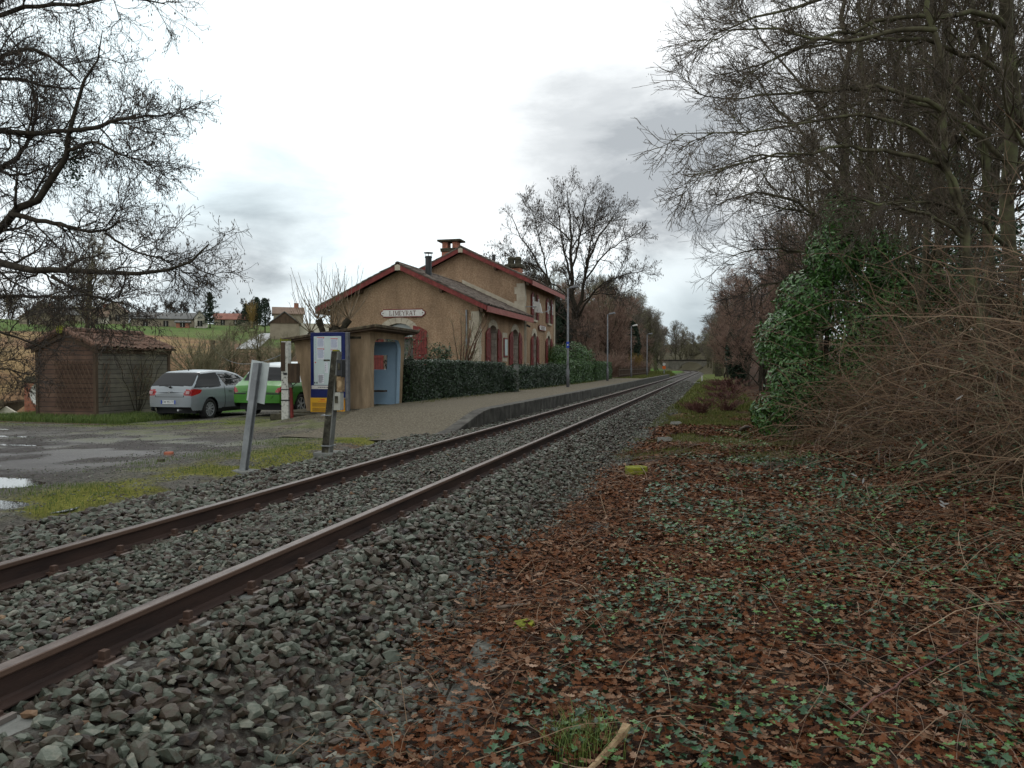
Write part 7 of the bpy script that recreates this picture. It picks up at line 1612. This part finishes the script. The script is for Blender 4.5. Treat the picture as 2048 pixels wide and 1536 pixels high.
# ---- bramble tangle along the foot of the bank
def edge_x(y):   # line where the thicket begins
    return np.interp(y, [3,6,9.5,13,17,20,25,40], [3.9,3.6,3.15,2.75,2.0,1.5,1.6,1.9])
def canes(n, y0, y1, depth, h0, h1, llo, lhi, r, seg=12, lean=-.35, drop=.10, clumps=40, wander=.2):
    cy_ = rg.uniform(y0, y1, clumps); cx_ = edge_x(cy_)+rg.uniform(.1, 1, clumps)*depth; ca_ = rg.uniform(0, 6.283, clumps); k_ = rg.integers(0, clumps, n)
    y = cy_[k_]+rg.normal(0, .3, n); xx = cx_[k_]+rg.normal(0, .3, n); xx = np.maximum(xx, edge_x(y)-.1)
    p = np.c_[xx, y, H(xx, y)+rg.uniform(h0, h1, n)*rg.uniform(0, 1, n)*np.clip((xx-edge_x(y))/1.2, .05, 1)]
    a = ca_[k_]+rg.normal(0, 1.1, n); e = rg.uniform(-.1, 1.35, n); d = np.c_[np.cos(a)*np.cos(e)+lean, np.sin(a)*np.cos(e), np.sin(e)]; d /= np.linalg.norm(d, axis=1)[:, None]
    L = rg.uniform(llo, lhi, n); out = np.empty((n, seg, 3)); out[:, 0] = p; cv = rg.normal(0, .07, (n, 3)); dr = rg.uniform(0, 2, n)[:, None]*np.array([0,0,-drop])
    for k in range(1, seg):
        d = d+rg.normal(0, wander, (n, 3))+cv+dr; d /= np.linalg.norm(d, axis=1)[:, None]; q = out[:, k-1]+d*(L/(seg-1))[:, None]
        g = H(q[:, 0], q[:, 1])+.02; q[:, 2] = np.maximum(q[:, 2], g); out[:, k] = q
    return out, np.repeat(r*rg.lognormal(0, .4, n)[:, None], seg, 1)*np.linspace(1.15, .5, seg)[None]
def forked(c, n=3, ln=(.2,.7)):
    k = children(*c, n, ln, (20, 75), 6, .22, (0,0,-.03), rmin=.0016, rr=.6, tip=.5); return [c, k]
def cane_obj(name, parts, mat, label):
    V = []; F = []; A = []; o = 0
    for P, R in parts:
        v, f = tubes(P, R, 3); V.append(v); F.append(f+o); o += len(v); A.append(np.repeat(rg.beta(1.5, 2, len(P)), len(f)//len(P)))
    return tag(mk(name, np.concatenate(V), np.concatenate(F), mat, attrs={'v': ('FACE', np.concatenate(A))}), label, 'brambles', kind='stuff')
cane_obj('bramble_tangle', forked(canes(3000, 8.5, 17, 3.2, 0, 2.3, .9, 2.5, .0042, clumps=130))+forked(canes(420, 15.5, 20, 2.2, 0, .9, .6, 1.5, .0045, clumps=30))+forked(canes(520, 4.0, 8.5, 2.4, 0, .7, .5, 1.5, .0024, clumps=60), 3, (.1,.4))+forked(canes(700, 9.0, 16, 3.6, .8, 3.2, 1.6, 3.8, .0052, drop=.05, lean=-.6)), M['cane'], 'dense tangle of brown bramble canes spilling down the right bank')
cane_obj('dead_twigs', forked(canes(900, 8.5, 18, 3.6, 0, 2.6, .8, 2.2, .0036, clumps=120, wander=.3, drop=.04), 4), M['twigolive'], 'grey olive dead twigs caught in the bramble tangle')
P_, R_ = canes(1500, 5, 18, 3.0, 0, 2.0, .8, 2.2, .004, clumps=120); tp = P_[:, 3:].reshape(-1, 3); s = rg.integers(0, len(tp), 5200); pp = tp[s]+rg.normal(0, .06, (5200, 3))
v, f, a = scatter(LV['plain'], pp, rg.uniform(.035, .075, 5200), rand_rot(5200, .6), rg.uniform(.1, 1, 5200))
tag(mk('bramble_leaves', v, f, M['ivy'], attrs={'v': ('FACE', a)}), 'sparse bluish green leaves left on the bramble tangle', 'leaves', kind='stuff')
s = rg.integers(0, len(tp), 5200); v, f, a = scatter(LV['plain'], tp[s]+rg.normal(0, .08, (5200, 3)), rg.uniform(.03, .07, 5200), rand_rot(5200, 1), rg.uniform(0, 1, 5200))
tag(mk('withered_leaves', v, f, M['leaf'], attrs={'v': ('FACE', a)}), 'withered brown leaves caught among the bramble canes', 'leaves', kind='stuff')
# fallen and low canes over the leaf litter
def ground_sticks(n, y0, y1, x0, x1, lo, hi, r0, r1, arch):
    y = rg.uniform(y0, y1, n); xx = rg.uniform(x0, x1, n); an = rg.uniform(0, 6.283, n); l = rg.uniform(lo, hi, n); hh = rg.uniform(0, 1, n)**2*arch; P = []
    bend = rg.normal(0, .25, n)
    for t in np.linspace(0, 1, 9):
        X_ = xx+np.cos(an+bend*t)*l*t; Y_ = y+np.sin(an+bend*t)*l*t; P.append(np.c_[X_, Y_, H(X_, Y_)+.03+np.sin(np.pi*t)*hh+rg.normal(0, .006, n)])
    return np.stack(P, 1), np.repeat(rg.uniform(r0, r1, n)[:, None], 9, 1)*np.linspace(1.2, .6, 9)[None]
cane_obj('fallen_stems', [ground_sticks(1100, 2.2, 9, -1.5, 4.2, .15, .9, .0011, .0026, .12), ground_sticks(500, 8, 16, -1.6, 3.2, .3, 1.3, .002, .004, .2), ground_sticks(240, 2.2, 8, 1.0, 4.5, .5, 1.6, .0015, .003, .35)], M['cane'], 'thin dead stems and trailing canes lying over the leaf litter')
cane_obj('ballast_stems', [ground_sticks(260, 2.2, 8, -2.3, -.9, .08, .45, .0012, .0026, .10)], M['cane'], 'thin dry stems scattered where the ballast meets the leaves')
# ---- leaf litter
def leaves(n, y0, y1, x0, x1, kind, s0, s1, mat=None, tilt=.38, zlo=.004, zhi=.03, mask=None):
    y = rg.uniform(y0, y1, n); xx = rg.uniform(x0, x1, n); dxx = xx-track_x(y)
    ed = edge_r(y)-.02+(fbm(xx*0, y, .6, 70, 3)-.5)*.6; ok = dxx > ed+rg.exponential(.10, n)*-1.0
    thin = (rg.uniform(0, 1, n) < sst(dxx-ed, -.35, .45)) ; ok &= thin
    if mask is not None: ok &= mask(xx, y)
    xx = xx[ok]; y = y[ok]; m = len(xx); z = np.maximum(H(xx, y), bed_z(xx-track_x(y), y)-.0)+rg.uniform(zlo, zhi, m)
    return scatter(LV[kind], np.c_[xx, y, z], rg.uniform(s0, s1, m), rand_rot(m, tilt), np.clip(rg.beta(1.3, 1.7, m), 0, 1))
parts = [leaves(30000, 2.0, 6.5, -1.9, 4.2, 'oak', .028, .075, zhi=.05, tilt=.36), leaves(26000, 2.0, 7.5, -1.9, 4.2, 'plain', .008, .03, zhi=.055, tilt=.6), leaves(34000, 6, 12, -2.0, 4.4, 'oak', .040, .085, zhi=.05, tilt=.36), leaves(28000, 12, 24, -1.9, 3.2, 'plain', .055, .11, zhi=.06, tilt=.5, mask=lambda a, b: fbm(a, b, 1.2, 71, 3)+.16*sst(b, 14, 18)*(a < .9) < .60), leaves(12000, 24, 50, -1.2, 7, 'plain', .08, .14, mask=lambda a, b: fbm(a, b, 1.5, 72, 3) < .55)]
V, F, A = [], [], []; o = 0
for v, f, a in parts: V.append(v); F.append(f+o); A.append(a); o += len(v)
tag(mk('fallen_leaves', np.concatenate(V), np.concatenate(F), M['leaf'], attrs={'v': ('FACE', np.concatenate(A))}), 'thick carpet of wet brown oak leaves on the verge right of the track', 'leaves', kind='stuff')
iv = [leaves(13000, 2.0, 7.5, -1.2, 4.2, 'ivy', .028, .056, tilt=.45, zlo=.02, zhi=.085, mask=lambda a, b: (fbm(a, b, .42, 81, 3) > .45) & (a > -.9+.0*b)), leaves(7000, 7.5, 14, -.8, 3.6, 'ivy', .045, .075, tilt=.4, zlo=.02, zhi=.09, mask=lambda a, b: fbm(a, b, .6, 82, 3) > .47)]
V, F, A = [], [], []; o = 0
for v, f, a in iv: V.append(v); F.append(f+o); A.append(a); o += len(v)
tag(mk('ground_ivy', np.concatenate(V), np.concatenate(F), M['ivy'], attrs={'v': ('FACE', np.concatenate(A))}), 'dark green ivy leaves creeping through the leaf litter', 'ivy', kind='stuff')
iv = [leaves(7000, 2.0, 8, -.6, 4.0, 'herb', .022, .05, tilt=.35, zlo=.03, zhi=.085, mask=lambda a, b: fbm(a, b, .33, 91, 3) > .53), leaves(5000, 8, 20, 0, 3.2, 'herb', .04, .07, tilt=.35, zlo=.03, zhi=.12, mask=lambda a, b: fbm(a, b, .5, 92, 3) > .57)]
V, F, A = [], [], []; o = 0
for v, f, a in iv: V.append(v); F.append(f+o); A.append(a); o += len(v)
tag(mk('green_herbs', np.concatenate(V), np.concatenate(F), M['herb'], attrs={'v': ('FACE', np.concatenate(A))}), 'small patches of fresh green seedlings among the dead leaves', 'plants', kind='stuff')
# ---- grass blades
def blades(px_, py_, h0, h1, w, z=None, lean=.35):
    n = len(px_); a = rg.uniform(0, 6.283, n); h = rg.uniform(h0, h1, n); z = H(px_, py_) if z is None else z
    l = rg.uniform(0, lean, n)*h; dx_, dy_ = np.cos(a), np.sin(a); ox, oy = -dy_*w, dx_*w
    b0_ = np.c_[px_-ox, py_-oy, z-.01]; b1_ = np.c_[px_+ox, py_+oy, z-.01]; m0 = np.c_[px_+dx_*l*.4-ox*.7, py_+dy_*l*.4-oy*.7, z+h*.6]; m1 = np.c_[px_+dx_*l*.4+ox*.7, py_+dy_*l*.4+oy*.7, z+h*.6]; t = np.c_[px_+dx_*l*1.3, py_+dy_*l*1.3, z+h]
    V = np.stack([b0_, b1_, m0, m1, t], 1).reshape(-1, 3); F = np.array([(0,1,3),(0,3,2),(2,3,4)])[None]+(np.arange(n)*5)[:, None, None]
    return V, F.reshape(-1, 3), np.repeat(rg.beta(2, 2, n), 3)
def grass(name, sets, mat, label):
    V, F, A = [], [], []; o = 0
    for v, f, a in sets: V.append(v); F.append(f+o); A.append(a); o += len(v)
    return tag(mk(name, np.concatenate(V), np.concatenate(F), mat, attrs={'v': ('FACE', np.concatenate(A))}), label, 'grass', kind='stuff')
def area(n, x0, x1, y0, y1, mask=None):
    a = rg.uniform(x0, x1, n); b_ = rg.uniform(y0, y1, n)
    if mask is not None: k = mask(a, b_); a, b_ = a[k], b_[k]
    return a, b_
g1 = area(42000, -27, -15.5, 17.3, 21, lambda a, b_: (b_+.10*(a+18) > 17.6+.25*(fbm(a, b_, .5, 95)-.5)) & ~((a > -20.5) & (a < -18.15) & (b_ > 19.45)))
g2 = area(26000, -9.5, -5.85, 4.6, 13.5, lambda a, b_: (fbm(a, b_, .9, 21)+.35*fbm(a, b_, .25, 23, 3) > .70) & (a > -8.3+.0*b_))
g3 = area(9000, -17, -9.8, 13, 17.5, lambda a, b_: (fbm(a, b_, .9, 21) > .46) & (np.abs(b_-(17.2+.14*(a+17))) < .9))
grass('grass', [blades(*g1, .05, .19, .006), blades(*g2, .012, .05, .003), blades(*g3, .012, .04, .005)], M['grass'], 'short bright green grass before the shed and mossy grass beside the ballast')
g4 = area(52000, -1.7, 2.0, 13.5, 34, lambda a, b_: fbm(a, b_, 1.2, 71, 3)+.1*sst(b_, 14, 20) > .47); g5 = area(22000, -1.4, 1.6, 30, 80)
g6 = area(14000, -8.2, -5.7, 66, 101); g7 = area(9000, -11.5, -5.6, 101, 128)
grass('verge_grass', [blades(*g4, .03, .09, .004), blades(*g5, .1, .3, .02), blades(*g6, .04, .12, .015, z=np.full(len(g6[0]), .21)), blades(*g7, .1, .5, .025), blades(*area(2600, -8.3, -7.75, 20, 54), .03, .13, .008)], M['olivegrass'], 'ragged green grass along both far verges of the track')
# single tufts near the camera
n = 260; a = rg.normal(0, .075, (n, 2)); tx, ty = -.52, 3.18; v, f, av = blades(tx+a[:, 0], ty+a[:, 1], .06, .17, .0022, lean=.9); tag(mk('grass_tuft', v, f, M['grass'], attrs={'v': ('FACE', av)}), 'bright green grass tuft at the bottom of the picture beside the broken branch', 'grass')
# ---- lone things on the ground
def stick(name, pts, r0, r1, mat, label, cat='branch'):
    P = [(x, y, Hf(x, y)+z) for x, y, z in pts]; q, r = limb(P, r0, r1, 14); r = r*(1+.18*np.sin(np.arange(14)*2.3)); v, f = tubes(q[None], r[None], 8)
    n_ = len(v); f = f.tolist()+[list(range(8))[::-1]+[], list(range(n_-8, n_))]; o = mk(name, v, [tuple(k) for k in f], M[mat], smooth=True); return tag(o, label, cat)
b = MB(); rb_ = random.Random(5); bp_ = [(-.47,2.98,.04),(-.44,3.03,.05),(-.41,3.09,.062),(-.385,3.14,.075),(-.36,3.19,.09),(-.335,3.235,.105)]; V = []; F = []
for i_, (x_, y_, z_) in enumerate(bp_):
    for k_ in range(7):
        a_ = 2*math.pi*k_/7; rr_2 = (.015+.0045*i_/2)*rb_.uniform(.75, 1.15)*(1 if k_ not in (2,3) else .7); V.append((x_+math.cos(a_)*rr_2-.002*i_, y_+rb_.uniform(-.006,.006)+(rb_.uniform(-.01,.045) if i_ == 5 else 0), Hf(x_, y_)+z_-.01+math.sin(a_)*rr_2*.8))
for i_ in range(5):
    for k_ in range(7): F.append((i_*7+k_, i_*7+(k_+1) % 7, (i_+1)*7+(k_+1) % 7, (i_+1)*7+k_))
F += [tuple(range(7))[::-1], tuple(range(35, 42))]
tag(mk('broken_branch', V, F, M['wood']), 'short split pale wood piece with a broken end at the bottom of the picture', 'branch')
def gz(px_, py_, dz=0):
    r_ = px_ray(px_, py_); t = .5
    for k in range(6000):
        q = CAMV+r_*t
        if q.z <= Hf(q.x, q.y)+dz: break
        t += .01
    return q
def gstick(px_pts, r0, r1, mat, label, lift=.03):
    P = []
    for (a, b_) in px_pts: q = gz(a, b_); P.append((q.x, q.y, lift))
    return stick('fallen_branch', P, r0, r1, mat, label)
M['stickbark'] = pmat('stick_bark', [(.07,.05,.035),(.14,.105,.08)], 9, .7, .3, 60)
gstick([(990,1226),(1050,1218),(1110,1208),(1155,1197),(1176,1176)], .011, .005, 'stickbark', 'long thin bare branch lying between ballast and leaf litter')
gstick([(1202,1152),(1240,1166),(1282,1181)], .008, .005, 'stickbark', 'short straight stick among the leaves above the long branch')
gstick([(1480,868),(1540,840),(1600,815),(1680,800)], .035, .015, 'stickbark', 'thick crooked branch lying out of the thicket below the laurel', .10)
gstick([(1700,1470),(1800,1390),(1900,1330),(1990,1280),(2048,1262)], .005, .003, 'redstem', 'long reddish bramble runner crossing the lower right leaves', .07)
gstick([(1180,944),(1290,952),(1420,962)], .008, .004, 'stickbark', 'thin dark branch lying beside the moss covered stone', .04)
def slab(px_, py_, w, d, h, rz, mat, label, name='concrete_slab', cat='slab', mossy=0, tilt=.03):
    q = gz(px_, py_); b_ = MB(); n = 9; pts = []
    for i in range(n): t = 2*math.pi*i/n; t += .3; k = 1/max(abs(math.cos(t)), abs(math.sin(t))); k = min(k, 1.38); pts.append((math.cos(t)*w/2*k*random.uniform(.88,1), math.sin(t)*d/2*k*random.uniform(.88,1)))
    b_.prism(pts, 'z', -.08, h); o = b_.build(name, M[mat]); bevel(o, .012, 2); o.location = (q.x, q.y, Hf(q.x, q.y)+.01); o.rotation_euler = (tilt, -tilt, rz); return tag(o, label, cat)
M['lichenconc'] = pmat('lichen_concrete', [(.032,.030,.024),(.068,.066,.054),(.14,.14,.12)], 22, .85, .6, 60, detail=9, contrast=(.3,.72))
slab(955, 1345, .20, .95, .008, .10, 'lichenconc', 'lichen spotted concrete trough lid nearest the camera at the ballast foot', mossy=1)
slab(905, 1470, .24, .50, .008, .15, 'lichenconc', 'broken concrete lid fragment at the bottom edge below the nearest lid')
slab(1195, 1065, .26, .95, .008, .05, 'lichenconc', 'half buried concrete trough lid where ballast meets leaves')
slab(1330, 884, .34, .9, .05, .05, 'lichenconc', 'flat grey concrete lid in the grass at the far ballast edge')
slab(1352, 850, .34, .9, .05, .02, 'lichenconc', 'second flat grey lid just beyond the first in the grassy edge')
q = slab(1273, 952, .34, .26, .13, .3, 'moss', 'small stone thickly covered in bright yellow green moss', 'mossy_stone', 'stone')
q = slab(1050, 1258, .13, .12, .035, .6, 'moss', 'moss cushion on a stone by the long thin branch', 'mossy_stone', 'stone')
q = slab(1325, 1125, .13, .10, .03, .6, 'moss', 'little moss cushion among the leaves in the middle of the verge', 'mossy_stone', 'stone')
q = slab(338, 911, .16, .10, .05, .2, 'brick', 'lone red brick lying in the yard', 'brick', 'brick')
q = slab(322, 923, .14, .08, .03, -.4, 'mossstone', 'dark flat stone just left of the lone brick', 'stone', 'stone')
# pale bramble leaves poking out on the right
def lsp(px_, py_, D, k, s, mat, label):
    q = at_d(px_, py_, D); v, f, a = scatter(LV['laurel'], rg.normal(0, .06, (k, 3))+np.array(q), np.full(k, s), facing(k, np.repeat([[0,-.6,.8]], k, 0), .4), rg.uniform(.6, 1, k))
    g = Hf(q.x, q.y); st_, sf = tubes(*[np.asarray(t)[None] for t in limb([(q.x+.1, q.y+.1, g), (q.x+.05, q.y+.05, (g+q.z)/2), tuple(q)], .004, .003, 6)], 4)
    r = empty('bramble_sprig', tuple(q), 0, label, 'plant', 'leafy bramble sprigs'); o1 = mk('leaves', v-np.array(q), f, M[mat], r, attrs={'v': ('FACE', a)}); mk('stem', st_-np.array(q), sf, M['cane'], r)
M['paleleaf'] = pmat('pale_leaf_underside', [(.09,.09,.08),(.17,.165,.155)], 9, .6, attr='v')
for (a_, b_, D, k, s, mt_, lb) in [(1700,950,7.5,3,.07,'paleleaf','pair of pale grey leaves hanging over the leaf litter'),(1935,805,8.5,2,.10,'paleleaf','single pale leaf in the bramble tangle at mid height'),(1840,912,8,5,.10,'ivy','green five leaf sprig standing out of the brambles'),(1680,985,7,6,.09,'ivy','dark green leafy sprig low over the leaves'),(1905,1005,6.5,4,.06,'paleleaf','pale leaved sprig right of the dark green sprig'),(1850,880,8.2,4,.08,'ivy','small green sprig above the five leaf sprig'),(1960,1320,3.6,5,.07,'ivy','bramble sprig with toothed leaves at the lower right')]: lsp(a_, b_, D, k, s, mt_, lb)
